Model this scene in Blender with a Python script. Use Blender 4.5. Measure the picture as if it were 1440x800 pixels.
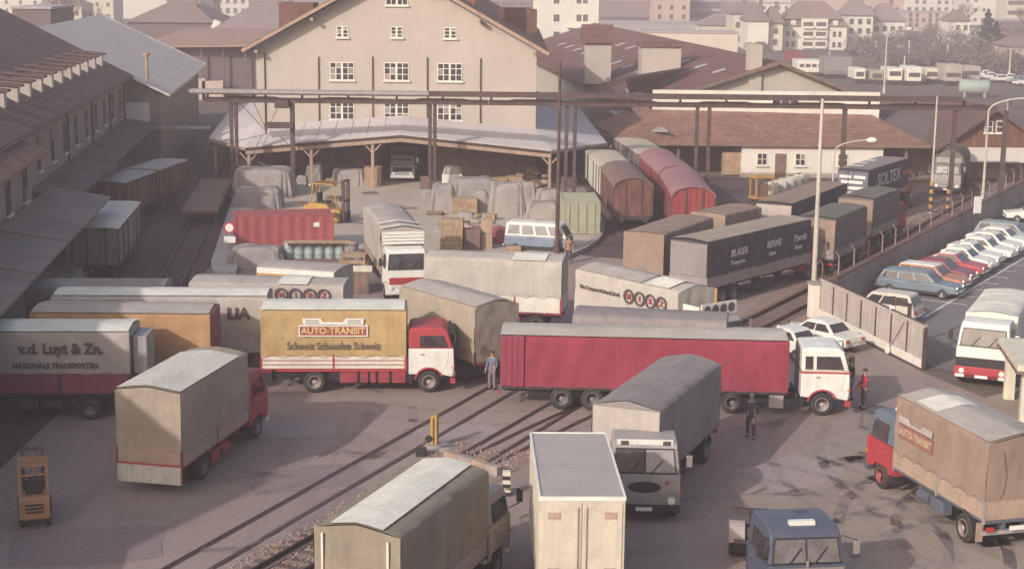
import bpy, bmesh, math, random
from mathutils import Vector, Matrix
R = math.radians
random.seed(7)
for o in list(bpy.data.objects):
    bpy.data.objects.remove(o)
SC = bpy.context.scene
COL = SC.collection

# ---------------------------------------------------------------- camera
FPX, CAMH, HORIZ, ROLL = 2250.0, 18.25, -38.0, 0.011      # focal length in photo pixels, eye height, horizon row
PITCH = math.atan2(400 - HORIZ, FPX)
_F = Vector((0, math.cos(PITCH), -math.sin(PITCH)))
_U0 = Vector((0, math.sin(PITCH), math.cos(PITCH)))
_R0 = Vector((1, 0, 0))
_R = _R0 * math.cos(ROLL) + _U0 * math.sin(ROLL)
_U = _U0 * math.cos(ROLL) - _R0 * math.sin(ROLL)
cam = bpy.data.cameras.new('camera')
cam_ob = bpy.data.objects.new('camera', cam)
COL.objects.link(cam_ob)
cam.sensor_width = 36.0
cam.lens = 36.0 * FPX / 1440
cam.clip_start = 0.5
cam.clip_end = 6000
cam_ob.matrix_world = Matrix(((_R.x, _U.x, -_F.x, 0), (_R.y, _U.y, -_F.y, 0), (_R.z, _U.z, -_F.z, CAMH), (0, 0, 0, 1)))
SC.camera = cam_ob

# ---------------------------------------------------------------- light
SUN_AZ, SUN_EL = R(219), R(25)          # compass angle from +Y towards +X, of the sun itself
w = bpy.data.worlds.new('World')
SC.world = w
w.use_nodes = True
nt = w.node_tree
bg = nt.nodes['Background']
sky = nt.nodes.new('ShaderNodeTexSky')
sky.sky_type = 'NISHITA'
sky.sun_disc = False
sky.sun_elevation = SUN_EL
sky.sun_rotation = SUN_AZ
sky.air_density = 1.2
sky.dust_density = 4.0
nt.links.new(sky.outputs[0], bg.inputs[0])
bg.inputs[1].default_value = 0.15
sl = bpy.data.lights.new('sun', 'SUN')
sl.energy = 3.15
sl.angle = R(0.6)
sl.color = (1.0, 0.932, 0.90)
sun = bpy.data.objects.new('sun', sl)
COL.objects.link(sun)
_ts = Vector((math.sin(SUN_AZ) * math.cos(SUN_EL), math.cos(SUN_AZ) * math.cos(SUN_EL), math.sin(SUN_EL)))
sun.rotation_euler = _ts.to_track_quat('Z', 'Y').to_euler()
sun.location = _ts * 200
SC.view_settings.view_transform = 'Standard'
SC.view_settings.look = 'None'
SC.view_settings.exposure = 0.24
SC.view_settings.gamma = 1.0
SC.cycles.max_bounces = 4
SC.cycles.diffuse_bounces = 2
SC.cycles.glossy_bounces = 2
SC.cycles.transmission_bounces = 2
SC.cycles.volume_bounces = 0
SC.cycles.transparent_max_bounces = 4
SC.cycles.caustics_reflective = False
SC.cycles.caustics_refractive = False

HAZE_DENSITY = 0.00112
HAZE_COLOR = (0.95, 0.82, 0.84)


def at(px, py, z=0.0):
    """point of the place at height z that the photograph shows at pixel (px, py)"""
    d = _F + _R * ((px - 720) / FPX) - _U * ((py - 400) / FPX)
    t = (z - CAMH) / d.z
    return Vector((d.x * t, d.y * t, z))


def hgt(px, py, Y):
    d = _F + _R * ((px - 720) / FPX) - _U * ((py - 400) / FPX)
    return CAMH + d.z * (Y / d.y)


def xat(px, py, Y):
    d = _F + _R * ((px - 720) / FPX) - _U * ((py - 400) / FPX)
    return d.x * (Y / d.y)


# ---------------------------------------------------------------- materials
MATS = {}


def mat(name, col, rough=0.75, var=0.16, scale=1.5, bump=0.0, bscale=30.0, streak=0.0, metal=0.0, stain=None, stain_amt=0.0, stain_scale=0.6, spec=0.35, course=0.0):
    """procedural surface: base colour, cloudy tone variation, optional drips and stains, fine relief"""
    if name in MATS:
        return MATS[name]
    m = bpy.data.materials.new(name)
    m.use_nodes = True
    t = m.node_tree
    n, l = t.nodes, t.links
    bs = n['Principled BSDF']
    bs.inputs['Roughness'].default_value = rough
    bs.inputs['Metallic'].default_value = metal
    bs.inputs['Specular IOR Level'].default_value = spec
    tc = n.new('ShaderNodeTexCoord')
    oi = n.new('ShaderNodeObjectInfo')
    add = n.new('ShaderNodeVectorMath')
    add.operation = 'ADD'
    sc = n.new('ShaderNodeVectorMath')
    sc.operation = 'SCALE'
    sc.inputs['Scale'].default_value = 60.0
    cb = n.new('ShaderNodeCombineXYZ')
    for k in range(3):
        l.new(oi.outputs['Random'], cb.inputs[k])
    l.new(cb.outputs[0], sc.inputs[0])
    l.new(tc.outputs['Object'], add.inputs[0])
    l.new(sc.outputs[0], add.inputs[1])
    P = add.outputs[0]

    def noise(s, detail=4, vec=P, rough_=0.6):
        q = n.new('ShaderNodeTexNoise')
        q.inputs['Scale'].default_value = s
        q.inputs['Detail'].default_value = detail
        q.inputs['Roughness'].default_value = rough_
        l.new(vec, q.inputs['Vector'])
        return q.outputs['Fac']

    def mr(src, a, b, c, d):
        q = n.new('ShaderNodeMapRange')
        for i, v in enumerate((a, b, c, d)):
            q.inputs[i + 1].default_value = v
        l.new(src, q.inputs[0])
        return q.outputs[0]

    def mul(a, b):
        q = n.new('ShaderNodeMath')
        q.operation = 'MULTIPLY'
        l.new(a, q.inputs[0])
        l.new(b, q.inputs[1])
        return q.outputs[0]
    f = mr(noise(scale), 0.28, 0.72, 1 - var, 1 + var)
    f = mul(f, mr(noise(scale * 9, 3), 0.3, 0.7, 1 - var * 0.55, 1 + var * 0.55))
    if streak:
        mp = n.new('ShaderNodeMapping')
        mp.inputs['Scale'].default_value = (3.2, 3.2, 0.22)
        l.new(P, mp.inputs['Vector'])
        f = mul(f, mr(noise(1.6, 5, mp.outputs[0]), 0.35, 0.7, 1 - streak, 1 + streak * 0.4))
    if course:
        wv = n.new('ShaderNodeTexWave')
        wv.bands_direction = 'Z'
        wv.wave_profile = 'SAW'
        wv.inputs['Scale'].default_value = course
        wv.inputs['Distortion'].default_value = 0.6
        wv.inputs['Detail'].default_value = 2
        wv.inputs['Detail Scale'].default_value = 3
        l.new(tc.outputs['Object'], wv.inputs['Vector'])
        f = mul(f, mr(wv.outputs['Fac'], 0, 1, .78, 1.14))
        mp2 = n.new('ShaderNodeMapping')
        mp2.inputs['Scale'].default_value = (1.6, 1.6, 3.4)
        l.new(P, mp2.inputs['Vector'])
        f = mul(f, mr(noise(1.0, 2, mp2.outputs[0], .4), .38, .62, .84, 1.16))
    mx = n.new('ShaderNodeMix')
    mx.data_type = 'RGBA'
    mx.blend_type = 'MULTIPLY'
    mx.inputs[0].default_value = 1.0
    mx.inputs[6].default_value = (*col, 1)
    l.new(f, mx.inputs[7])
    out = mx.outputs[2]
    if stain:
        m2 = n.new('ShaderNodeMix')
        m2.data_type = 'RGBA'
        m2.inputs[7].default_value = (*stain, 1)
        l.new(mr(noise(stain_scale, 6, P, 0.65), 0.5, 0.72, 0.0, stain_amt), m2.inputs[0])
        l.new(out, m2.inputs[6])
        out = m2.outputs[2]
    l.new(out, bs.inputs['Base Color'])
    if bump:
        b = n.new('ShaderNodeBump')
        b.inputs['Strength'].default_value = bump
        b.inputs['Distance'].default_value = 0.03
        l.new(noise(bscale, 4), b.inputs['Height'])
        l.new(b.outputs[0], bs.inputs['Normal'])
    MATS[name] = m
    return m


def canvas(name, col, stain=None, amt=0.5):
    return mat(name, col, 0.85, 0.14, 0.8, 0.75, 2.6, 0.10, 0, stain or tuple(c * 0.72 for c in col), min(1, amt + .15), 0.9, 0.2)


def paint(name, col, rough=0.45, stain=(0.16, 0.11, 0.09), amt=0.35):
    return mat(name, col, rough, 0.10, 1.3, 0.15, 6, 0.08, 0, stain, amt, 1.6, 0.4)


M_tyre = mat('tyre rubber', (0.035, 0.032, 0.032), 0.9, 0.25, 5, 0.3, 40, 0, 0, (0.12, 0.1, 0.09), 0.5, 4)
M_rim_red = paint('red wheel rim', (0.42, 0.12, 0.1), 0.6)
M_rim_pale = paint('dusty pale rim', (0.4, 0.33, 0.3), 0.6)
M_rim_grey = paint('grey rim', (0.2, 0.19, 0.19), 0.6)
M_chassis = mat('chassis black', (0.045, 0.038, 0.038), 0.8, 0.3, 3, 0.2, 10)
M_chassis_red = mat('red chassis paint', (0.30, 0.045, 0.06), 0.7, 0.3, 3, 0.2, 10, 0, 0, (0.06, 0.04, 0.04), 0.6, 2)
M_glass = mat('dark glass', (0.055, 0.047, 0.05), 0.06, 0.55, 1.6, 0, 10, 0, 0, None, 0, 1, 0.6)
M_glass_pale = mat('pale screen glass', (0.30, 0.28, 0.27), 0.12, 0.2, 2.5, 0, 10, 0, 0, None, 0, 1, 0.6)
M_glass_mid = mat('grey screen glass', (0.13, 0.115, 0.115), 0.08, 0.4, 2.0, 0, 10, 0, 0, None, 0, 1, 0.6)
M_lamp = mat('headlamp glass', (0.8, 0.77, 0.68), 0.2, 0.05, 8)
M_chrome = mat('dull chrome', (0.55, 0.52, 0.5), 0.3, 0.1, 3, 0, 1, 0, 0.8)
M_black = mat('black trim', (0.03, 0.027, 0.028), 0.6, 0.2, 4)
M_orange = mat('indicator orange', (0.6, 0.2, 0.04), 0.4, 0.05, 4)
M_redlens = mat('red lens', (0.42, 0.03, 0.03), 0.3, 0.05, 4)
M_white = paint('white paint', (0.74, 0.71, 0.64), 0.45, (0.42, 0.36, 0.3), 0.25)
M_cream = paint('cream paint', (0.66, 0.60, 0.48), 0.5, (0.35, 0.28, 0.2), 0.3)
M_red = paint('red paint', (0.40, 0.045, 0.055), 0.5, (0.2, 0.05, 0.05), 0.3)
M_plate = mat('number plate white', (0.75, 0.72, 0.66), 0.5, 0.05, 6)
M_ink = mat('dark lettering', (0.10, 0.065, 0.07), 0.8, 0.1, 4)
M_inkred = mat('red lettering', (0.33, 0.07, 0.07), 0.8, 0.1, 4)
M_inkgrey = mat('grey lettering', (0.22, 0.2, 0.2), 0.8, 0.1, 4)
M_inkpale = mat('pale lettering', (0.5, 0.47, 0.46), 0.8, 0.2, 4)
M_inkwhite = mat('white lettering', (0.74, 0.71, 0.62), 0.8, 0.1, 4)
M_rope = mat('rope', (0.2, 0.165, 0.15), 0.9, 0.2, 10)
M_wood = mat('pale crate wood', (0.42, 0.29, 0.18), 0.85, 0.25, 1.2, 0.4, 25, 0.2, 0, (0.2, 0.13, 0.09), 0.5, 1.5)
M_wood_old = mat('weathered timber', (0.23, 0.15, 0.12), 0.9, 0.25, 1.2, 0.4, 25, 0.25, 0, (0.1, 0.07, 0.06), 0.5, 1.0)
M_steel = mat('rusty brown steel', (0.088, 0.056, 0.052), 0.75, 0.25, 2, 0.3, 20, 0.2, 0, (0.2, 0.1, 0.07), 0.5, 2)
M_steel_pale = mat('weathered zinc', (0.36, 0.33, 0.32), 0.6, 0.2, 1.0, 0.2, 20, 0.2)
M_conc = mat('worn concrete', (0.34, 0.29, 0.27), 0.9, 0.15, 0.8, 0.4, 12, 0.15, 0, (0.2, 0.16, 0.15), 0.6, 0.7)
M_yellow = paint('yellow paint', (0.50, 0.28, 0.07), 0.5, (0.25, 0.14, 0.07), 0.5)


# ---------------------------------------------------------------- object helpers
def tag(o, label=None, cat=None, group=None, kind=None):
    if label:
        o['label'] = label
    if cat:
        o['category'] = cat
    if group:
        o['group'] = group
    if kind:
        o['kind'] = kind
    return o


def thing(name, label, cat, loc=(0, 0, 0), rz=0.0, group=None):
    o = bpy.data.objects.new(name, None)
    o.empty_display_size = 0.3
    COL.objects.link(o)
    o.location = loc
    o.rotation_euler = (0, 0, rz)
    return tag(o, label, cat, group)


def link(name, me, parent=None, loc=None):
    o = bpy.data.objects.new(name, me)
    COL.objects.link(o)
    if parent is not None:
        o.parent = parent
    if loc is not None:
        o.location = loc
    return o


def copy_tree(o, parent=None):
    c = o.copy()
    COL.objects.link(c)
    c.parent = parent
    for ch in o.children:
        copy_tree(ch, c)
    return c


class MB:
    """collects faces and links them as ONE mesh object"""

    def __init__(s, xf=None):
        s.v = []
        s.f = []
        s.xf = xf

    def add(s, vs, fs):
        k = len(s.v)
        s.v += [tuple(p) for p in vs]
        s.f += [tuple(i + k for i in f) for f in fs]
        return s

    def box(s, x0, y0, z0, x1, y1, z1):
        return s.add([(x0, y0, z0), (x1, y0, z0), (x1, y1, z0), (x0, y1, z0), (x0, y0, z1), (x1, y0, z1), (x1, y1, z1), (x0, y1, z1)],
                     [(0, 3, 2, 1), (4, 5, 6, 7), (0, 1, 5, 4), (1, 2, 6, 5), (2, 3, 7, 6), (3, 0, 4, 7)])

    def hull8(s, b, t):
        """frustum between quads b (4 points, ccw) and t"""
        return s.add(list(b) + list(t), [(0, 3, 2, 1), (4, 5, 6, 7), (0, 1, 5, 4), (1, 2, 6, 5), (2, 3, 7, 6), (3, 0, 4, 7)])

    def beam(s, a, b, wd, ht=None):
        """square bar from a to b"""
        a, b = Vector(a), Vector(b)
        ht = ht or wd
        d = (b - a).normalized()
        up = Vector((0, 0, 1)) if abs(d.z) < 0.95 else Vector((1, 0, 0))
        r = d.cross(up).normalized() * (wd / 2)
        u = r.cross(d).normalized() * (ht / 2)
        return s.hull8([a - r - u, a + r - u, a + r + u, a - r + u], [b - r - u, b + r - u, b + r + u, b - r + u])

    def tube(s, a, b, r0, r1=None, n=10, caps=True):
        a, b = Vector(a), Vector(b)
        r1 = r0 if r1 is None else r1
        d = (b - a).normalized()
        up = Vector((0, 0, 1)) if abs(d.z) < 0.95 else Vector((1, 0, 0))
        x = d.cross(up).normalized()
        y = d.cross(x)
        vs = []
        for p, r in ((a, r0), (b, r1)):
            for i in range(n):
                q = 2 * math.pi * i / n
                vs.append(p + x * (r * math.cos(q)) + y * (r * math.sin(q)))
        fs = [(i, (i + 1) % n, n + (i + 1) % n, n + i) for i in range(n)]
        if caps:
            fs += [tuple(range(n))[::-1], tuple(range(n, 2 * n))]
        return s.add(vs, fs)

    def path(s, pts, r, n=8):
        for a, b in zip(pts, pts[1:]):
            s.tube(a, b, r, r, n)
        return s

    def lathe(s, prof, n=20, axis='y', cen=(0, 0, 0)):
        """prof: (radius, along) pairs"""
        vs = []
        for r, h in prof:
            for i in range(n):
                q = 2 * math.pi * i / n
                c, d = r * math.cos(q), r * math.sin(q)
                p = (c, h, d) if axis == 'y' else ((c, d, h) if axis == 'z' else (h, c, d))
                vs.append((p[0] + cen[0], p[1] + cen[1], p[2] + cen[2]))
        fs = []
        for k in range(len(prof) - 1):
            for i in range(n):
                j = (i + 1) % n
                fs.append((k * n + i, k * n + j, (k + 1) * n + j, (k + 1) * n + i))
        if prof[0][0] > 1e-4:
            fs.append(tuple(range(n))[::-1])
        if prof[-1][0] > 1e-4:
            fs.append(tuple(range((len(prof) - 1) * n, len(prof) * n)))
        return s.add(vs, fs)

    def prism(s, prof, y0, y1, axis='y', inset=None):
        """polygon (a,b) swept; axis y: (x,z) profile; axis x: (y,z); axis z: (x,y). inset(b) narrows the far/near half width"""
        n = len(prof)

        def P(a, b, t):
            return (a, t, b) if axis == 'y' else ((t, a, b) if axis == 'x' else (a, b, t))
        vs = [P(a, b, y0 + (inset(b) if inset else 0)) for a, b in prof] + [P(a, b, y1 - (inset(b) if inset else 0)) for a, b in prof]
        fs = [tuple(range(n))[::-1], tuple(range(n, 2 * n))] + [(i, (i + 1) % n, n + (i + 1) % n, n + i) for i in range(n)]
        return s.add(vs, fs)

    def grid(s, fn, nu, nv):
        vs = [fn(i / nu, j / nv) for j in range(nv + 1) for i in range(nu + 1)]
        fs = [(j * (nu + 1) + i, j * (nu + 1) + i + 1, (j + 1) * (nu + 1) + i + 1, (j + 1) * (nu + 1) + i) for j in range(nv) for i in range(nu)]
        return s.add(vs, fs)

    def mesh(s, name, m, smooth=False):
        me = bpy.data.meshes.new(name)
        vs = [s.xf @ Vector(p) for p in s.v] if s.xf else s.v
        me.from_pydata([tuple(p) for p in vs], [], s.f)
        bm = bmesh.new()
        bm.from_mesh(me)
        bmesh.ops.remove_doubles(bm, verts=bm.verts, dist=1e-5)
        bmesh.ops.recalc_face_normals(bm, faces=bm.faces)
        if smooth:
            for f in bm.faces:
                f.smooth = True
        bm.to_mesh(me)
        bm.free()
        if m:
            me.materials.append(m)
        return me

    def build(s, name, m, parent=None, bevel=0.0, seg=2, smooth=False, label=None, loc=None):
        o = link(name, s.mesh(name, m, smooth), parent, loc)
        if bevel:
            b = o.modifiers.new('bevel', 'BEVEL')
            b.width = bevel
            b.segments = seg
            b.limit_method = 'ANGLE'
            b.angle_limit = R(35)
        if label:
            o['label'] = label
        return o


def text(s, size, m, parent, loc, rot, bold=0.0, name='lettering', align='CENTER', shear=0.0, sx=1.0, xf=None):
    cu = bpy.data.curves.new('txt', 'FONT')
    cu.body = s
    cu.size = size
    cu.align_x = align
    cu.align_y = 'CENTER'
    cu.extrude = 0.006
    cu.offset = bold
    cu.shear = shear
    cu.resolution_u = 3
    tmp = bpy.data.objects.new('txt', cu)
    COL.objects.link(tmp)
    dg = bpy.context.evaluated_depsgraph_get()
    me = bpy.data.meshes.new_from_object(tmp.evaluated_get(dg))
    bpy.data.objects.remove(tmp)
    bpy.data.curves.remove(cu)
    M = Matrix.Translation(Vector(loc)) @ Matrix.Rotation(rot[2], 4, 'Z') @ Matrix.Rotation(rot[1], 4, 'Y') @ Matrix.Rotation(rot[0], 4, 'X') @ Matrix.Diagonal((sx, 1, 1, 1))
    if xf:
        M = xf @ M
    me.transform(M)
    me.materials.clear()
    me.materials.append(m)
    return link(name, me, parent)


ROT_RIGHT = (R(90), 0, 0)            # text on the right-hand side of a vehicle (facing -y)
ROT_LEFT = (R(90), 0, R(180))        # on the left-hand side (facing +y)
ROT_FRONT = (R(90), 0, R(90))        # on the front (facing +x)
ROT_REAR = (R(90), 0, R(-90))


# ---------------------------------------------------------------- setting: ground
def ground_mat(name, col, col2, col3, s1=0.05, s2=0.35, rough=0.9, track=0.0):
    m = bpy.data.materials.new(name)
    m.use_nodes = True
    t = m.node_tree
    n, l = t.nodes, t.links
    bs = n['Principled BSDF']
    bs.inputs['Roughness'].default_value = rough
    bs.inputs['Specular IOR Level'].default_value = 0.25
    tc = n.new('ShaderNodeTexCoord')

    def noise(s, d=5, r=0.6, dist=0.0, vec=tc.outputs['Object']):
        q = n.new('ShaderNodeTexNoise')
        q.inputs['Scale'].default_value = s
        q.inputs['Detail'].default_value = d
        q.inputs['Roughness'].default_value = r
        q.inputs['Distortion'].default_value = dist
        l.new(vec, q.inputs['Vector'])
        return q.outputs['Fac']

    def ramp(src, a, b, lo=0.0, hi=1.0):
        q = n.new('ShaderNodeMapRange')
        for i, v in enumerate((a, b, lo, hi)):
            q.inputs[i + 1].default_value = v
        l.new(src, q.inputs[0])
        return q.outputs[0]

    def mix(f, a, b, mode='MIX'):
        q = n.new('ShaderNodeMix')
        q.data_type = 'RGBA'
        q.blend_type = mode
        if isinstance(f, float):
            q.inputs[0].default_value = f
        else:
            l.new(f, q.inputs[0])
        for k, v in ((6, a), (7, b)):
            if isinstance(v, tuple):
                q.inputs[k].default_value = (*v, 1)
            else:
                l.new(v, q.inputs[k])
        return q.outputs[2]
    c = mix(ramp(noise(s1, 6, 0.62), 0.36, 0.64), col, col2)
    c = mix(ramp(noise(s2, 6, 0.7, 0.8), 0.56, 0.72, 0, 0.8), c, col3)
    if track:
        mp = n.new('ShaderNodeMapping')
        mp.inputs['Rotation'].default_value = (0, 0, R(28))
        mp.inputs['Scale'].default_value = (1.3, 0.09, 1)
        l.new(tc.outputs['Object'], mp.inputs['Vector'])
        c = mix(ramp(noise(0.9, 5, 0.65, 0.6, mp.outputs[0]), 0.52, 0.68, 0, track), c, col3)
    c = mix(1.0, c, ramp(noise(6.0, 5, 0.7), 0.25, 0.75, 0.82, 1.18), 'MULTIPLY')
    c = mix(1.0, c, ramp(noise(45.0, 2, 0.6), 0.25, 0.75, 0.88, 1.12), 'MULTIPLY')
    l.new(c, bs.inputs['Base Color'])
    b = n.new('ShaderNodeBump')
    b.inputs['Strength'].default_value = 0.35
    b.inputs['Distance'].default_value = 0.04
    l.new(noise(9.0, 6, 0.7), b.inputs['Height'])
    l.new(b.outputs[0], bs.inputs['Normal'])
    return m


def mark_mat(name, col, scale=0.8, lo=.42, hi=.62, amt=.8, stretch=(1, 1, 1), rot=0.0):
    """worn, broken-edged mark lying on the ground (oil, mud, tyre dust)"""
    m = bpy.data.materials.new(name)
    m.use_nodes = True
    t = m.node_tree
    n, l = t.nodes, t.links
    bs = n['Principled BSDF']
    bs.inputs['Base Color'].default_value = (*col, 1)
    bs.inputs['Roughness'].default_value = .8
    tc = n.new('ShaderNodeTexCoord')
    mp = n.new('ShaderNodeMapping')
    mp.inputs['Scale'].default_value = stretch
    mp.inputs['Rotation'].default_value = (0, 0, rot)
    l.new(tc.outputs['Object'], mp.inputs['Vector'])
    q = n.new('ShaderNodeTexNoise')
    q.inputs['Scale'].default_value = scale
    q.inputs['Detail'].default_value = 6
    q.inputs['Roughness'].default_value = .7
    l.new(mp.outputs[0], q.inputs['Vector'])
    r = n.new('ShaderNodeMapRange')
    for i, v in enumerate((lo, hi, 0, amt)):
        r.inputs[i + 1].default_value = v
    l.new(q.outputs['Fac'], r.inputs[0])
    # soft rim from the generated box of the mark
    g = n.new('ShaderNodeTexGradient')
    g.gradient_type = 'SPHERICAL'
    m2 = n.new('ShaderNodeMapping')
    m2.inputs['Location'].default_value = (-1, -1, 0)
    m2.inputs['Scale'].default_value = (2, 2, 0)
    l.new(tc.outputs['Generated'], m2.inputs['Vector'])
    l.new(m2.outputs[0], g.inputs['Vector'])
    r2 = n.new('ShaderNodeMapRange')
    r2.inputs[2].default_value = .45
    l.new(g.outputs['Fac'], r2.inputs[0])
    mu = n.new('ShaderNodeMath')
    mu.operation = 'MULTIPLY'
    l.new(r.outputs[0], mu.inputs[0])
    l.new(r2.outputs[0], mu.inputs[1])
    l.new(mu.outputs[0], bs.inputs['Alpha'])
    return m


G_far = ground_mat('far ground', (0.13, 0.10, 0.08), (0.17, 0.14, 0.11), (0.08, 0.075, 0.05), 0.012, 0.06)
G_yard = ground_mat('yard asphalt', (0.279, 0.212, 0.189), (0.330, 0.253, 0.224), (0.216, 0.161, 0.146), 0.06, 0.22, 0.85, 0.4)
G_apron = ground_mat('dusty apron', (0.422, 0.348, 0.283), (0.487, 0.415, 0.335), (0.330, 0.261, 0.212), 0.09, 0.3)
G_rail = ground_mat('railway cinder', (0.085, 0.06, 0.055), (0.12, 0.085, 0.075), (0.055, 0.04, 0.04), 0.1, 0.5)
G_park = ground_mat('car park asphalt', (0.177, 0.160, 0.156), (0.214, 0.192, 0.186), (0.140, 0.124, 0.119), 0.06, 0.3)
G_ball = ground_mat('ballast', (0.27, 0.17, 0.14), (0.32, 0.23, 0.19), (0.13, 0.08, 0.07), 0.4, 1.8)
G_soil = ground_mat('dirt verge', (0.22, 0.155, 0.13), (0.26, 0.19, 0.155), (0.15, 0.10, 0.085), 0.15, 0.6)
G_mud = ground_mat('dusty driven ground', (0.299, 0.239, 0.204), (0.367, 0.298, 0.248), (0.199, 0.151, 0.131), 0.12, 0.35, 0.9, 0.30)
M_line = mat('road paint', (0.62, 0.6, 0.57), 0.8, 0.25, 1.5, 0, 1, 0, 0, (0.25, 0.23, 0.22), 0.6, 1.2)


def sheet(name, pts, z, m, kind='structure'):
    mb = MB()
    mb.add([(p[0], p[1], z) for p in pts], [tuple(range(len(pts)))])
    o = mb.build(name, m)
    return tag(o, kind=kind)


_g = MB()
_g.box(-1420, -300, -0.5, 1420, 2300, -0.02)
tag(_g.build('ground', G_far), kind='structure')
sheet('yard', [(-30, 5), (30, 5), (22, 66), (19.6, 72.6), (16.2, 86), (43, 134), (60, 150), (-30, 150), (-22, 100), (-30, 80)], 0.0, G_yard)
sheet('driven_ground', [(6.2, 40), (34, 34), (38, 60), (27, 74), (18, 66), (12.5, 62), (8, 56), (9, 50)], 0.004, G_mud)
# ---------------------------------------------------------------- buildings: helpers and materials
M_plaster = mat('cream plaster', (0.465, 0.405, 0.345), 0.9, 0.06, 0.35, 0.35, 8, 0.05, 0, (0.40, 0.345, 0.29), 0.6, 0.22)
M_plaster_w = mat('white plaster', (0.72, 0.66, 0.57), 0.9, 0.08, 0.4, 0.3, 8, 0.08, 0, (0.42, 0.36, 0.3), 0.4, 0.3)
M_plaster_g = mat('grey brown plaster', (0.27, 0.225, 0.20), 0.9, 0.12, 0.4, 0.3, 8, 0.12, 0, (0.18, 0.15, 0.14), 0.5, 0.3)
M_tile = mat('brown clay tile', (0.155, 0.073, 0.06), 0.85, 0.22, 0.5, 0.8, 5, 0.1, 0, (0.25, 0.15, 0.12), 0.5, 0.35, course=1.5)
M_tile_o = mat('orange brown clay tile', (0.26, 0.135, 0.10), 0.85, 0.24, 0.8, 0.8, 5, 0.1, 0, (0.16, 0.09, 0.075), 0.6, 0.4, course=1.5)
M_tile_d = mat('dark roof tile', (0.13, 0.075, 0.066), 0.85, 0.2, 0.5, 0.8, 5, 0.1, 0, (0.15, 0.1, 0.09), 0.4, 0.3, course=1.5)
M_zinc = mat('zinc sheet roof', (0.585, 0.52, 0.495), 0.75, 0.10, 0.3, 0.15, 3, 0.0, 0, (0.46, 0.42, 0.40), 0.5, 0.3)
M_fibre = mat('fibre cement roof', (0.60, 0.54, 0.48), 0.85, 0.1, 0.3, 0.3, 4, 0.1, 0, (0.48, 0.42, 0.38), 0.5, 0.3)
M_tar = mat('tarred felt roof', (0.12, 0.092, 0.09), 0.9, 0.2, 0.3, 0.4, 5, 0, 0, (0.19, 0.15, 0.145), 0.6, 0.25)
M_tarlite = mat('worn felt roof', (0.21, 0.17, 0.155), 0.9, 0.2, 0.3, 0.4, 5, 0, 0, (0.13, 0.1, 0.095), 0.5, 0.25)
M_frame = mat('window frame white', (0.72, 0.68, 0.6), 0.6, 0.05, 3)
M_curtain = mat('curtained pane', (0.3, 0.26, 0.22), 0.3, 0.3, 3)
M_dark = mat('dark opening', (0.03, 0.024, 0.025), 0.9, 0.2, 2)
M_woodwall = mat('red brown boarding', (0.19, 0.085, 0.06), 0.85, 0.2, 1.0, 0.4, 20, 0.35)
M_beam = mat('pale timber beam', (0.40, 0.28, 0.21), 0.8, 0.2, 1.0, 0.3, 20, 0.2, 0, (0.28, 0.18, 0.14), 0.4, 1)
M_skylight = mat('dusty skylight', (0.42, 0.40, 0.40), 0.25, 0.15, 1.5)


def wxf(p, phi):
    return Matrix.Translation(Vector(p)) @ Matrix.Rotation(phi, 4, 'Z')


def window(parent, p, phi, wd, ht, nx, nz, fm=None, pm=None, sill=True, mull=None, toprow=None):
    """p: centre of the bottom edge on the wall; phi 0 faces -y. window > pane, sill"""
    xf = wxf(p, phi)
    t, d = 0.07, 0.06
    f = MB(xf)
    h = wd / 2
    f.box(-h, -d, 0, -h + t, 0.02, ht)
    f.box(h - t, -d, 0, h, 0.02, ht)
    f.box(-h + t, -d, 0, h - t, 0.02, t)
    f.box(-h + t, -d, ht - t, h - t, 0.02, ht)
    for i in range(1, nx):
        x = -h + wd * i / nx
        q = (0.09 if (mull and i == nx // 2) else 0.035)
        f.box(x - q, -d + 0.008, t, x + q, 0.02, ht - t)
    for j in range(1, nz):
        z = ht * j / nz if toprow is None else (ht * toprow * j / (nz - 1))
        f.box(-h + t, -d + 0.014, z - 0.03, h - t, 0.02, z + 0.03)
    o = f.build('window', fm or M_frame, parent)
    for i in range(nx):
        for j in range(nz):
            if nx * nz > 12 or wd < .9:
                if i or j:
                    continue
                xa, xb, za, zb = -h + .02, h - .02, .02, ht - .02
            else:
                xa, xb = -h + wd * i / nx + .01, -h + wd * (i + 1) / nx - .01
                cut = [ht * k / nz if toprow is None else (ht * toprow * k / (nz - 1) if k < nz else ht) for k in range(nz + 1)]
                za, zb = cut[j] + .01, cut[j + 1] - .01
            g = MB(xf)
            dd = random.uniform(-.012, .012)
            g.hull8([(xa, -0.02 + dd, za), (xb, -0.02 - dd, za), (xb, 0.015, za), (xa, 0.015, za)], [(xa, -0.02 + dd, zb), (xb, -0.02 - dd, zb), (xb, 0.015, zb), (xa, 0.015, zb)])
            g.build('pane', pm or (M_curtain if random.random() < .16 else M_glass), o)
    if sill:
        s = MB(xf)
        s.box(-h - 0.12, -0.2, -0.12, h + 0.12, 0.02, -0.004)
        s.build('sill', M_plaster_w, o)
    return o


def roof_slab(mb, pts, th):
    """quad or triangle roof plane with thickness th below it"""
    n = len(pts)
    lo = [(p[0], p[1], p[2] - th) for p in pts]
    mb.add(list(pts) + lo, [tuple(range(n)), tuple(range(n, 2 * n))[::-1]] + [(i, n + i, n + (i + 1) % n, (i + 1) % n) for i in range(n)])
    return mb


def gable_walls(mb, x0, x1, y0, y1, e0, e1, xr, zr):
    """prism along y: eaves e0 at x0 and e1 at x1, ridge (xr, zr)"""
    mb.prism([(x0, -0.3), (x1, -0.3), (x1, e1), (xr, zr), (x0, e0)], y0, y1)
    return mb


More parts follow.
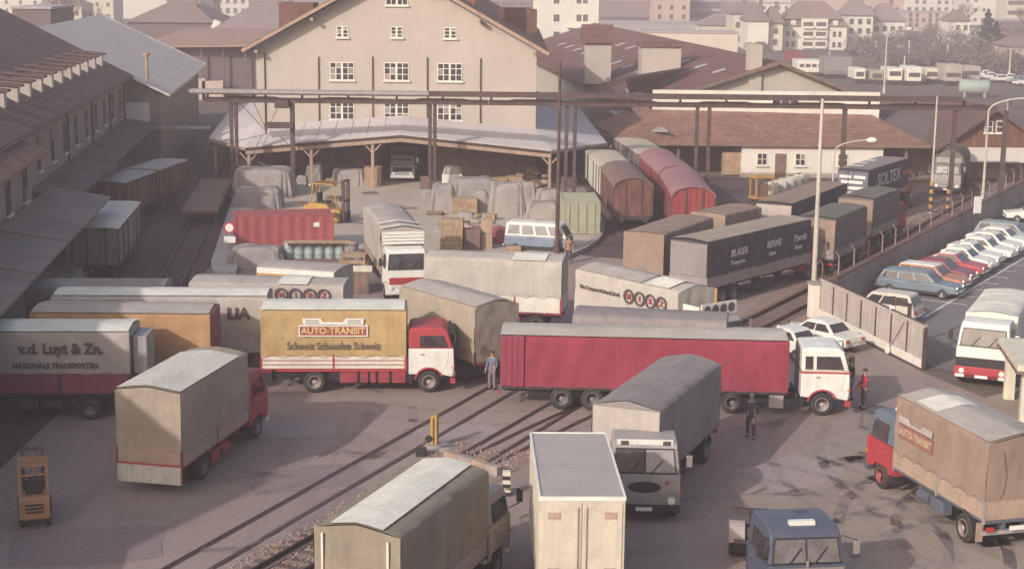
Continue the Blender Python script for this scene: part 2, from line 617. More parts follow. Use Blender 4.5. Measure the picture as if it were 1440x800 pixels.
# ---------------------------------------------------------------- the gabled goods shed with its canopy
YW = at(650, 268).y + 7                       # wall plane
YP = at(650, 268).y                           # canopy post line
XL, XR = -22.8, 1.95
shed = thing('gabled_warehouse', 'tall cream warehouse with steep gable and rows of white barred windows', 'warehouse', (0, YW, 0))
XM = (XL + XR) / 2
b = MB()
b.prism([(XL, -0.3), (-12.2, -0.3), (-12.2, 3.9), (-7.3, 3.9), (-7.3, -0.3), (XR, -0.3), (XR, 11.7), (XM, 18.35), (XL, 11.7)], 0, 55)
b.build('wall', M_plaster, shed)
b = MB()
sl_ = (18.7 - 11.4) / (XM + 23.6)
for s in (-1, 1):
    xe = XM + s * (XM - XL + 1.0)
    roof_slab(b, [(XM, -1.2, 18.95), (XM, 56, 18.95), (xe, 56, 11.55), (xe, -1.2, 11.55)], 0.22)
b.build('roof', M_tile, shed)
b = MB()
for s in (-1, 1):                             # barge boards and the rafter ends under the verge
    xe = XM + s * (XM - XL + 1.05)
    b.beam((XM, -1.28, 18.72), (xe, -1.28, 11.28), 0.1, 0.28)
b.build('barge_board', M_beam, shed)
for s in (-1, 1):
    for k, tt in enumerate((0.03, 0.42, 0.78)):
        q = MB()
        x = XM + s * (XM - XL + 0.2) * (1 - tt)
        z = 11.25 + (18.5 - 11.25) * tt
        q.box(x - 0.13, -1.25, z - 0.35, x + 0.13, -0.004, z - 0.08)
        q.build('rafter_end', M_beam, shed)
for (xa, za, xb, zb, nz) in ((464, 113, 498, 88, 3), (540, 113.5, 575, 88.5, 3), (615, 114.5, 650, 89.5, 3), (464, 168, 498, 143, 3), (540, 168.5, 575, 143.5, 3), (615, 169.5, 650, 144, 3)):
    x0, x1 = xat(xa, za, YW), xat(xb, zb, YW)
    z0, z1 = hgt(xa, za, YW), hgt(xb, zb, YW)
    window(shed, ((x0 + x1) / 2, 0, z0), 0, x1 - x0, z1 - z0, 4, nz, mull=True, toprow=0.7)
for (xa, za, xb, zb) in ((473.5, 53, 489.5, 37), (549.5, 53.5, 566, 38), (624.5, 54.5, 642, 39)):
    x0, x1 = xat(xa, za, YW), xat(xb, zb, YW)
    z0, z1 = hgt(xa, za, YW), hgt(xb, zb, YW)
    window(shed, ((x0 + x1) / 2, 0, z0), 0, x1 - x0, z1 - z0, 2, 3, mull=True)
window(shed, (xat(558, 8, YW), 0, hgt(558, 8, YW)), 0, 1.95, 1.5, 4, 2, mull=True)
for px, py in ((448, 80), (524, 80), (601, 81), (676, 82), (372, 74)):
    b = MB()
    x = xat(px, py, YW)
    b.tube((x, -0.09, 4.7), (x, -0.09, hgt(px, py, YW)), 0.055, n=8)
    b.build('downpipe', M_steel, shed)
for q in ((XL + 0.3, 12, 11.6, XL + 3.6, 16, 15.2), (XR - 3.6, 14, 11.6, XR - 0.3, 18, 14.9), (XR - 2.2, 30, 11.6, XR + 0.4, 34, 14.4)):
    b = MB()
    b.box(*q)
    b.build('dormer', M_tile, shed)
b = MB()
b.box(XM + 5.5, 8, 15.0, XM + 6.7, 9.2, 19.8)
b.build('chimney', mat('brick red', (0.26, 0.09, 0.07), 0.9, 0.2, 2), shed)
# canopy (its own part tree): hipped zinc apron round the front, low gable over the drive-in
can = thing('loading_canopy', 'grey zinc canopy wrapped round the front of the cream warehouse on timber posts', 'canopy', (0, 0, 0))
pk = (-9.6, YP, 4.75)
cl, cr = (-22.75, YP, 3.52), (3.2, YP, 3.52)
tl, tr = (-27.7, 145.3, 3.25), (8.45, 144.7, 3.25)
wl, wc, wr = (XL, YW, 4.72), (-9.9, YW, 5.72), (XR, YW, 4.66)
bl, br = (-31.4, 179, 3.25), (7.2, 190, 3.25)
wbl, wbr = (XL, 190, 4.8), (XR, 190, 4.8)
for nm, q in (('front_left', [cl, pk, wc, wl]), ('front_right', [pk, cr, wr, wc]), ('corner_left', [tl, cl, wl]), ('corner_right', [cr, tr, wr]), ('wing_left', [bl, tl, wl, wbl]), ('wing_right', [tr, br, wbr, wr])):
    b = MB()
    roof_slab(b, q, 0.1)
    b.build('roof_panel', M_zinc, can)
    # standing seams
    if nm.startswith('front'):
        for k in range(1, 9):
            t = k / 9
            a = Vector(q[0]).lerp(Vector(q[1]), t)
            c_ = Vector(q[3]).lerp(Vector(q[2]), t)
            s_ = MB()
            s_.beam(a + Vector((0, 0, .008)), c_ + Vector((0, 0, .008)), 0.04, 0.03)
            s_.build('roof_seam', M_zinc, can)
for a, c_ in ((cl, pk), (pk, cr)):
    a, c_ = Vector(a), Vector(c_)
    b = MB()
    b.beam(a + Vector((0, -0.02, -0.16)), c_ + Vector((0, -0.02, -0.16)), 0.1, 0.16)
    b.build('gutter', M_steel, can)
    b = MB()
    b.beam(a + Vector((0, 0.15, -0.5)), c_ + Vector((0, 0.15, -0.5)), 0.2, 0.32)
    b.build('fascia_beam', M_beam, can)
for a, c_ in ((tl, cl), (cr, tr), (bl, tl), (tr, br)):
    a, c_ = Vector(a), Vector(c_)
    b = MB()
    b.beam(a + Vector((0, 0, -0.2)), c_ + Vector((0, 0, -0.2)), 0.16, 0.22)
    b.build('eave_beam', M_beam, can)
for x, y, top in ((-22.5, YP + 0.3, 3.1), (-11.97, YP + .3, 4.0), (3.1, YP + .3, 3.1), (-17.2, YP + .3, 3.5), (-27.2, 145.8, 3), (8.1, 145, 3)):
    b = MB()
    b.box(x - 0.13, y - 0.13, 0, x + 0.13, y + 0.13, top)
    b.build('post', M_beam, can, 0.02)
    for s in (-1, 1):
        b = MB()
        b.beam((x, y, top - 0.9), (x + s * 0.8, y, top - 0.05), 0.12)
        b.build('strut', M_beam, can)
for px in (444, 700):
    b = MB()
    x = xat(px, 212, YP + 1)
    b.box(x - 0.55, YP + 0.9, 3.25, x + 0.55, YP + 1.0, 3.45)
    b.build('name_board', M_redlens, can)
# dark goods hall behind the canopy: back wall with a wide gate opening
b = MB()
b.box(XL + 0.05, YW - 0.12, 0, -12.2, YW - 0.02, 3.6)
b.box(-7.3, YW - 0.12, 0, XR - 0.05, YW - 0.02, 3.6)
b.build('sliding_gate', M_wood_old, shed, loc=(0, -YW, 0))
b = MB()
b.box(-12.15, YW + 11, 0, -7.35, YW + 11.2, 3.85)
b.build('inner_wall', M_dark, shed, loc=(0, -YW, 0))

# ---------------------------------------------------------------- left row of warehouses
RL = R(6.7)


def along(o, x, y):
    """point of the left row: x to the right, y along the row"""
    return Vector((o[0] + x * math.cos(RL) - y * math.sin(RL), o[1] + x * math.sin(RL) + y * math.cos(RL), 0))


oA = (-35.3, 145.3)
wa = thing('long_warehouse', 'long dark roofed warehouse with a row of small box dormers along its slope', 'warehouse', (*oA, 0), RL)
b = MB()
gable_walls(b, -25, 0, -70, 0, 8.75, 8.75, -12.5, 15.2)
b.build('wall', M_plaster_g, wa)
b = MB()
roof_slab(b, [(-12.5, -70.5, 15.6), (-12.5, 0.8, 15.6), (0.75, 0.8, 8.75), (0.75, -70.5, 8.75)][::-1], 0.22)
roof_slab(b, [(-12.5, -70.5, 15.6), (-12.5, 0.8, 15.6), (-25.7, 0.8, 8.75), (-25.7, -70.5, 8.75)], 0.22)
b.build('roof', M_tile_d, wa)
b = MB()
b.tube((0.82, -70.5, 8.6), (0.82, 0.8, 8.6), 0.1, n=8)
b.build('gutter', M_steel, wa)
zslope = lambda x: 15.6 - (x + 12.5) * (15.6 - 8.75) / 13.25
dm_w = MB()
dm_w.prism([(-1.2, -0.2), (0.7, -0.9), (0.7, 0.62), (-1.2, 0.8)], -0.42, 0.42)
dm_r = MB()
dm_r.hull8([(-2.1, -0.62, 0.9), (0.95, -0.62, 0.62), (0.95, 0.62, 0.62), (-2.1, 0.62, 0.9)], [(-2.1, -0.62, 1.06), (0.95, -0.62, 0.76), (0.95, 0.62, 0.76), (-2.1, 0.62, 1.06)])
dmw, dmr = dm_w.mesh('dormer', M_plaster), dm_r.mesh('dormer_roof', M_tile_d)
for k in range(12):
    y = -3.5 - k * 4.4
    x = -2.0
    o = link('dormer', dmw, wa, (x, y, zslope(x)))
    link('dormer_roof', dmr, o)
for k in range(11):
    y = -3.0 - k * 5.2
    window(wa, (0, y, 5.6), R(90), 1.15, 2.1, 2, 3, M_wood_old, sill=True)
for y in (-0.6, -10.5, -21, -33):
    b = MB()
    b.tube((0.1, y, 4.9), (0.1, y, 8.5), 0.08, n=8)
    b.build('downpipe', M_steel, wa)

oN = (-28.0, 92.4)
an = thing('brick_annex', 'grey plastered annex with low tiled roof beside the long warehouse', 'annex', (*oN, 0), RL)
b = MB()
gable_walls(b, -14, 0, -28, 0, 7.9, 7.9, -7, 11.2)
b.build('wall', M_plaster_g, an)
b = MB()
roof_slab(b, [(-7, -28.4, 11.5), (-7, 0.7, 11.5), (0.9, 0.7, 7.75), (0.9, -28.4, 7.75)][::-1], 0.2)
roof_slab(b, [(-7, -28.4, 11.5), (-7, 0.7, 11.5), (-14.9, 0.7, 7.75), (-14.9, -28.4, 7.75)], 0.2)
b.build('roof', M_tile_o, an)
for k in range(4):
    window(an, (0, -2.2 - k * 5.0, 5.2), R(90), 1.3, 2.3, 2, 3, M_wood_old)

# loading canopies and dock along the row
for nm, o, y0, y1, wd, lab in (('far', (-30.2, 96.8), 0.0, 70, 3.5, 'far half of the grey felt canopy along the long warehouse wall'), ('near', (-27.9, 97.6), -62, 0, 3.1, 'near half of the grey felt canopy, wider and paler, at the left edge')):
    cp = thing('dock_canopy', lab, 'canopy', (o[0], o[1], 0), RL, 'canopies along the left warehouses')
    zw, ze = 5.05, 4.45
    b = MB()
    roof_slab(b, [(-0.5, y0, zw), (wd, y0, ze), (wd, y1, ze), (-0.5, y1, zw)], 0.14)
    b.build('roof', M_tar if nm == 'far' else M_tarlite, cp)
    n = int((y1 - y0) / 5)
    for k in range(n):
        y = y0 + (k + 0.5) * (y1 - y0) / n
        b = MB()
        b.beam((-0.3, y, zw - 0.25), (wd - 0.1, y, ze - 0.22), 0.14, 0.2)
        b.build('bracket', M_wood_old, cp)
        if k % 2 == 0:
            b = MB()
            b.box(wd - 1.6, y - 0.1, 1.1, wd - 1.4, y + 0.1, ze - 0.2)
            b.build('post', M_wood_old, cp)
    b = MB()
    b.box(-0.4, y0, -0.1, wd - 1.0, y1, 1.1)
    b.build('loading_dock', M_conc, cp)
    for k in range(1, int((y1 - y0) / 9)):
        b = MB()
        b.beam((-0.3, y0 + k * 9, zw + 0.03), (wd, y0 + k * 9, ze + 0.03), 0.12, 0.06)
        b.build('felt_seam', M_tarlite, cp)

# grey shed beyond, its gable end towards the yard
oB = (-32.2, 146.2)
sb = thing('grey_roofed_shed', 'big shed with pale grey sheet roof beyond the long dark warehouse', 'shed', (*oB, 0), RL)
b = MB()
gable_walls(b, -23.5, 0, 0.0, 44.6, 7.1, 7.1, -11.2, 12.6)
b.build('wall', M_plaster_g, sb)
b = MB()
roof_slab(b, [(-11.2, -0.9, 12.9), (-11.2, 45.3, 12.9), (0.9, 45.3, 7.1), (0.9, -0.9, 7.1)][::-1], 0.2)
roof_slab(b, [(-11.2, -0.9, 12.9), (-11.2, 45.3, 12.9), (-24.2, 45.3, 6.9), (-24.2, -0.9, 6.9)], 0.2)
b.build('roof', M_fibre, sb)
b = MB()
b.beam((-11.2, 45.3, 13.02), (0.9, 45.3, 7.22), 0.4, 0.2)
b.build('verge_cap', M_steel_pale, sb)
b = MB()
b.box(-9.5, -0.3, 4.6, -1.0, -0.02, 6.3)
b.build('window_band', M_frame, sb)
b = MB()
b.box(-3.2, -1.2, 4.0, 4.5, -0.5, 4.2)
b.build('porch', M_steel_pale, sb)
b = MB()
b.tube((-1.4, 2.5, 7.2), (-1.4, 2.5, 10.4), 0.16, n=10)
b.tube((-1.4, 2.5, 10.4), (-1.4, 2.5, 10.65), 0.34, n=10)
b.build('stove_pipe', M_wood, sb)
# tall block out of frame on the left, whose shade falls over the near yard
hb = thing('grain_store', 'tall plain store at the left, outside the picture, shading the near yard', 'warehouse', (0, 0, 0))
b = MB()
b.prism([(-27, 33), (-27, 46), (-46, 46), (-46, 24), (-31.5, 24)], -0.2, 13.5, 'z')
b.prism([(-27.02, 46.01), (-27.02, 66), (-46, 66), (-46, 46.01)], -0.2, 11.3, 'z')
b.build('wall', M_plaster_g, hb)

# ---------------------------------------------------------------- right complex: big tiled hall, front shed, cream wall, dormer houses
YC = at(1047, 247.5).y
hall = thing('tiled_goods_hall', 'broad brown tiled hall with cream front gable and two box dormers', 'warehouse', (26.6, 163, 0), R(6.0))
# local: ridge at x=0, y back
b = MB()
b.prism([(-14, -0.2), (12.0, -0.2), (12.0, 4.9), (0, 9.55), (-14, 4.9)], 0, 120)
b.build('wall', M_plaster, hall)
b = MB()
roof_slab(b, [(0, -0.9, 9.8), (0, 121, 9.8), (-15.0, 121, 5.0), (-15.0, -0.9, 5.0)], 0.2)
roof_slab(b, [(0, -0.9, 9.8), (0, 121, 9.8), (12.9, 121, 4.75), (12.9, -0.9, 4.75)][::-1], 0.2)
b.build('roof', M_tile, hall)
b = MB()
b.beam((0, -1.0, 9.65), (-15.0, -1.0, 4.85), 0.12, 0.3)
b.beam((0, -1.0, 9.65), (12.9, -1.0, 4.6), 0.12, 0.3)
b.build('barge_board', M_wood_old, hall)
zh = lambda x: 9.8 - abs(x) * (9.8 - 5.0) / 15.0
for k in range(22):
    y = 6 + k * 4.4
    x = -5.2 - (k % 2) * 4.2
    b = MB()
    b.hull8([(x, y, zh(x) + .01), (x + 1.3, y, zh(x + 1.3) + .01), (x + 1.3, y + .8, zh(x + 1.3) + .01), (x, y + .8, zh(x) + .01)],
            [(x, y, zh(x) + .1), (x + 1.3, y, zh(x + 1.3) + .1), (x + 1.3, y + .8, zh(x + 1.3) + .1), (x, y + .8, zh(x) + .1)])
    b.build('skylight', M_skylight, hall)
b = MB()
b.box(-3.0, -0.35, 5.6, -1.7, 1.2, 11.4)
b.build('chimney', M_plaster, hall)
window(hall, (1.2, -0.02, 5.3), 0, 1.0, 1.0, 2, 2)
# the two dormer houses on the slope: (photo px left, right, top of wall, base, depth)
for (xa, xb, yt, yb, Y, roofh, nm) in ((823, 859, 60, 104, 190, 2.0, 'gabled'), (902, 957, 66, 102, 182, 0.35, 'flat')):
    x0, x1 = xat(xa, yb, Y), xat(xb, yb, Y)
    z0, z1 = hgt(xa, yb, Y) - 1.2, hgt(xa, yt, Y)
    m_ = hall.matrix_basis.inverted()
    b = MB(Matrix.Rotation(-R(6.0), 4, 'Z') @ Matrix.Translation((-26.6, -163, 0)))
    b.box(x0, Y, z0, x1, Y + 5, z1)
    o = b.build('dormer', M_plaster, hall)
    b = MB(Matrix.Rotation(-R(6.0), 4, 'Z') @ Matrix.Translation((-26.6, -163, 0)))
    if roofh > 1:
        b.prism([(Y - 0.5, z1 - 0.05), (Y + 5.5, z1 - 0.05), (Y + 3.6, z1 + roofh), (Y + 2.2, z1 + roofh)], x0 - 0.4, x1 + 0.3, 'x')
    else:
        b.box(x0 - 0.25, Y - 0.3, z1, x1 + 0.25, Y + 5.3, z1 + roofh)
    b.build('dormer_roof', M_tile, o)
# grey lean-to roof in front of the second dormer
lean = thing('felt_roofed_lean_to', 'grey felt lean-to with small cream gable below the right box dormer', 'shed', (0, 0, 0))
p0, p1, p2, p3 = at(885, 128, 6.2), at(1062, 119, 6.4), at(968, 94, 8.6), at(880, 108, 8.0)
b = MB()
roof_slab(b, [tuple(p0), tuple(p1), tuple(p2), tuple(p3)], 0.25)
b.build('roof', M_tarlite, lean)
b = MB()
b.prism([(p0.x, p0.y + .4), (p1.x - .4, p1.y + .4), (p1.x - .4, p1.y + 6), (p0.x, p0.y + 6)], 2.0, 5.95, 'z')
b.build('wall', M_plaster_w, lean)
# low front shed: tiled hip roof, deep dark bays, white end house
XS0, XS1 = 11.4, 38.2
fs = thing('low_tiled_shed', 'low long shed with sunlit orange brown tiles and dark open bays', 'shed', (0, YC - 1.2, 0))
b = MB()
roof_slab(b, [(XS0 - 1.0, 0, 3.1), (XS1, 0, 3.1), (34.6, 8.5, 5.15), (13.2, 8.5, 5.45)], 0.2)
roof_slab(b, [(XS1, 0, 3.1), (XS1, 17, 3.1), (34.6, 8.5, 5.15)], 0.2)
roof_slab(b, [(XS0 - 1, 0, 3.1), (13.2, 8.5, 5.45), (13.2, 17, 5.45), (XS0 - 3.2, 17, 3.1)], 0.2)
b.build('roof', M_tile_o, fs)
b = MB()
b.beam((XS0 - 1.0, -0.05, 2.98), (XS1, -0.05, 2.98), 0.12, 0.2)
b.build('gutter', M_wood_old, fs)
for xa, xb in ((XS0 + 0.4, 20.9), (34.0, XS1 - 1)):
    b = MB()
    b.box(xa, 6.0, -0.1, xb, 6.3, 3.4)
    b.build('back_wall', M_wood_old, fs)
for x in (12.0, 15.2, 18.0, 36.2):
    b = MB()
    b.box(x - 0.12, 0.6, 0, x + 0.12, 0.84, 2.95)
    b.build('post', M_wood_old, fs)
b = MB()
b.box(21.0, 0.35, -0.1, 34.0, 6.5, 3.1)
b.build('white_wall', M_plaster_w, fs)
for px in (1073, 1127, 1187):
    window(fs, (xat(px, 235, YC - 1.6), 0.35, 1.1), 0, 0.95, 1.15, 2, 2)
b = MB()
x = xat(1099, 240, YC - 1.6)
b.box(x - 0.5, 0.27, 0, x + 0.5, 0.36, 2.2)
b.build('door', M_wood_old, fs)
# cream upper wall under the gantry
b = MB()
b.box(13.4, 8.6, 3, 35.3, 9.2, 7.3)
b.build('upper_wall', M_plaster_w, fs)
window(fs, (xat(1106, 158, YC + 6.6), 8.6, 5.9), 0, 2.6, 0.75, 3, 1)
# pale strip roof over the dark gap between shed and canopy
p0, p1, p2, p3 = at(856, 156, 4.0), at(890, 154, 4.4), at(940, 184, 4.2), at(906, 184, 3.8)
st = thing('pale_platform_roof', 'narrow pale sheet roof running beside the dark gap between the sheds', 'canopy', (0, 0, 0))
b = MB()
roof_slab(b, [tuple(p0), tuple(p3), tuple(p2), tuple(p1)], 0.12)
b.build('roof', M_steel_pale, st)
for q in (p0, p3):
    b = MB()
    b.box(q.x + .2, q.y + .3, 0, q.x + .4, q.y + .5, q.z - 0.1)
    b.build('post', M_wood_old, st)

# dark roofed store and the boarded gable house at the right
er = thing('dark_roofed_store', 'low store with one broad dark grey roof slope behind the boarded gable house', 'shed', (0, 0, 0))
ya, yb_ = 149.5, 160.0
xa, xb = xat(1238, 180, ya), xat(1500, 180, ya)
ze_, zr_ = hgt(1300, 209, ya), hgt(1300, 147, yb_)
b = MB()
roof_slab(b, [(xa - 3, yb_, zr_), (xa - 3, ya, ze_), (xb, ya, ze_), (xb, yb_, zr_)], 0.2)
b.build('roof', M_tar, er)
b = MB()
b.box(xa, ya + 1.5, -0.1, xb - 1, yb_ - .5, ze_ + .3)
b.build('wall', M_wood_old, er)
YG = 146.0
gh = thing('boarded_gable_house', 'small house with red brown boarded gable and two narrow white windows', 'house', (0, YG, 0))
gx, gz = xat(1399, 157, YG), hgt(1399, 157, YG)
ex, ez = xat(1324, 206, YG), hgt(1324, 206, YG)
hw = gx - ex
b = MB()
b.prism([(gx - hw, 0.2), (gx + hw, 0.2), (gx + hw, ez), (gx, gz), (gx - hw, ez)], 0, 16)
b.build('wall', M_plaster_g, gh)
for k in range(18):                            # gable boards, each its own piece
    xa = gx - hw + 0.25 + k * (2 * hw - 0.5) / 18
    xb = xa + (2 * hw - 0.5) / 18 - 0.05
    za, zb = gz - abs(xa - gx) * (gz - ez) / hw, gz - abs(xb - gx) * (gz - ez) / hw
    if max(za, zb) < ez + 0.4:
        continue
    b = MB()
    b.prism([(xa, ez - 0.1), (xb, ez - 0.1), (xb, max(zb - 0.02, ez)), (xa, max(za - 0.02, ez))], -0.06 - 0.012 * (k % 2), -0.003)
    b.build('board', M_woodwall, gh)
b = MB()
for s in (-1, 1):
    roof_slab(b, [(gx, -0.9, gz + .25), (gx, 16.5, gz + .25), (gx + s * (hw + .6), 16.5, ez - .2), (gx + s * (hw + .6), -0.9, ez - .2)], 0.18)
b.build('roof', M_tile_d, gh)
for px in (1390, 1406):
    z0, z1 = hgt(px, 187, YG), hgt(px, 170, YG)
    window(gh, (xat(px, 180, YG), -0.08, z0), 0, 0.75, z1 - z0, 1, 2)
b = MB()
roof_slab(b, [(gx - hw + .6, -0.1, ez - .05), (gx - hw + 1.8, -2.0, ez - 1.1), (gx + hw + 4, -2.0, ez - 1.1), (gx + hw + 4, -0.1, ez - .05)], 0.1)
b.build('porch_roof', M_fibre, gh)
b = MB()
b.box(gx - 1.9, -0.14, 0.2, gx - 1.1, -0.01, 1.2)
b.build('shutter', M_wood_old, gh)
b = MB()
b.box(gx + 1.6, -0.14, 0, gx + 2.5, -0.01, 1.3)
b.build('shutter', M_wood_old, gh)

# ---------------------------------------------------------------- pipe gantry across the yard
YGY = at(608, 274).y
ga = thing('overhead_gantry', 'long brown overhead gantry of twin beams crossing the yard on steel posts', 'gantry', (0, YGY, 0))
GX0, GX1 = xat(268, 128, YGY), xat(1402, 142, YGY)
xm = xat(603, 128, YGY)
for xa, xb, m_, nm in ((GX0 + 0.0, xm, M_steel_pale, 'walkway'), (xm + 0.01, GX1 - 3, M_steel, 'walkway')):
    b = MB()
    b.box(xa, -0.7, 8.32, xb, 0.7, 8.56)
    b.build(nm, m_, ga)
    b = MB()
    b.box(xa, -0.75, 8.2, xb, -0.62, 8.32)
    b.build('edge_rail', M_steel, ga)
xs = GX0 + 1.2
k = 0
while xs < GX1:                                # lower girder in riveted lengths
    xe = min(xs + 7.8, GX1)
    b = MB()
    b.box(xs, -0.18, 7.55, xe - 0.04, 0.18, 7.85)
    b.prism([(xs + 1.2, 7.85), (xe - 1.2, 7.85), (xe - 2.2, 8.0), (xs + 2.2, 8.0)], -0.12, 0.12)
    b.box(xs, -0.28, 7.85, xe - 0.04, 0.28, 7.9)
    b.box(xs, -0.28, 7.51, xe - 0.04, 0.28, 7.56)
    b.build('girder', M_steel, ga)
    for q in (xs + 0.2, xs + 4):
        b = MB()
        b.box(q - 0.08, -0.14, 7.9, q + 0.08, 0.14, 8.3)
        b.build('hanger', M_steel, ga)
    xs = xe
for px, py, dbl in ((331, 272, 1), (413, 283, 0), (608, 274, 1), (801, 273, 2), (986, 254, 3), (1183, 262, 0), (1335, 290, 0), (1406, 285, 0)):
    x = xat(px, py, YGY)
    for s in ((0,) if dbl == 0 else ((-0.2, 0.2) if dbl == 1 else ((-0.35, 0.35) if dbl == 2 else (-0.5, 0.5)))):
        b = MB()
        wd = 0.15 if dbl else 0.2
        b.box(x + s - wd, -0.06, 0, x + s - wd + 0.03, 0.06, 7.51)
        b.box(x + s + wd - 0.03, -0.06, 0, x + s + wd, 0.06, 7.51)
        b.box(x + s - wd + .03, -0.1, 0, x + s + wd - .03, 0.1, 7.51)
        b.build('post', M_steel, ga)
b = MB()
x0, x1 = xat(373, 174, YGY), xat(413, 174, YGY)
z = hgt(390, 176, YGY)
b.box(x0, -0.5, z - 0.25, x1, 0.5, z + 0.2)
b.build('platform', M_steel, ga)
b = MB()
b.tube((x0 + 0.05, 0, 4.9), (x0 + 0.05, 0, 8.3), 0.08, n=8)
b.build('post', M_steel, ga)
b = MB()
z = hgt(396, 152, YGY)
b.box(xat(387, 150, YGY), -0.5, z, xat(407, 150, YGY), 0.5, z + 0.68)
b.build('transformer', M_steel, ga, 0.06)
for a, c_ in (((GX0 + 4, 0, 7.5), (x0, 0, 5.2)), ((GX0 + 5.2, 0, 7.5), (x0, 0, 5.4)), ((x0, 0, 5.0), (xat(387, 0, YGY), 0, 7.0)), ((x0 + 1, 0, 4.9), (x1 + .3, 0, 3.4)), ((GX0 + 1, 0, 3.6), (x0, 0, 4.9)), ((x0 - .3, 0, 4.8), (GX0 + 5, 0, 3.2))):
    b = MB()
    b.tube(a, c_, 0.03, n=6)
    b.build('guy_wire', M_steel, ga)
# ---------------------------------------------------------------- vehicle building blocks
WHEELS = {}
RIDGE = 0.68          # how far the canvas roofs rise above their eaves, against the drawn values


def wheel(parent, x, y, r=0.5, wd=0.28, rim=None, xf=None, side=1):
    """wheel > rim; y is the outer face, side +1 when it faces +y"""
    rim = rim or M_rim_grey
    key = (round(r, 3), round(wd, 3), rim.name)
    if key not in WHEELS:
        t = MB()
        t.lathe([(r * 0.56, 0.0), (r * 0.86, 0.005), (r * 0.97, -0.03), (r, -0.08), (r, -wd + 0.06), (r * 0.95, -wd + 0.01), (r * 0.5, -wd)], 22)
        for i in range(22):                  # tread lugs
            a = 2 * math.pi * i / 22
            c, s_ = math.cos(a), math.sin(a)
            q = 0.035
            t.add([(c * r * .985 - s_ * q, -0.06, s_ * r * .985 + c * q), (c * r * .985 + s_ * q, -0.06, s_ * r * .985 - c * q), (c * r * 1.02, -0.10, s_ * r * 1.02), (c * r * .985 + s_ * q, -wd + .06, s_ * r * .985 - c * q), (c * r * .985 - s_ * q, -wd + .06, s_ * r * .985 + c * q)], [(0, 1, 2), (1, 3, 4, 0)])
        g = MB()
        g.lathe([(r * 0.60, 0.012), (r * 0.55, 0.015), (r * 0.5, -0.07), (r * 0.30, -0.10), (r * 0.26, -0.02), (r * 0.2, 0.015), (0.0, 0.02)], 18)
        for i in range(6):
            a = 2 * math.pi * i / 6
            g.tube((math.cos(a) * r * .4, -0.09, math.sin(a) * r * .4), (math.cos(a) * r * .4, -0.055, math.sin(a) * r * .4), r * 0.045, n=6)
        WHEELS[key] = (t.mesh('wheel', M_tyre, True), g.mesh('rim', rim, True))
    a, b = WHEELS[key]
    w_ = link('wheel', a, parent, (x, y, r))
    if side < 0:
        w_.rotation_euler = (0, 0, math.pi)
    if xf:
        w_.matrix_basis = xf @ w_.matrix_basis
    link('rim', b, w_)
    return w_


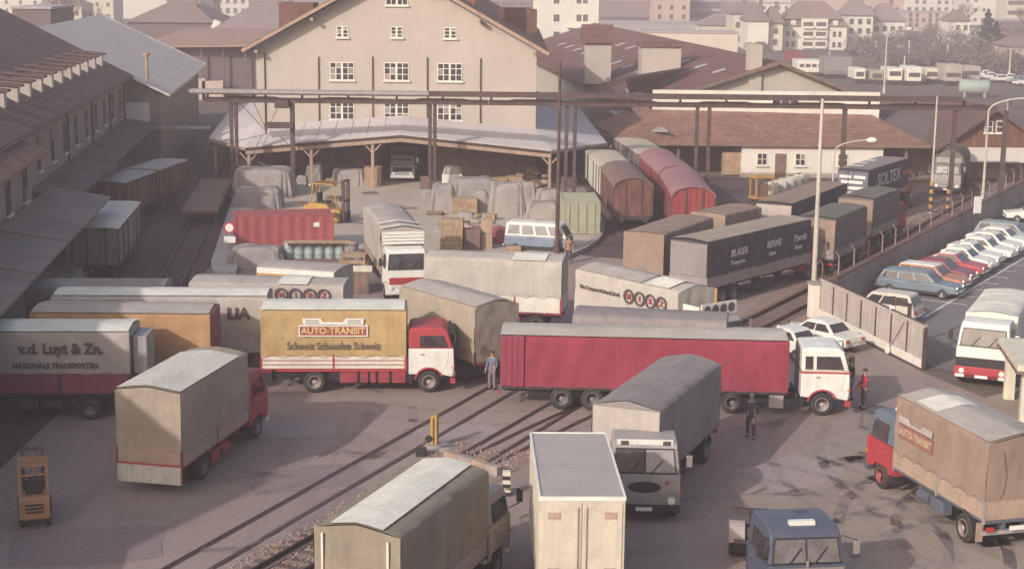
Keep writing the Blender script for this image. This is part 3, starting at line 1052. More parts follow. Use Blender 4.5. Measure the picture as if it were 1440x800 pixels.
def tarp(parent, x0, x1, W, z0, z1, m, ridge=0.22, seed=0, sag=0.018, name='tarpaulin', bows=1.15, soft=1.0, ns=3):
    """canvas cover over hoops: sides sag between the bows, roof falls from a ridge to the eaves"""
    rnd = random.Random(seed)
    ridge *= RIDGE
    L = x1 - x0
    nx = max(8, int(L / 0.2))
    ph = [rnd.uniform(0, 6.28) for _ in range(12)]

    def nz(x, z):
        return 0.4 * math.sin(3.1 * x + 2.3 * z + ph[0]) + 0.35 * math.sin(5.7 * x - 1.9 * z + ph[1]) + 0.25 * math.sin(9.3 * x + 4.1 * z + ph[2]) + 0.3 * math.sin(1.3 * x - 5.2 * z + ph[3])
    prof = []
    for k in range(ns + 4):
        prof.append(('s', -1, z0 + (z1 - z0 - 0.06) * k / (ns + 3)))
    for k in range(9):
        prof.append(('r', -1 + 2 * k / 8.0, 0))
    for k in range(ns + 4)[::-1]:
        prof.append(('s', 1, z0 + (z1 - z0 - 0.06) * k / (ns + 3)))

    def P(u, v):
        i = int(round(v * (len(prof) - 1)))
        kd, a, z = prof[i]
        x = x0 + L * u
        bow = abs(math.sin(math.pi * (x - x0) / bows))
        edge = min(1, 6 * u, 6 * (1 - u))
        if kd == 's':
            h = (z - z0) / (z1 - z0)
            m_ = min(u, 1 - u) * L
            fold = .04 * math.sin(7 * (m_ * .9 + (1 - h) * .8) + ph[5]) * math.exp(-1.1 * m_) + .016 * math.sin(4.2 * x + 2.6 * z * a + ph[6]) * math.sin(1.1 * x + ph[7])
            tb = min(1, 5 * (1 - h) + .1)
            y = a * (W / 2 + tb * soft * fold * min(.3 + h, 4 * h) + tb * soft * 0.022 * nz(x, z) * min(1, 4 * h) - sag * bow * edge * (0.3 + h) * min(1, 3 * h) + 0.02 * (1 - h))
            return (x, y, z)
        y = a * (W / 2 - 0.02)
        zz = z1 + ridge * (1 - abs(a) ** 1.15) - (0.022 * bow + 0.010 * nz(x, y)) * edge * soft * (1.0 - 0.7 * abs(a)) - (0.03 if abs(a) > 0.99 else 0)
        return (x, y, zz)
    b = MB()
    b.grid(P, nx, len(prof) - 1)
    # end walls
    for xe, sg in ((x0, -1), (x1, 1)):
        def E(u, v, xe=xe, sg=sg):
            y = -W / 2 + W * u
            top = z1 + ridge * (1 - abs(2 * u - 1) ** 1.15) - 0.03
            z = z0 + (top - z0) * v
            e = min(1, 5 * u, 5 * (1 - u), 5 * v, 5 * (1 - v))
            m_ = min(u, 1 - u)
            fold = .035 * math.sin(11 * (m_ * 1.6 + (1 - v) * .75) + ph[4]) * math.exp(-2.2 * m_) * (.3 + v)
            return (xe + sg * soft * e * (0.026 * nz(y * 1.4 + 3, z * 1.2) + fold), y, z)
        b.grid(E, 16, 12)
    o = b.build(name, m, parent, smooth=True)
    # stitched seams over the cover and the lashing along its foot
    nsm = max(2, int(L / 2.3))
    for k in range(1, nsm):
        u0 = round(k / nsm * nx) / nx
        q = MB()
        q.grid(lambda a_, v_: (lambda p: (p[0] + (a_ - .5) * .07, p[1] * 1.006, p[2] + (.012 if abs(p[1]) < W / 2 - .03 else 0)))(P(u0, v_)), 1, len(prof) - 1)
        q.build('seam', m, o)
    for sd in (-1, 1):
        q = MB()
        pts = []
        nr = int(L / .45)
        for k in range(nr + 1):
            x = x0 + .08 + (L - .16) * k / nr
            pts.append((x, sd * (W / 2 + .05), z0 + (.13 if k % 2 else -.05)))
        q.path(pts, .008, 4)
        q.build('lashing', M_rope, o)
    return o


def roof_patch(parent, x0, x1, W, z1, ridge, m, ya=-1.0, yb=1.0, name='roof_patch'):
    """lighter sheet let into the canvas roof"""
    ridge *= RIDGE
    b = MB()

    def P(u, v, lift):
        a = (ya + (yb - ya) * v) * 0.985
        return (x0 + (x1 - x0) * u, a * W / 2, z1 + ridge * (1 - abs(a) ** 1.15) + lift)
    b.grid(lambda u, v: P(u, v, 0.045), 4, 10)
    return b.build(name, m, parent, smooth=True)


def boards(parent, x0, x1, W, z0, z1, m, n=3, posts=None, m_post=None, ends=True, label=None):
    """drop sides: every side is a run of panels with grooves between the planks"""
    pm = m_post or M_chassis
    npn = max(1, int((x1 - x0) / 2.6 + .5))
    for s in (-1, 1):
        for i in range(npn):
            xa = x0 + (x1 - x0) * i / npn + 0.05
            xb = x0 + (x1 - x0) * (i + 1) / npn - 0.05
            b = MB()
            h = (z1 - z0) / n
            for k in range(n):
                b.box(xa, s * W / 2 - 0.03, z0 + k * h + 0.012, xb, s * W / 2 + 0.028, z0 + (k + 1) * h - 0.012)
            b.box(xa, s * W / 2 - 0.025, z0, xb, s * W / 2 + 0.012, z1)
            b.build('drop_side', m, parent)
        b = MB()
        for i in range(npn + 1):
            x = x0 + (x1 - x0) * i / npn
            b.box(x - 0.045, s * W / 2 - 0.03, z0 - 0.12, x + 0.045, s * W / 2 + 0.045, z1 + 0.02)
        b.build('stake_post', pm, parent)
    if ends:
        for xe in (x0, x1):
            b = MB()
            b.box(xe - 0.03, -W / 2, z0, xe + 0.03, W / 2, z1)
            b.box(xe - 0.045, -W / 2 + .05, z0 + .08, xe + 0.045, W / 2 - .05, z1 - .06)
            b.build('tail_board', m, parent)


def chassis(parent, x0, x1, z=0.95, m=None, W=2.4, xf=None, gear=True):
    m = m or M_chassis
    b = MB(xf)
    for s in (-0.42, 0.42):
        b.box(x0, s - 0.05, z - 0.28, x1, s + 0.05, z)
    n = max(3, int((x1 - x0) / 1.2))
    for i in range(n + 1):
        x = x0 + (x1 - x0) * i / n
        b.box(x - 0.04, -W / 2 + 0.08, z - 0.03, x + 0.04, W / 2 - 0.08, z + 0.08)
    b.build('chassis', m, parent)
    if gear:
        rnd = random.Random(int(x1 * 100))
        for s in (-1, 1):
            q = MB(xf)
            xm = (x0 + x1) / 2
            q.box(xm - 0.35, s * (W / 2 - 0.45), z - 0.62, xm + 0.45, s * (W / 2 - 0.08), z - 0.12)
            q.build('tool_box', m, parent, 0.02)
            q = MB(xf)
            q.tube((xm + 0.7, s * (W / 2 - 0.32), z - 0.42), (xm + 1.45, s * (W / 2 - 0.32), z - 0.42), 0.24, n=12)
            q.build('fuel_tank', m, parent)


def axle(parent, x, W, r=0.5, rim=None, twin=True, mud=True, m_mud=None, xf=None):
    for s in (-1, 1):
        wheel(parent, x, s * (W / 2 - 0.02), r, 0.3 if not twin else 0.56, rim, xf, s)
    b = MB(xf)
    b.tube((x, -W / 2 + .3, r), (x, W / 2 - .3, r), 0.09, n=8)
    b.box(x - 0.55, -0.48, r + .08, x + .55, -0.38, r + .18)
    b.box(x - 0.55, 0.38, r + .08, x + .55, 0.48, r + .18)
    b.build('axle', M_chassis, parent)
    if mud:
        for s in (-1, 1):
            q = MB(xf)
            pts = [(x + math.cos(a) * (r + 0.1), r + math.sin(a) * (r + 0.1)) for a in [R(10 + k * 16) for k in range(11)]]
            for p, p2 in zip(pts, pts[1:]):
                d = 0.025
                q.hull8([(p[0], s * W / 2, p[1]), (p[0], s * (W / 2 - .5), p[1]), (p2[0], s * (W / 2 - .5), p2[1]), (p2[0], s * W / 2, p2[1])],
                        [(p[0] * 1, s * W / 2, p[1] + d), (p[0], s * (W / 2 - .5), p[1] + d), (p2[0], s * (W / 2 - .5), p2[1] + d), (p2[0], s * W / 2, p2[1] + d)])
            q.build('mudguard', m_mud or M_black, parent)


def cab(parent, x0, W=2.36, top=2.85, L=1.95, lower=None, upper=None, bumper=None, grille=None, screen=None, belt=1.78, waist=None, xf=None, board=None, wheel_r=0.5, rim=None, lean=0.22, front=None, visor=None, split=False, quarter=False, arch=None, plate=True, floor=0.72):
    """forward-control lorry cab with its front at x0+L (+x)"""
    lower, upper = lower or M_red, upper or M_red
    xf_ = xf
    xb, xfr = x0, x0 + L
    wx = x0 + L * 0.46                          # front wheel
    h = W / 2
    # lower shell with wheel cut-outs
    b = MB(xf_)
    ra = wheel_r + 0.1
    arc = [(wx + ra * math.cos(R(a)), wheel_r + ra * math.sin(R(a))) for a in range(180, -1, -20)]
    arc = [p for p in arc if p[1] > floor - 0.02]
    prof = [(xb, floor)] + [(arc[0][0], floor)] + arc + [(arc[-1][0], floor)] + [(xfr - 0.02, floor - 0.12), (xfr + 0.05, 1.1), (xfr + 0.02, belt), (xb, belt)]
    b.prism(prof, -h, h)
    b.build('cab_lower', lower, parent, 0.05, 2)
    b = MB(xf_)
    tp = [(xb, belt + 0.003), (xfr + 0.0, belt + 0.003), (xfr - lean, top - 0.2), (xfr - lean - 0.2, top - 0.03), (xb + L * 0.45, top), (xb + 0.1, top - 0.05), (xb, top - 0.16)]
    b.prism(tp, -h + 0.01, h - 0.01, inset=lambda z: max(0, (z - belt)) * 0.1)
    b.build('cab_upper', upper, parent, 0.07, 3)
    # front screen
    ins = lambda z: max(0, (z - belt)) * 0.1
    za, zb = belt + 0.08, top - 0.3
    fx = lambda z: xfr - lean * (z - belt) / (top - 0.2 - belt)
    sm = screen or M_glass
    fr = MB(xf_)
    d = 0.03
    fr.hull8([(fx(za) - .02, -h + .12, za - .04), (fx(za) + d, -h + .12, za - .04), (fx(za) + d, h - .12, za - .04), (fx(za) - .02, h - .12, za - .04)],
             [(fx(zb) - .02, -h + .14 + ins(zb), zb + .04), (fx(zb) + d, -h + .14 + ins(zb), zb + .04), (fx(zb) + d, h - .14 - ins(zb), zb + .04), (fx(zb) - .02, h - .14 - ins(zb), zb + .04)])
    fo = fr.build('windscreen', M_black, parent)
    halves = ((-h + .17, -0.03), (0.03, h - .17)) if split else ((-h + .17, h - .17),)
    for k, (ya, yb) in enumerate(halves):
        g = MB(xf_)
        ia = ins(zb) if ya < -0.1 else 0
        ib = ins(zb) if yb > 0.1 else 0
        g.hull8([(fx(za), ya, za), (fx(za) + d + .012, ya, za), (fx(za) + d + .012, yb, za), (fx(za), yb, za)],
                [(fx(zb), ya + ia, zb), (fx(zb) + d + .012, ya + ia, zb), (fx(zb) + d + .012, yb - ib, zb), (fx(zb), yb - ib, zb)])
        g.build('pane', (sm if not isinstance(sm, tuple) else sm[k]), fo)
    for yy in (-0.5, 0.25):
        wq = MB(xf_)
        wq.beam((fx(za) + .07, yy, za), (fx(za + .4) + .07, yy + .35, za + .42), 0.025)
        wq.build('wiper', M_black, parent)
    # side windows and doors
    for s in (-1, 1):
        y = s * (h + 0.004)
        xa, xc = xb + (0.62 if quarter else 0.5), xfr - 0.28
        zt = top - 0.38
        dr = MB(xf_)
        dr.prism([(xa - .06, belt - .85), (xc - .02, belt - .85), (xc + .12, belt - .05), (xa - .06, belt - .05)], s * (h + 0.018), s * (h - .02))
        do = dr.build('door', lower, parent, 0.01)
        q = MB(xf_)
        q.box(xa + .02, s * (h + .05), belt - .28, xa + .18, s * (h + .012), belt - .23)
        q.build('handle', M_chrome, do)
        for nm, pa, pb in (('side_window', xa, xc),) + ((('quarter_window', xb + .15, xb + .47),) if quarter else ()):
            q = MB(xf_)
            i1, i2 = ins(belt + .08) - .01, ins(zt) - .012
            cx = 0.13 if nm == 'side_window' else 0
            q.hull8([(pa, s * (h - i1 - .03), belt + .08), (pb + .05 * (cx > 0), s * (h - i1 - .03), belt + .08), (pb + .05 * (cx > 0), s * (h - i1 + .012), belt + .08), (pa, s * (h - i1 + .012), belt + .08)],
                    [(pa, s * (h - i2 - .03), zt), (pb - cx, s * (h - i2 - .03), zt), (pb - cx, s * (h - i2 + .012), zt), (pa, s * (h - i2 + .012), zt)])
            q.build(nm, M_glass, parent)
        m_ = MB(xf_)
        m_.path([(xfr - .1, s * h, belt + .15), (xfr + .1, s * (h + .28), belt + .3), (xfr + .1, s * (h + .28), belt + .75), (xfr - .25, s * (h - .05), top - .25)], 0.018, 6)
        mo = m_.build('mirror_arm', M_black, parent)
        m_ = MB(xf_)
        m_.box(xfr + .07, s * (h + .18), belt + .32, xfr + .13, s * (h + .38), belt + .72)
        m_.build('mirror', M_chrome if s > 0 else M_black, mo, 0.015)
        m_ = MB(xf_)
        m_.box(xb + .02, s * (h - .45), 0.38, xb + .12, s * (h), 0.85)
        m_.build('mud_flap', M_black, parent)
        wheel(parent, wx, s * (h - 0.01), wheel_r, 0.28, rim, xf_, s)
        if arch:
            q = MB(xf_)
            pts = [(wx + (ra + .0) * math.cos(R(a)), wheel_r + (ra + .0) * math.sin(R(a))) for a in range(168, 10, -18)]
            for p, p2 in zip(pts, pts[1:]):
                k = 1.12
                o1 = (wx + (p[0] - wx) * k, wheel_r + (p[1] - wheel_r) * k)
                o2 = (wx + (p2[0] - wx) * k, wheel_r + (p2[1] - wheel_r) * k)
                q.hull8([(p[0], s * (h - .03), p[1]), (p2[0], s * (h - .03), p2[1]), (o2[0], s * (h - .03), o2[1]), (o1[0], s * (h - .03), o1[1])],
                        [(p[0], s * (h + .03), p[1]), (p2[0], s * (h + .03), p2[1]), (o2[0], s * (h + .03), o2[1]), (o1[0], s * (h + .03), o1[1])])
            q.build('wheel_arch', arch, parent)
    if waist:
        q = MB(xf_)
        q.box(xb - .01, -h - .022, belt - .1, xfr + .05, h + .022, belt - .02)
        q.build('waist_stripe', waist, parent)
    # front: grille, lamps, bumper, plate
    q = MB(xf_)
    gz0, gz1 = (1.0, 1.38)
    if front == 'oval':
        q.prism([(0.45 * math.cos(R(a)) * (1.25 if abs(math.cos(R(a))) > .2 else 1), 1.28 + 0.2 * math.sin(R(a))) for a in range(0, 360, 24)], xfr + .02, xfr + .075, 'x')
    else:
        q.box(xfr + .0, -h + .2, gz0, xfr + .075, h - .2, gz1)
        for k in range(5):
            q.box(xfr + .07, -h + .2, gz0 + .03 + k * .065, xfr + .09, h - .2, gz0 + .055 + k * .065)
    q.build('grille', grille or M_black, parent, 0.02)
    for s in (-1, 1):
        q = MB(xf_)
        q.tube((xfr - .02, s * (h - .28), 0.82), (xfr + .085, s * (h - .28), 0.82), 0.13, n=14)
        q.build('headlight', M_lamp, parent)
        q = MB(xf_)
        q.box(xfr - .05, s * (h - .02), 1.1, xfr + .06, s * (h + .03), 1.2)
        q.build('indicator', M_orange, parent)
    q = MB(xf_)
    q.box(xfr - .12, -h - .01, 0.42, xfr + .12, h + .01, 0.66)
    q.build('bumper', bumper or M_white, parent, 0.03)
    if plate:
        q = MB(xf_)
        q.box(xfr + .11, -0.28, 0.47, xfr + .135, 0.28, 0.6)
        q.build('number_plate', M_plate, parent)
    if board:
        q = MB(xf_)
        q.box(xfr - lean - .35, -h + .08, top - 0.02, xfr - lean - .27, h - .08, top + .42)
        q.build('roof_board', board, parent, 0.015)
    if visor:
        q = MB(xf_)
        q.hull8([(xfr - lean - .02, -h + .15, top - .24), (xfr - lean + .3, -h + .2, top - .3), (xfr - lean + .3, h - .2, top - .3), (xfr - lean - .02, h - .15, top - .24)],
                [(xfr - lean - .02, -h + .15, top - .2), (xfr - lean + .3, -h + .2, top - .27), (xfr - lean + .3, h - .2, top - .27), (xfr - lean - .02, h - .15, top - .2)])
        q.build('visor', visor, parent)


def rear_lights(parent, x, W, z=0.85):
    for s in (-1, 1):
        q = MB()
        q.box(x - .05, s * (W / 2 - .35), z - .07, x + .02, s * (W / 2 - .08), z + .07)
        q.build('rear_light', M_redlens, parent)
    q = MB()
    q.box(x - .04, -.28, z - .08, x + .02, .28, z + .06)
    q.build('number_plate', M_plate, parent)


def place(A, H, yaw, L, W, fx, sy):
    """ground centre of a box body from one top corner seen at pixel A; fx +1 front / -1 rear corner, sy +1 left / -1 right"""
    a = at(A[0], A[1], H)
    c, s = math.cos(yaw), math.sin(yaw)
    return Vector((a.x - (fx * L / 2 * c - sy * W / 2 * s), a.y - (fx * L / 2 * s + sy * W / 2 * c), 0))


def wing_logo(parent, x, z, y, s, sc, m):
    """white winged emblem over a name board"""
    b = MB()
    pts = [(-1.35, .28), (-1.3, .0), (1.3, .0), (1.35, .28), (.55, .28), (.42, .12), (-.42, .12), (-.55, .28)]
    b.prism([(x + (a * sc) * -s, z + c * sc) for a, c in pts], y, y + s * 0.018)
    return b.build('emblem', m, parent)


def body_lorry(name, label, A, H, yaw, L, fx, sy, canvas_m, W=2.46, floor=1.12, side_h=0.6, side_m=None, post_m=None, ridge=0.22, seed=1, rear_ax=(), chassis_m=None, group='lorries and trailers parked in the yard', cat='lorry', rim=None, n_pl=3, gear=True):
    yaw = R(yaw)
    c = place(A, H, yaw, L, W, fx, sy)
    t = thing(name, label, cat, c, yaw, group)
    z0 = floor + side_h - 0.04
    tarp(t, -L / 2, L / 2, W, z0 if side_m else floor, H, canvas_m, ridge, seed)
    if side_m:
        boards(t, -L / 2 + .02, L / 2 - .02, W - 0.02, floor, floor + side_h, side_m, n_pl, m_post=post_m)
    b = MB()
    b.box(-L / 2 + .03, -W / 2 + .05, floor - .12, L / 2 - .03, W / 2 - .05, floor - .002)
    b.build('load_floor', chassis_m or M_chassis, t)
    chassis(t, -L / 2 + .1, L / 2 - .05, floor - .12, chassis_m, W, gear=gear)
    for x in rear_ax:
        axle(t, x, W, 0.5, rim)
    rear_lights(t, -L / 2 - .02, W, floor - .3)
    return t


# ---------------------------------------------------------------- the lorries, front of the yard to the back
C_ochre = canvas('ochre canvas', (0.47, 0.325, 0.15), (0.41, 0.28, 0.145), 0.35)
C_ochre2 = canvas('brown ochre canvas', (0.43, 0.25, 0.125), (0.33, 0.2, 0.11), 0.5)
C_grey = canvas('grey canvas', (0.30, 0.26, 0.24))
C_lgrey = canvas('light grey canvas', (0.42, 0.37, 0.33), (0.34, 0.3, 0.27), 0.5)
C_cream = canvas('cream canvas', (0.46, 0.415, 0.36), (0.40, 0.36, 0.31), 0.3)
C_tan = canvas('tan canvas', (0.35, 0.29, 0.225), (0.29, 0.235, 0.19), 0.5)
C_olive = canvas('olive canvas', (0.245, 0.21, 0.165), (0.19, 0.16, 0.13), 0.5)
C_pale = canvas('pale worn canvas', (0.62, 0.57, 0.49), (0.5, 0.46, 0.4), 0.4)
C_white = canvas('white sheet', (0.70, 0.67, 0.58), (0.58, 0.54, 0.46), 0.4)
C_mag = canvas('magenta red canvas', (0.275, 0.045, 0.07), (0.21, 0.042, 0.058), 0.5)
C_dark = canvas('dark blue grey canvas', (0.070, 0.062, 0.072), (0.11, 0.09, 0.09), 0.5)
C_dgrey = canvas('dark grey canvas', (0.15, 0.125, 0.12), (0.2, 0.16, 0.15), 0.5)
C_mgrey = canvas('mid grey canvas', (0.25, 0.22, 0.215), (0.31, 0.27, 0.255), 0.5)
C_green = canvas('grey green canvas', (0.145, 0.14, 0.115), (0.2, 0.18, 0.15), 0.5)
C_brown = canvas('brown canvas', (0.29, 0.21, 0.165), (0.23, 0.165, 0.13), 0.5)
M_rail_white = paint('white side boards', (0.68, 0.63, 0.53), 0.6, (0.45, 0.36, 0.3), 0.35)
M_board_tan = paint('tan side boards', (0.40, 0.29, 0.22), 0.7)
M_board_grey = paint('grey side boards', (0.31, 0.26, 0.25), 0.7)
M_magboard = paint('magenta side boards', (0.24, 0.05, 0.085), 0.7)
M_bluep = paint('blue grey paint', (0.075, 0.085, 0.125), 0.4)
M_blued = paint('blue cab paint', (0.12, 0.155, 0.20), 0.5)
M_greyp = paint('grey cab paint', (0.34, 0.31, 0.30), 0.5)
M_alu = mat('ribbed alloy sheet', (0.33, 0.305, 0.30), 0.5, 0.08, 1, 0.1, 5)
M_box = paint('cream box panel', (0.56, 0.50, 0.41), 0.55, (0.4, 0.33, 0.25), 0.5)

# 1 yellow lorry with red and white cab
t = body_lorry('tarpaulin_lorry', 'yellow tarpaulin lorry with winged AUTO-TRANSIT sign and red and white cab', (365.5, 437), 3.7, 2.6, 6.35, -1, -1, C_ochre, floor=1.12, side_h=0.56, side_m=M_rail_white, post_m=M_red, seed=3, rear_ax=(-0.85,), chassis_m=M_chassis_red, rim=M_rim_pale, n_pl=3, gear=False)
roof_patch(t, -3.15, 3.1, 2.46, 3.7, 0.22, C_white)
cab(t, 3.28, lower=M_white, upper=M_red, bumper=M_red, belt=2.0, top=2.95, grille=M_red, rim=M_rim_pale, arch=M_red, visor=M_black, floor=0.85)
for i, (xa, xb) in enumerate(((0.25, 1.05), (1.15, 1.5), (1.6, 1.85), (1.95, 2.45), (2.55, 3.15))):
    for s in (-1, 1):
        b = MB()
        b.box(xa, s * 0.75, 0.45, xb, s * 1.2, 0.98)
        b.build('tool_box', M_chassis_red, t, 0.04)
b = MB()
b.box(-3.0, -1.245, 0.98, 3.2, -1.2, 1.1)
b.box(-3.0, 1.2, 0.98, 3.2, 1.245, 1.1)
b.build('side_rail', M_red, t)
y = -1.30
b = MB()
b.box(-1.45, y + .06, 2.62, 1.45, y, 3.02)
b.build('name_board', M_inkred, t)
b = MB()
for q in ((-1.5, 2.57, 1.5, 2.62), (-1.5, 3.02, 1.5, 3.07), (-1.5, 2.62, -1.45, 3.02), (1.45, 2.62, 1.5, 3.02)):
    b.box(q[0], y + .06, q[1], q[2], y - .012, q[3])
b.build('board_edge', M_inkwhite, t)
text('AUTO-TRANSIT', 0.40, mat('yellow lettering', (0.62, 0.45, 0.2), 0.8), t, (0, y - .012, 2.82), ROT_RIGHT, 0.012, sx=0.98)
wing_logo(t, 0, 3.1, y, -1, 1.0, M_inkwhite)
for z in (3.17, 3.27):
    b = MB()
    b.box(-1.2, y - .03, z, -.62, y - .015, z + .04)
    b.box(.62, y - .03, z, 1.2, y - .015, z + .04)
    b.build('emblem_line', M_inkgrey, t)
text('Schweiz Schweden Schweiz', 0.47, mat('brown grey lettering', (0.15, 0.11, 0.09), .8, .1, 4), t, (0.0, y - .005, 2.14), ROT_RIGHT, 0.006, sx=0.78)
for z in (1.3, 1.49):
    b = MB()
    b.box(-3.1, -1.275, z - .014, 3.1, -1.255, z + .014)
    b.build('side_stripe', M_red, t)

# 2 long magenta articulated lorry
yaw2 = -2.8
L2 = 12.15
c2 = place((704, 471), 3.22, R(yaw2), L2, 2.46, -1, -1)
t = thing('articulated_lorry', 'long magenta red articulated lorry with white cab standing across the yard', 'lorry', c2, R(yaw2), 'lorries and trailers parked in the yard')
tarp(t, -L2 / 2 + 1.05, L2 / 2, 2.46, 1.0, 3.2, C_mag, 0.2, 11, 0.02, soft=1.6)
roof_patch(t, -L2 / 2, L2 / 2 - .05, 2.5, 3.2, 0.2, C_cream, name='roof_sheet')
b = MB()
b.box(-L2 / 2, -1.26, 0.98, -L2 / 2 + 1.02, 1.26, 3.2)
b.build('tail_section', M_magboard, t, 0.03)
b = MB()
for k in range(4):
    b.box(-L2 / 2 + .08 + k * .25, -1.285, 1.02, -L2 / 2 + .25 + k * .25, -1.262, 3.1)
b.build('tail_rib', C_mag, t)
b = MB()
b.box(-L2 / 2, -1.2, 0.88, L2 / 2, 1.2, 0.998)
b.build('load_floor', M_chassis, t)
chassis(t, -L2 / 2 + .1, L2 / 2, 0.88, None, 2.46)
for x in (-L2 / 2 + 2.62, -L2 / 2 + 3.92):
    axle(t, x, 2.46, 0.5, M_rim_grey)
axle(t, L2 / 2 - 2.3, 2.46, 0.5, M_rim_grey)
chassis(t, L2 / 2 - 3.2, L2 / 2 + 1.6, 0.8, None, 2.3, gear=False)
b = MB()
b.box(L2 / 2 - .75, -1.2, .3, L2 / 2 - .15, -.8, .85)
b.build('fuel_tank', M_rim_pale, t, 0.03)
b = MB()
b.box(L2 / 2 - 5.6, -.9, 0.15, L2 / 2 - 5.45, -.75, .88)
b.build('landing_leg', M_chassis, t)
cab(t, L2 / 2 + .55, lower=M_white, upper=M_white, bumper=M_red, waist=M_red, top=2.95, belt=1.95, quarter=True, arch=M_red, rim=M_rim_pale, grille=M_black, L=2.0, floor=0.8)
rear_lights(t, -L2 / 2 - .02, 2.46, .72)

# 3 grey tarpaulin articulated lorry with grey cab turned to the viewer
t = body_lorry('tarpaulin_lorry', 'grey tarpaulin lorry seen from ahead, its pale grey cab beside the white box trailer', (929, 578), 3.55, 247, 7.6, 1, 1, C_mgrey, floor=1.1, seed=21, ridge=0.36, rear_ax=(-2.2,), rim=M_rim_grey)
b = MB()
b.box(3.82, -1.22, 1.12, 3.86, 1.22, 3.5)
b.build('front_wall', C_lgrey, t)
xf = Matrix.Translation((3.45, 0.5, 0)) @ Matrix.Rotation(R(21), 4, 'Z')
cab(t, 0.15, W=2.4, lower=M_greyp, upper=M_greyp, bumper=M_black, top=2.85, belt=1.72, front='oval', split=True, screen=(M_glass, M_glass_pale), xf=xf, grille=M_black, L=1.8, plate=True, lean=0.16)
b = MB(xf)
b.box(1.66, -.95, 2.62, 1.74, .95, 2.86)
b.build('roof_board', M_white, t, 0.01)
for yy in (-.82, .6):
    b = MB(xf)
    b.box(1.74, yy, 2.66, 1.76, yy + .26, 2.82)
    b.build('emblem', M_ink, t)
b = MB(xf)
b.tube((1.95, .75, 1.45), (2.0, .75, 1.45), .07, n=12)
b.build('badge', M_red, t)

# 4 white box trailer
yaw4 = 91.8
L4 = 6.45
c4 = place((758, 698), 3.8, R(yaw4), L4, 2.46, -1, 1)
t = thing('box_trailer', 'cream box trailer with grey ribbed roof at the bottom middle', 'trailer', c4, R(yaw4), 'lorries and trailers parked in the yard')
b = MB()
b.box(-L4 / 2, -1.22, 1.0, L4 / 2, 1.22, 3.74)
b.build('box_body', M_box, t, 0.02)
b = MB()
n = 44
for i in range(n):
    xa = -L4 / 2 + .1 + (L4 - .2) * i / n
    b.box(xa, -1.16, 3.76, xa + .09, 1.16, 3.775)
b.box(-L4 / 2 + .05, -1.18, 3.742, L4 / 2 - .05, 1.18, 3.762)
b.build('roof', M_alu, t)
b = MB()
for s in (-1, 1):
    b.box(-L4 / 2 - .015, s * 1.17, 3.68, L4 / 2 + .015, s * 1.235, 3.80)
for xe in (-L4 / 2, L4 / 2):
    b.box(xe - .02, -1.17, 3.68, xe + .05 if xe < 0 else xe + .02, 1.17, 3.80)
b.build('roof_edge', M_white, t)
for s in (-1, 1):
    b = MB()
    b.box(-L4 / 2 - .035, min(s * .02, s * 1.14), 1.05, -L4 / 2 - .003, max(s * .02, s * 1.14), 3.62)
    d = b.build('door', M_box, t, 0.012)
    for z in (1.5, 2.9):
        q = MB()
        q.box(-L4 / 2 - .06, s * .8 - .17, z + .25 if z > 2 else z, -L4 / 2 - .036, s * .8 + .17, (z + .25 if z > 2 else z) + .2)
        q.build('vent' if z > 2 else 'hinge', M_board_tan, d)
    q = MB()
    q.tube((-L4 / 2 - .06, s * .12, 1.1), (-L4 / 2 - .06, s * .12, 3.5), 0.022, n=8)
    q.build('lock_rod', M_rim_pale, d)
    q = MB()
    q.box(-L4 / 2 - .09, s * .12 - .1, 1.55, -L4 / 2 - .05, s * .12 + .1, 1.68)
    q.build('handle', M_board_tan, d)
    q = MB()
    q.box(-L4 / 2 - .03, s * 1.145, 1.02, L4 / 2, s * 1.24, 1.1)
    q.build('side_rail', M_white, t)
for i in range(8):
    x = -L4 / 2 + .4 + i * .8
    b = MB()
    for s in (-1, 1):
        b.box(x - .03, s * 1.218, 1.1, x + .03, s * 1.236, 3.66)
    b.build('side_rib', M_box, t)
chassis(t, -L4 / 2 + .1, L4 / 2, 0.98)
for x in (-1.3, -2.4):
    axle(t, x, 2.44, 0.48)
rear_lights(t, -L4 / 2 - .02, 2.44, .8)

# 5 olive tarpaulin lorry, bottom
t = body_lorry('tarpaulin_lorry', 'olive canvas lorry with a broad white strip along its roof at the bottom edge', (563, 756), 3.75, 69.6, 6.3, -1, -1, C_olive, W=2.52, floor=1.1, side_h=0.62, side_m=M_board_grey, seed=31, ridge=0.3, rear_ax=(-1.3,), rim=M_rim_grey)
roof_patch(t, -3.12, 3.1, 2.52, 3.75, 0.3, C_white, -0.6, 0.66, 'roof_sheet')
for yy in (-.92, 1.0):
    b = MB()
    b.box(-3.22, yy - .03, 1.8, -3.18, yy + .03, 3.6)
    b.build('strap', C_pale, t)
cab(t, 3.3, lower=paint('cream white cab', (0.5, 0.44, 0.36)), upper=M_greyp, top=2.8)

# 6 beige tarpaulin lorry, left
t = body_lorry('tarpaulin_lorry', 'beige canvas lorry with white tail board and crimson cab standing half in shade', (253, 553), 3.75, 77.8, 6.35, -1, -1, C_tan, W=2.46, floor=1.05, side_h=0.5, side_m=M_board_tan, seed=41, ridge=0.24, rear_ax=(-1.2,), chassis_m=M_chassis_red, rim=M_rim_grey)
roof_patch(t, -3.12, 2.4, 2.46, 3.75, 0.24, C_pale, -1, 1, 'roof_sheet')
b = MB()
b.box(-3.26, -1.2, 0.42, -3.2, 1.2, 1.06)
b.build('tail_lift', mat('scuffed white steel', (0.55, 0.52, 0.48), 0.6, 0.15, 2.5, 0.2, 6, 0.2, 0, (0.3, 0.24, 0.22), 0.6, 2.2), t)
b = MB()
b.box(-3.22, -1.2, 1.062, -3.17, 1.2, 1.13)
b.box(-3.22, -1.24, .45, -3.17, -1.2, 1.7)
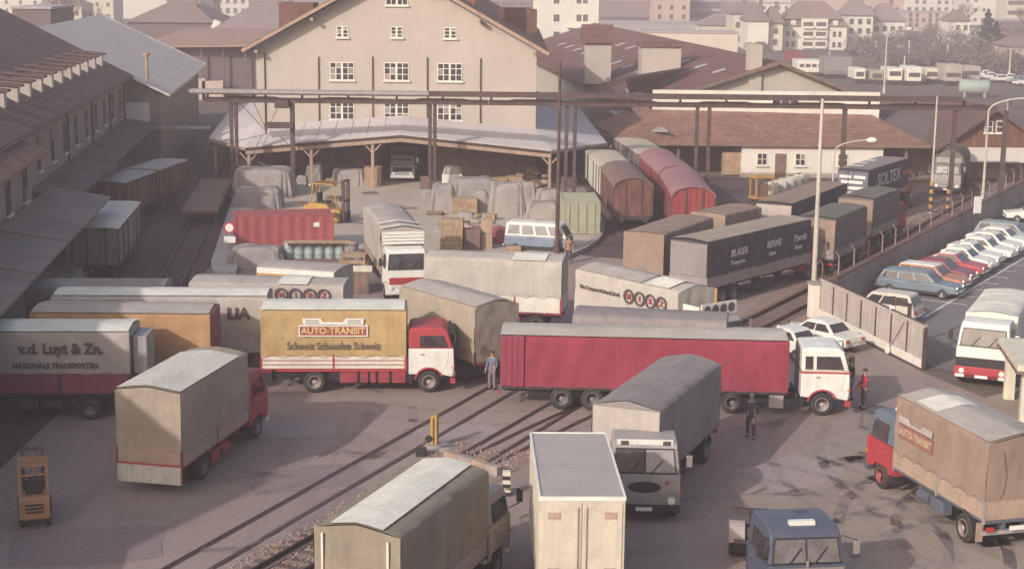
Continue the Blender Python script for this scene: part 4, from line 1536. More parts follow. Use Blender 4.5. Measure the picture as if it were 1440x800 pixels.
b.box(-3.22, 1.2, .45, -3.17, 1.24, 1.7)
b.build('tail_frame', M_red, t)
cab(t, 3.35, lower=M_red, upper=M_red, top=2.75, bumper=M_white)

# 7 grey lettered trailer at the left edge
t = body_lorry('tarpaulin_trailer', 'grey trailer lettered Luyt & Zn. at the left edge with pale roof', (181, 467.5), 3.7, 2.8, 8.6, 1, -1, C_lgrey, floor=1.15, side_h=0.85, side_m=M_magboard, seed=51, ridge=0.2, rear_ax=(-2.6, 2.6), cat='trailer', n_pl=2)
roof_patch(t, -4.2, 4.27, 2.46, 3.7, 0.2, C_white, -1, 1, 'roof_sheet')
text('v.d. Luyt & Zn.', 0.62, M_ink, t, (1.55, -1.30, 3.02), ROT_RIGHT, 0.022, sx=0.92)
text('NATIONALE TRANSPORTEN', 0.30, M_ink, t, (1.3, -1.30, 2.32), ROT_RIGHT, 0.012, sx=0.9)
b = MB()
b.box(4.38, -.9, 1.9, 4.95, .9, 3.45)
b.build('cooling_unit', M_steel_pale, t, 0.03)

# 8 ochre trailer behind it
t = body_lorry('tarpaulin_trailer', 'brown ochre canvas trailer with mauve roof, half in shade behind the lettered grey trailer', (295, 442.5), 3.7, 0.6, 7.75, 1, -1, C_ochre2, floor=1.15, seed=61, ridge=0.2, rear_ax=(-2.3, 2.3), chassis_m=M_chassis_red, cat='trailer')
roof_patch(t, -3.8, 3.82, 2.46, 3.7, 0.2, C_lgrey, -1, 1, 'roof_sheet')
b = MB()
b.box(3.86, -1.18, 1.2, 3.9, 1.18, 3.6)
b.build('front_wall', M_magboard, t)
# 9 long grey trailer with white roof
t = body_lorry('tarpaulin_trailer', 'long grey trailer with cream white roof, marked LIA, behind the ochre trailer', (375, 420), 3.65, 2.2, 9.7, 1, -1, C_lgrey, floor=1.15, seed=71, ridge=0.25, rear_ax=(-3.2, -2.0, 3.4), cat='trailer', chassis_m=M_chassis_red)
roof_patch(t, -4.8, 4.83, 2.46, 3.65, 0.25, C_white, -.8, 1, 'roof_sheet')
text('LIA', 0.72, M_ink, t, (3.55, -1.30, 2.95), ROT_RIGHT, 0.03)


def mirz(t, x0, z, y, d, s=-1, gap=0.0):
    rot = ROT_RIGHT if s < 0 else ROT_LEFT
    for k, ch in enumerate('MIRZ'):
        x = x0 + (-s) * k * (d * 1.04 + gap)
        b = MB()
        n = 28
        ri, ro = d * .36, d * .5
        vs, fs = [], []
        for i in range(n):
            a = 2 * math.pi * i / n
            for r_, yy in ((ri, y), (ro, y), (ro, y + s * .02), (ri, y + s * .02)):
                vs.append((x + r_ * math.cos(a), yy, z + r_ * math.sin(a)))
        for i in range(n):
            j = (i + 1) % n
            for q in range(4):
                fs.append((i * 4 + q, j * 4 + q, j * 4 + (q + 1) % 4, i * 4 + (q + 1) % 4))
        b.add(vs, fs)
        b.build('emblem_ring', M_ink, t)
        text(ch, d * .52, M_inkred, t, (x, y + s * .01, z), rot, 0.015)


# 10 MIRZ trailer on the left
t = body_lorry('tarpaulin_trailer', 'pinkish grey trailer with MIRZ in four dark rings behind the yellow lorry', (482.5, 403), 3.55, -4.1, 7.46, 1, -1, C_lgrey, floor=1.15, seed=81, ridge=0.2, rear_ax=(-2.4, 2.4), cat='trailer')
roof_patch(t, 0.55, 2.0, 2.46, 3.55, 0.2, C_white)
mirz(t, 0.75, 3.1, -1.30, 0.66)
# 11 trailer with yellow stripe
t = body_lorry('tarpaulin_trailer', 'mauve roofed trailer with white and yellow side band in front of the blue drums', (361, 375), 3.5, -16, 4.25, -1, -1, C_lgrey, floor=1.15, seed=91, ridge=0.12, rear_ax=(-1.2, 1.2), cat='trailer')
b = MB()
b.box(-2.1, -1.30, 3.2, 2.1, -1.23, 3.48)
b.build('white_band', M_white, t)
b = MB()
b.box(-2.1, -1.30, 2.98, 2.1, -1.23, 3.195)
b.build('yellow_band', M_yellow, t)
# 12 dark grey trailer at far left
t = body_lorry('tarpaulin_trailer', 'plain dull grey trailer in shade under the end of the left canopy', (230, 404), 3.5, 3, 6.5, 1, -1, C_grey, floor=1.1, seed=95, ridge=0.2, rear_ax=(-2, 2), cat='trailer')
# 13 big cream trailer with white side boards
t = body_lorry('tarpaulin_trailer', 'big cream canvas trailer with two white side boards standing before the blue van', (790, 369.5), 3.8, -9.6, 7.2, 1, -1, C_cream, floor=1.15, side_h=0.82, side_m=M_rail_white, post_m=M_red, seed=101, ridge=0.26, rear_ax=(-2.3, 2.3), chassis_m=M_chassis_red, cat='trailer', n_pl=2)
roof_patch(t, 1.0, 2.75, 2.46, 3.8, 0.26, C_white)
# 14 tan trailer, slanting
t = body_lorry('tarpaulin_trailer', 'tan canvas trailer standing askew behind the yellow lorry cab', (668, 434), 3.6, -52.5, 6.1, 1, -1, C_tan, floor=1.1, side_h=0.5, side_m=M_board_tan, seed=111, ridge=0.34, rear_ax=(-1.9, 1.9), chassis_m=M_chassis_red, cat='trailer')
roof_patch(t, -3.0, 3.0, 2.46, 3.6, 0.34, C_lgrey, -.95, .95, 'roof_sheet')
# 15 MIRZ trailer on the right
t = body_lorry('tarpaulin_lorry', 'cream lorry with company line and MIRZ in four rings, ring board on its cab roof', (954, 412), 3.7, -51.0, 7.3, 1, -1, C_cream, floor=1.1, seed=121, ridge=0.36, rear_ax=(-2.2,), chassis_m=M_chassis_red)
cab(t, 3.75, lower=M_red, upper=M_greyp, top=2.7, bumper=M_white)
b = MB()
b.box(5.05, -1.15, 2.75, 5.13, 1.15, 3.35)
b.build('roof_board', M_white, t)
for k in range(4):
    q = MB()
    q.lathe([(0.14, 5.135), (0.22, 5.135), (0.22, 5.15), (0.14, 5.15)], 16, 'x', (0, -.8 + k * .53, 3.05))
    q.build('emblem_ring', M_ink, t)
b = MB()
b.box(4.0, -1.26, 2.85, 5.04, -1.18, 3.25)
b.build('side_sign', M_white, t)
b = MB()
b.tube((4.6, .3, 2.72), (4.6, .3, 3.9), .06, n=8)
b.build('exhaust_pipe', M_yellow, t)
roof_patch(t, -3.6, 1.0, 2.46, 3.7, 0.36, C_lgrey, -.95, .95, 'roof_sheet')
roof_patch(t, 1.3, 2.9, 2.46, 3.72, 0.36, C_white, -.95, .5)
mirz(t, 0.35, 3.0, -1.30, 0.72, -1)
text('Mirz Transport AG Basel Zürich', 0.26, M_ink, t, (-1.75, -1.30, 2.95), ROT_RIGHT, 0.01, sx=0.85)
# 16 grey lorry behind the magenta one
t = body_lorry('tarpaulin_trailer', 'low mauve grey canvas trailer just behind the magenta lorry, only its top showing', (805, 444), 3.55, -9.5, 6.7, -1, -1, C_mgrey, floor=1.1, seed=131, ridge=0.22, rear_ax=(-2.0, 2.0), chassis_m=M_chassis_red, cat='trailer')
# 17 lorry facing the viewer in the middle
t = body_lorry('tarpaulin_lorry', 'grey canvas lorry with slatted roof rack and red white front, facing the viewer mid-yard', (536, 323), 3.8, 281.2, 9.6, 1, -1, C_lgrey, W=2.42, floor=1.15, side_h=.45, side_m=M_board_tan, seed=141, ridge=0.26, rear_ax=(-2.6,), rim=M_rim_grey)
for xa in (2.6, 4.3):
    roof_patch(t, xa - .1, xa + .5, 2.42, 3.8, 0.26, C_white)
cab(t, 4.9, W=2.4, lower=M_white, upper=M_white, top=2.95, bumper=M_white, grille=M_red, L=1.9)
for k in range(4):
    b = MB()
    b.box(5.2, -1.2, 3.02 + k * .19, 5.3, 1.2, 3.17 + k * .19)
    b.build('rack_slat', M_white, t)
# 18 tan box lorry body
t = body_lorry('tarpaulin_trailer', 'plain tan canvas trailer to the left of the dark lettered trailer', (934, 330), 3.75, 62, 7.7, -1, -1, C_brown, W=2.52, floor=1.05, seed=151, ridge=0.1, rear_ax=(-2, 2.3), cat='trailer')
# 19 dark BLASER articulated trailer
t = body_lorry('articulated_lorry', 'long dark blue grey trailer with BLASER lettering and grey side boards', (996, 342), 3.75, 50.8, 11.6, -1, -1, C_dark, floor=1.15, side_h=.62, side_m=M_board_grey, post_m=M_board_grey, seed=161, ridge=0.16, rear_ax=(-4.1, -2.9), rim=M_rim_grey)
roof_patch(t, -5.75, 5.75, 2.46, 3.75, 0.16, C_tan, -.98, .98, 'roof_sheet')
b = MB()
b.box(-5.86, -1.2, 1.8, -5.83, 1.2, 3.65)
b.build('rear_wall', C_mgrey, t)
for x, s1, s2 in ((-2.55, 'BLASER', 'Transporte'), (1.3, 'BERNE', 'Suisse'), (4.35, 'Transit', 'Route')):
    text(s1, .55, M_inkpale, t, (x, -1.30, 2.85), ROT_RIGHT, 0.015, shear=.15)
    text(s2, .34, M_inkpale, t, (x - .15, -1.30, 2.3), ROT_RIGHT, 0.01, shear=.15)
cab(t, 4.9, W=2.3, lower=M_red, upper=M_red, top=2.7)
# 20 small tan box behind
t = body_lorry('tarpaulin_trailer', 'small tan canvas trailer between the plain tan one and the dark roofed trailers', (1020, 302.5), 3.6, 53, 4.7, -1, -1, C_brown, W=2.5, floor=1.05, seed=171, ridge=0.14, rear_ax=(-1.2, 1.3), cat='trailer')
# 21 dark trailer in the second row
t = body_lorry('tarpaulin_trailer', 'long dark trailer with brown grey roof at the left of the lamp post', (1114, 288), 3.6, 62, 12.4, -1, -1, C_dark, floor=1.05, seed=181, ridge=0.12, rear_ax=(-4, -2.8, 4), cat='trailer')
roof_patch(t, -6.1, 6.15, 2.46, 3.6, 0.12, C_brown, -.98, .98, 'roof_sheet')
b = MB()
b.box(-6.26, -1.2, 1.3, -6.23, 1.2, 3.5)
b.build('rear_wall', C_lgrey, t)
# 22 blue lettered trailer
t = body_lorry('articulated_lorry', 'dark blue trailer with big pale side letters and white lines on its tail', (1222, 240.6), 3.75, 59.6, 10.2, -1, -1, C_dark, floor=1.15, side_h=.4, side_m=M_board_tan, seed=191, ridge=0.05, rear_ax=(-3.4, -2.2))
roof_patch(t, -5.0, 5.0, 2.46, 3.75, 0.05, C_mgrey, -.98, .98, 'roof_sheet')
for xa, ya, yb in ((-3.6, -.1, .9), (-1.6, .2, .85), (.6, .2, .8)):
    roof_patch(t, xa, xa + 1.1, 2.46, 3.79, 0.05, C_white, ya, yb)
b = MB()
b.box(-5.16, -1.2, 1.3, -5.13, 1.2, 3.6)
b.build('rear_wall', canvas('blue grey canvas', (0.17, 0.155, 0.2)), t)
for z, (ya, yb) in ((3.1, (-1.0, -.1)), (3.1, (.1, 1.05)), (2.7, (-.8, .9)), (2.25, (-.9, .85)), (1.85, (-.6, .6))):
    b = MB()
    b.box(-5.19, ya, z, -5.17, yb, z + .22)
    b.build('text_line', M_inkwhite, t)
text('SOLTEX', 1.35, M_inkpale, t, (-.2, -1.30, 2.75), ROT_RIGHT, 0.03, shear=.15, sx=1.25)
b = MB()
b.box(3.3, -1.31, 2.6, 4.7, -1.28, 2.85)
b.build('red_bar', M_red, t)
cab(t, 4.8, W=2.3, lower=M_red, upper=M_red, top=2.7)
# 23 two grey green trailers behind the fence
t = body_lorry('tarpaulin_trailer', 'grey green canvas trailer nearer the wall fence, with dull tan tail', (1176, 309), 3.6, 61.5, 6.7, -1, -1, C_dgrey, floor=1.1, side_h=.6, side_m=M_board_grey, seed=201, ridge=0.16, rear_ax=(-2.2, 2.2), cat='trailer')
roof_patch(t, -3.3, 3.3, 2.46, 3.6, 0.16, C_green, -.98, .98, 'roof_sheet')
b = MB()
b.box(-3.42, -1.2, 1.7, -3.39, 1.2, 3.5)
b.build('rear_wall', C_brown, t)
t = body_lorry('tarpaulin_lorry', 'grey green canvas lorry ahead of its trailer behind the wall fence', (1229, 281), 3.6, 60, 6.0, -1, -1, C_dgrey, floor=1.1, side_h=.6, side_m=M_board_grey, seed=211, ridge=0.2, rear_ax=(-1.4,))
roof_patch(t, -2.9, 2.9, 2.46, 3.6, 0.2, C_green, -.98, .98, 'roof_sheet')
b = MB()
b.box(-3.07, -1.2, 1.7, -3.04, 1.2, 3.5)
b.build('rear_wall', C_brown, t)
cab(t, 3.1, W=2.3, lower=M_red, upper=M_red, top=2.6)

# 24 green lorry facing the viewer by the boarded house
p = at(1346, 276)
t = thing('tarpaulin_lorry', 'old green lorry with rounded canvas hood facing the viewer near the boarded house', 'lorry', (p.x + .9, p.y + 5.2, 0), R(250), 'lorries and trailers parked in the yard')
b = MB()
prof = [(-1.2, 1.2), (-1.2, 2.6)] + [(1.2 * math.cos(R(a)), 2.6 + 1.05 * math.sin(R(a))) for a in range(165, 10, -15)] + [(1.2, 2.6), (1.2, 1.2)]
b.prism(prof, -3.4, 3.0, 'x')
b.build('tarpaulin', C_green, t, 0.05)
chassis(t, -3.3, 4.6, 1.1)
axle(t, -1.8, 2.3)
M_greenp = paint('dull green paint', (0.14, 0.17, 0.11), 0.6)
cab(t, 3.1, W=2.25, lower=M_greyp, upper=M_greenp, top=2.75, screen=M_glass_pale, split=True, bumper=M_black, grille=M_greyp, board=M_greyp)

# 25 white box lorry at the right
yaw25 = -114.0
p = at(1379, 545)
t = thing('tarpaulin_lorry', 'white lorry with red bumper and pale canvas load driving in at the right', 'lorry', (p.x - 4.2 * math.cos(R(yaw25)), p.y - 4.2 * math.sin(R(yaw25)), 0), R(yaw25), 'lorries and trailers parked in the yard')
tarp(t, -4.2, 1.95, 2.36, 1.05, 3.0, C_white, .18, 251)
b = MB()
b.box(-4.15, -1.15, .98, 1.95, 1.15, 1.049)
b.build('load_floor', M_chassis, t)
chassis(t, -4.1, 3.9, 1.0)
axle(t, -2.2, 2.4)
cab(t, 2.3, W=2.34, lower=M_white, upper=M_white, top=2.95, belt=1.85, bumper=M_black, screen=(M_glass_mid), grille=mat('grey grille', (0.16, 0.14, 0.14), 0.7), rim=M_rim_grey, L=1.95)
b = MB()
b.box(4.24, -1.2, .44, 4.37, 1.2, .96)
b.build('bumper_panel', M_red, t, .03)
b = MB()
b.box(4.24, -1.18, .97, 4.345, 1.18, 1.36)
b.build('grille_band', M_black, t, .01)
for s in (-1, 1):
    b = MB()
    b.tube((4.3, s * .88, .76), (4.39, s * .88, .76), .12, n=14)
    b.build('headlight', M_lamp, t)
    b = MB()
    b.box(4.36, s * .95 - .2, .47, 4.39, s * .95 + .2, .6)
    b.build('fog_light', M_lamp, t)

# 26 tan lorry with blue cab, right foreground
t = body_lorry('tarpaulin_lorry', 'tan canvas lorry with faded winged sign and blue cab at the right edge', (1262, 558), 3.7, 105.4, 5.95, 1, 1, C_brown, W=2.46, floor=1.15, side_h=.62, side_m=M_board_tan, post_m=M_board_grey, seed=221, ridge=0.34, rear_ax=(-1.75,), rim=M_rim_pale, chassis_m=mat('blue grey chassis', (0.1, 0.11, 0.14), 0.7, 0.25, 3))
roof_patch(t, -2.9, 2.95, 2.46, 3.7, 0.34, C_lgrey, -.96, .96, 'roof_sheet')
roof_patch(t, .6, 2.0, 2.46, 3.715, 0.34, C_white, -.5, .85)
cab(t, 3.1, W=2.36, lower=M_red, upper=M_blued, top=2.85, bumper=M_bluep, belt=1.75, rim=M_rim_red, visor=M_blued)
b = MB()
b.box(.35, 1.29, 2.35, 2.65, 1.24, 2.85)
b.build('name_board', mat('faded red print', (0.25, 0.115, 0.095), .85, .2, 3), t)
text('AUTO-TRANSIT', .36, canvas('faded lettering', (0.46, 0.34, 0.22)), t, (1.5, 1.30, 2.6), ROT_LEFT, 0.012, sx=.85)
wing_logo(t, 1.5, 2.92, 1.29, 1, .85, C_lgrey)
b = MB()
b.path([(-3.06, .75, 3.5), (-3.07, .7, 3.0), (-3.06, .62, 2.6), (-3.07, .7, 2.2), (-3.06, .8, 1.9)], .015, 6)
b.build('rope', M_rope, t)
b = MB()
b.box(-2.9, -1.2, .62, -2.75, 1.2, .74)
b.build('under_run_bar', M_steel_pale, t)
for s in (-1, 1):
    b = MB()
    b.box(-2.6, s * 1.0, .3, -2.56, s * 1.24, .95)
    b.build('mud_flap', M_board_tan, t)
    b = MB()
    b.tube((3.9, s * .55, 2.92), (4.1, s * .55, 2.92), .1, n=10)
    b.build('roof_lamp', M_lamp, t)

# 27 blue tractor unit, bottom right
p = at(1138, 748, 2.62)
yw = R(-83)
L27 = 1.9
t = thing('tractor_unit', 'dark blue lorry tractor without trailer, bonnet towards the viewer at the bottom edge', 'lorry', (p.x - (L27 * .5 + .45) * math.cos(yw), p.y - (L27 * .5 + .45) * math.sin(yw), 0), yw, 'lorries and trailers parked in the yard')
cab(t, -L27 / 2, W=2.3, lower=M_bluep, upper=M_bluep, top=2.62, belt=1.6, screen=(M_glass_mid, M_glass_mid), split=True, L=L27 + .35, bumper=M_bluep, grille=M_chrome, lean=.2, rim=M_rim_grey)
b = MB()
b.box(L27 / 2 + .4, -1.1, 1.46, L27 / 2 + .45, 1.1, 1.54)
b.build('trim_strip', M_chrome, t)
b = MB()
b.box(.55, -.38, 2.58, .75, .38, 2.72)
b.build('roof_sign', M_white, t)
b = MB()
b.box(L27 / 2 + .4, -.04, 1.55, L27 / 2 + .46, .04, 1.75)
b.build('emblem', M_chrome, t)
b = MB()
b.box(-.5, .1, 2.6, -.42, .5, 2.64)
b.build('roof_vent', M_bluep, t)
xf = Matrix.Translation((-L27 / 2 - .1, -0.45, 0)) @ Matrix.Rotation(R(-14), 4, 'Z')
chassis(t, -4.3, .3, .95, M_chassis, 2.2, xf, gear=False)
axle(t, -2.7, 2.3, .5, M_rim_pale, xf=xf, m_mud=M_rim_pale)
b = MB(xf)
b.tube((-2.7, 0, 1.0), (-2.7, 0, 1.12), .45, n=16)
b.build('coupling_plate', M_steel, t)
b = MB(xf)
b.box(-4.4, -1.0, .85, -4.25, 1.0, 1.0)
b.build('rear_beam', M_steel, t)

# 28 lorry under the canopy
t = thing('open_lorry', 'small grey lorry with rack frame standing in the dark drive-in under the canopy', 'lorry', (-9.75, 143.6, 0), R(270), 'lorries and trailers parked in the yard')
cab(t, 1.6, W=2.1, lower=M_steel_pale, upper=M_steel_pale, top=2.35, belt=1.5, lean=.45, bumper=M_white, screen=M_glass_pale, wheel_r=.42, floor=.65)
b = MB()
for s in (-1, 1):
    b.box(1.5, s * 1.1 - .05, 1, 1.6, s * 1.1 + .05, 2.95)
b.box(1.5, -1.15, 2.85, 1.6, 1.15, 2.97)
b.box(1.5, -1.15, 2.55, 1.6, 1.15, 2.62)
for k in range(9):
    b.box(1.52, -1.05 + k * .26, 2.6, 1.57, -1.0 + k * .26, 2.9)
b.build('rack_frame', M_steel_pale, t)
boards(t, -2.4, 1.5, 2.2, .95, 1.5, M_wood_old)
chassis(t, -2.3, 3, .9)
axle(t, -1.2, 2.1, .42)
# ---------------------------------------------------------------- railway wagons
M_wagon_brown = mat('brown wagon boards', (0.17, 0.075, 0.062), 0.85, 0.25, 1.2, 0.3, 12, 0.3, 0, (0.26, 0.14, 0.12), 0.5, 1.2)
M_wagon_red = mat('red wagon boards', (0.30, 0.05, 0.055), 0.8, 0.2, 1.2, 0.3, 12, 0.25, 0, (0.2, 0.06, 0.06), 0.5, 1.2)
M_wagon_white = mat('pale wagon sheet', (0.56, 0.58, 0.50), 0.7, 0.15, 1.2, 0.2, 12, 0.25, 0, (0.36, 0.34, 0.3), 0.5, 1.2)
M_wagon_grey = mat('grey wagon boards', (0.20, 0.185, 0.19), 0.8, 0.2, 1.2, 0.3, 12, 0.25, 0, (0.28, 0.25, 0.24), 0.5, 1.2)
M_wroof_red = mat('faded red wagon roof', (0.30, 0.15, 0.16), 0.8, 0.15, 0.6, 0.2, 6, 0, 0, (0.22, 0.11, 0.11), 0.5, 0.6)
M_wroof_brown = mat('brown wagon roof', (0.19, 0.12, 0.105), 0.85, 0.18, 0.6, 0.2, 6, 0, 0, (0.13, 0.085, 0.08), 0.6, 0.6)
M_wroof_cream = mat('cream wagon roof', (0.5, 0.42, 0.32), 0.8, 0.12, 0.6, 0.2, 6, 0, 0, (0.36, 0.3, 0.25), 0.5, 0.6)
M_wroof_pale = mat('pale wagon roof', (0.60, 0.56, 0.5), 0.8, 0.12, 0.6, 0.2, 6, 0, 0, (0.45, 0.42, 0.38), 0.5, 0.6)
M_wroof_grey = mat('grey wagon roof', (0.40, 0.365, 0.35), 0.8, 0.15, 0.6, 0.2, 6, 0, 0, (0.17, 0.15, 0.15), 0.5, 0.6)


def wagon(label, corner, yaw, L, W, H, wall_m, roof_m, arch=0.75, name='goods_wagon', boards_n=7, group='goods wagons on the sidings', frame_m=None):
    """corner: ground position below the near left corner; body runs away along yaw"""
    yaw = R(yaw)
    c, s = math.cos(yaw), math.sin(yaw)
    cx = corner[0] + L / 2 * c + W / 2 * s
    cy = corner[1] + L / 2 * s - W / 2 * c
    t = thing(name, label, 'wagon', (cx, cy, 0), yaw, group)
    eave = H - arch
    hw = W / 2
    # body boards: each upright board of the walls is its own piece on the near end, joined runs along the sides
    b = MB()
    prof = [(-hw + .05, 1.1), (hw - .05, 1.1), (hw - .05, eave)] + [((hw - .06) * math.cos(R(a)), eave + (arch - .04) * math.sin(R(a))) for a in range(15, 180, 15)] + [(-hw + .05, eave)]
    b.prism(prof, -L / 2 + .05, L / 2 - .05, 'x')
    b.build('body', wall_m, t)
    bw = (W - .1) / boards_n
    for i in range(boards_n):
        y0 = -hw + .05 + i * bw
        ym = abs(y0 + bw / 2) / hw
        zt = eave + arch * math.sqrt(max(0, 1 - min(1, ym) ** 2)) - .12
        b = MB()
        b.box(-L / 2 + .02 - .012 * (i % 2), y0 + .015, 1.12, -L / 2 + .05, y0 + bw - .015, zt)
        b.build('board', wall_m, t)
    n = int(L / 0.34)
    for sd in (-1, 1):
        b = MB()
        for i in range(n):
            xa = -L / 2 + .06 + (L - .12) * i / n
            b.box(xa + .012, min(sd * (hw - .05), sd * (hw - .012 * (i % 2))), 1.12, xa + (L - .12) / n - .012, max(sd * (hw - .05), sd * (hw - .012 * (i % 2))), eave - .02)
        b.build('side_boarding', wall_m, t)
        for k in range(6):
            x = -L / 2 + .1 + (L - .2) * k / 5
            b = MB()
            b.box(x - .05, min(sd * hw, sd * (hw + .06)), 1.05, x + .05, max(sd * hw, sd * (hw + .06)), eave)
            b.build('stanchion', frame_m or M_steel, t)
        b = MB()
        b.box(-1.0, min(sd * (hw + .02), sd * (hw + .07)), 1.15, 1.0, max(sd * (hw + .02), sd * (hw + .07)), eave - .15)
        b.build('door', wall_m, t)
    for y in (-hw * .45, hw * .35):
        b = MB()
        b.box(-L / 2 - .06, y - .05, 1.05, -L / 2 + .0, y + .05, eave + arch * .75)
        b.build('stanchion', frame_m or M_steel, t)
    b = MB()
    pr = [((hw + .06) * math.cos(R(a)), eave + arch * math.sin(R(a))) for a in range(0, 181, 12)]
    pi_ = [((hw + .0) * math.cos(R(a)), eave - .05 + (arch - .0) * math.sin(R(a))) for a in range(0, 181, 12)]
    b.prism(pr + pi_[::-1], -L / 2 - .12, L / 2 + .12, 'x')
    b.build('roof', roof_m, t, smooth=False)
    b = MB()
    b.box(-L / 2, -hw + .15, .85, L / 2, hw - .15, 1.09)
    for sd in (-1, 1):
        for xe in (-L / 2, L / 2):
            sg = 1 if xe > 0 else -1
            b.tube((xe, sd * .87, .98), (xe + sg * .5, sd * .87, .98), .09, n=8)
            b.tube((xe + sg * .5, sd * .87, .98), (xe + sg * .55, sd * .87, .98), .22, n=12)
    b.build('underframe', M_chassis, t)
    for x in (-L / 2 + 2.0, L / 2 - 2.0):
        for sd in (-1, 1):
            b = MB()
            b.lathe([(0.0, .0), (.15, .02), (.42, .0), (.47, -.02), (.5, -.1), (.0, -.12)], 18, 'y', (x, sd * .78, .5))
            b.build('wheel', M_steel, t)
    return t


wagon('brown boarded wagon with arched roof, nearest on the siding left of the red wagons', (7.25, 114.1), 92, 10.4, 2.8, 3.95, M_wagon_brown, M_wroof_brown, .75)
wagon('pale greenish white wagon with ribbed sides right behind the brown one', (6.8, 125.6), 93.5, 10.5, 2.7, 3.55, M_wagon_white, M_wroof_cream, .2, frame_m=M_wagon_brown)
wagon('bright red wagon with faded pink arched roof, nearest of the red pair', (11.0, 109.6), 89, 11.5, 2.95, 3.95, M_wagon_red, M_wroof_red, .75)
wagon('second red arched wagon, coupled behind the nearest red one', (11.2, 122.4), 92.6, 12.0, 2.9, 3.9, M_wagon_red, M_wroof_red, .75)
wagon('grey wagon with flat cream roof at the far end of the red wagons', (10.55, 135.6), 95.5, 12.5, 2.8, 3.4, M_wagon_grey, M_wroof_cream, .12)
wagon('dark goods wagon with pale grey flat roof standing at the left canopy', (-25.8, 92.4), 96.2, 10.8, 2.65, 3.4, M_wagon_grey, M_wroof_pale, .12)
wagon('brown grey wagon beyond the left canopy step, roof nearly flat', (-30.2, 113.4), 84, 6.6, 2.6, 3.4, M_wagon_brown, M_wroof_grey, .12)
wagon('brownish wagon farthest along the left siding with pale door post', (-29.5, 121.0), 82.5, 6.6, 2.6, 3.4, M_wagon_brown, M_wroof_grey, .12)
t = thing('flat_wagon', 'empty dark flat wagon on the shaded siding left of the platform', 'wagon', (-23.6, 123, 0), R(96.5), 'goods wagons on the sidings')
b = MB()
b.box(-9, -1.3, 1.0, 9, 1.3, 1.2)
b.build('deck', M_wood_old, t)
b = MB()
b.box(-8.8, -.9, .7, 8.8, .9, .99)
b.build('underframe', M_chassis, t)
for x in (-6.5, -4.7, 4.7, 6.5):
    for sd in (-1, 1):
        b = MB()
        b.lathe([(0, 0), (.42, 0), (.5, -.1), (0, -.12)], 16, 'y', (x, sd * .78, .5))
        b.build('wheel', M_steel, t)
for k in range(8):
    b = MB()
    for sd in (-1, 1):
        b.box(-8.4 + k * 2.4 - .05, sd * 1.3, .95, -8.4 + k * 2.4 + .05, sd * 1.36, 1.75)
    b.build('stake', M_steel, t)

# ---------------------------------------------------------------- containers and loads in the yard
M_cont_red = paint('red container', (0.36, 0.085, 0.085), 0.6, (0.26, 0.08, 0.08), 0.35)
M_cont_green = paint('pale green container', (0.34, 0.34, 0.24), 0.6, (0.27, 0.24, 0.19), 0.45)


def container(label, c, yaw, L, W, H, m, doors=False):
    t = thing('shipping_container', label, 'container', c, R(yaw))
    n = int(L / .19)

    def side(y, sg):
        b = MB()
        vs, fs = [], []
        for i in range(n + 1):
            x = -L / 2 + .08 + (L - .16) * i / n
            d = 0.0 if (i // 2) % 2 else 0.035
            for z in (.22, H - .12):
                vs.append((x, y - sg * d, z))
        for i in range(n):
            fs.append((2 * i, 2 * i + 2, 2 * i + 3, 2 * i + 1))
        b.add(vs, fs)
        b.build('corrugated_side', m, t)
    side(-W / 2 + .01, -1)
    side(W / 2 - .01, 1)
    b = MB()
    for i in range(n // 2):
        x = -L / 2 + .1 + (L - .2) * i / (n // 2)
        b.box(x, -W / 2 + .06, H - .05, x + .16, W / 2 - .06, H - .025)
    b.box(-L / 2 + .03, -W / 2 + .03, H - .1, L / 2 - .03, W / 2 - .03, H - .05)
    b.build('roof', m, t)
    b = MB()
    for x in (-L / 2, L / 2 - .12):
        for y in (-W / 2, W / 2 - .12):
            b.box(x, y, .1, x + .12, y + .12, H)
    for y in (-W / 2, W / 2 - .08):
        b.box(-L / 2 + .12, y, .1, L / 2 - .12, y + .08, .22)
        b.box(-L / 2 + .12, y, H - .12, L / 2 - .12, y + .08, H)
    b.build('frame', m, t)
    for sg in (-1, 1):
        b = MB()
        x = sg * (L / 2 - .04)
        b.box(min(x, x - sg * .03), -W / 2 + .13, .2, max(x, x - sg * .03), W / 2 - .13, H - .1)
        o = b.build('end_wall', m, t)
        for k in range(4):
            q = MB()
            y = -W / 2 + .4 + k * (W - .8) / 3
            if doors and sg < 0:
                q.tube((x - .05, y, .25), (x - .05, y, H - .15), .03, n=6)
                for z in (.8, 1.7):
                    q.box(x - .09, y - .12, z, x - .03, y + .12, z + .06)
            else:
                q.box(x - .02, y - .05, .25, x + sg * .03, y + .05, H - .15)
            q.build('lock_rod' if doors and sg < 0 else 'rib', m, o)
    return t


pa, pb = at(331, 356.5), at(470, 353)
yawc = math.atan2(pb.y - pa.y, pb.x - pa.x)
LC = (pb - pa).length
cy_ = Vector((math.cos(yawc + math.pi / 2), math.sin(yawc + math.pi / 2), 0))
t = container('bright red corrugated container standing on the light platform', pa.lerp(pb, .5) + cy_ * 1.2, math.degrees(yawc), LC, 2.4, 2.5, M_cont_red)
b = MB()
b.box(LC / 2 - 1.35, -1.22, 1.65, LC / 2 - .95, -1.2, 1.95)
b.build('badge', M_inkwhite, t)
b = MB()
b.box(LC / 2 - 1.4, -1.22, .3, LC / 2 - 1.1, -1.2, .55)
b.build('hatch', M_bluep, t)
p = at(816, 333)
container('pale green container seen from its barred doors behind the blue and cream van', (p.x, p.y + 2.6, 0), 92, 5.2, 2.6, 2.5, M_cont_green, True)


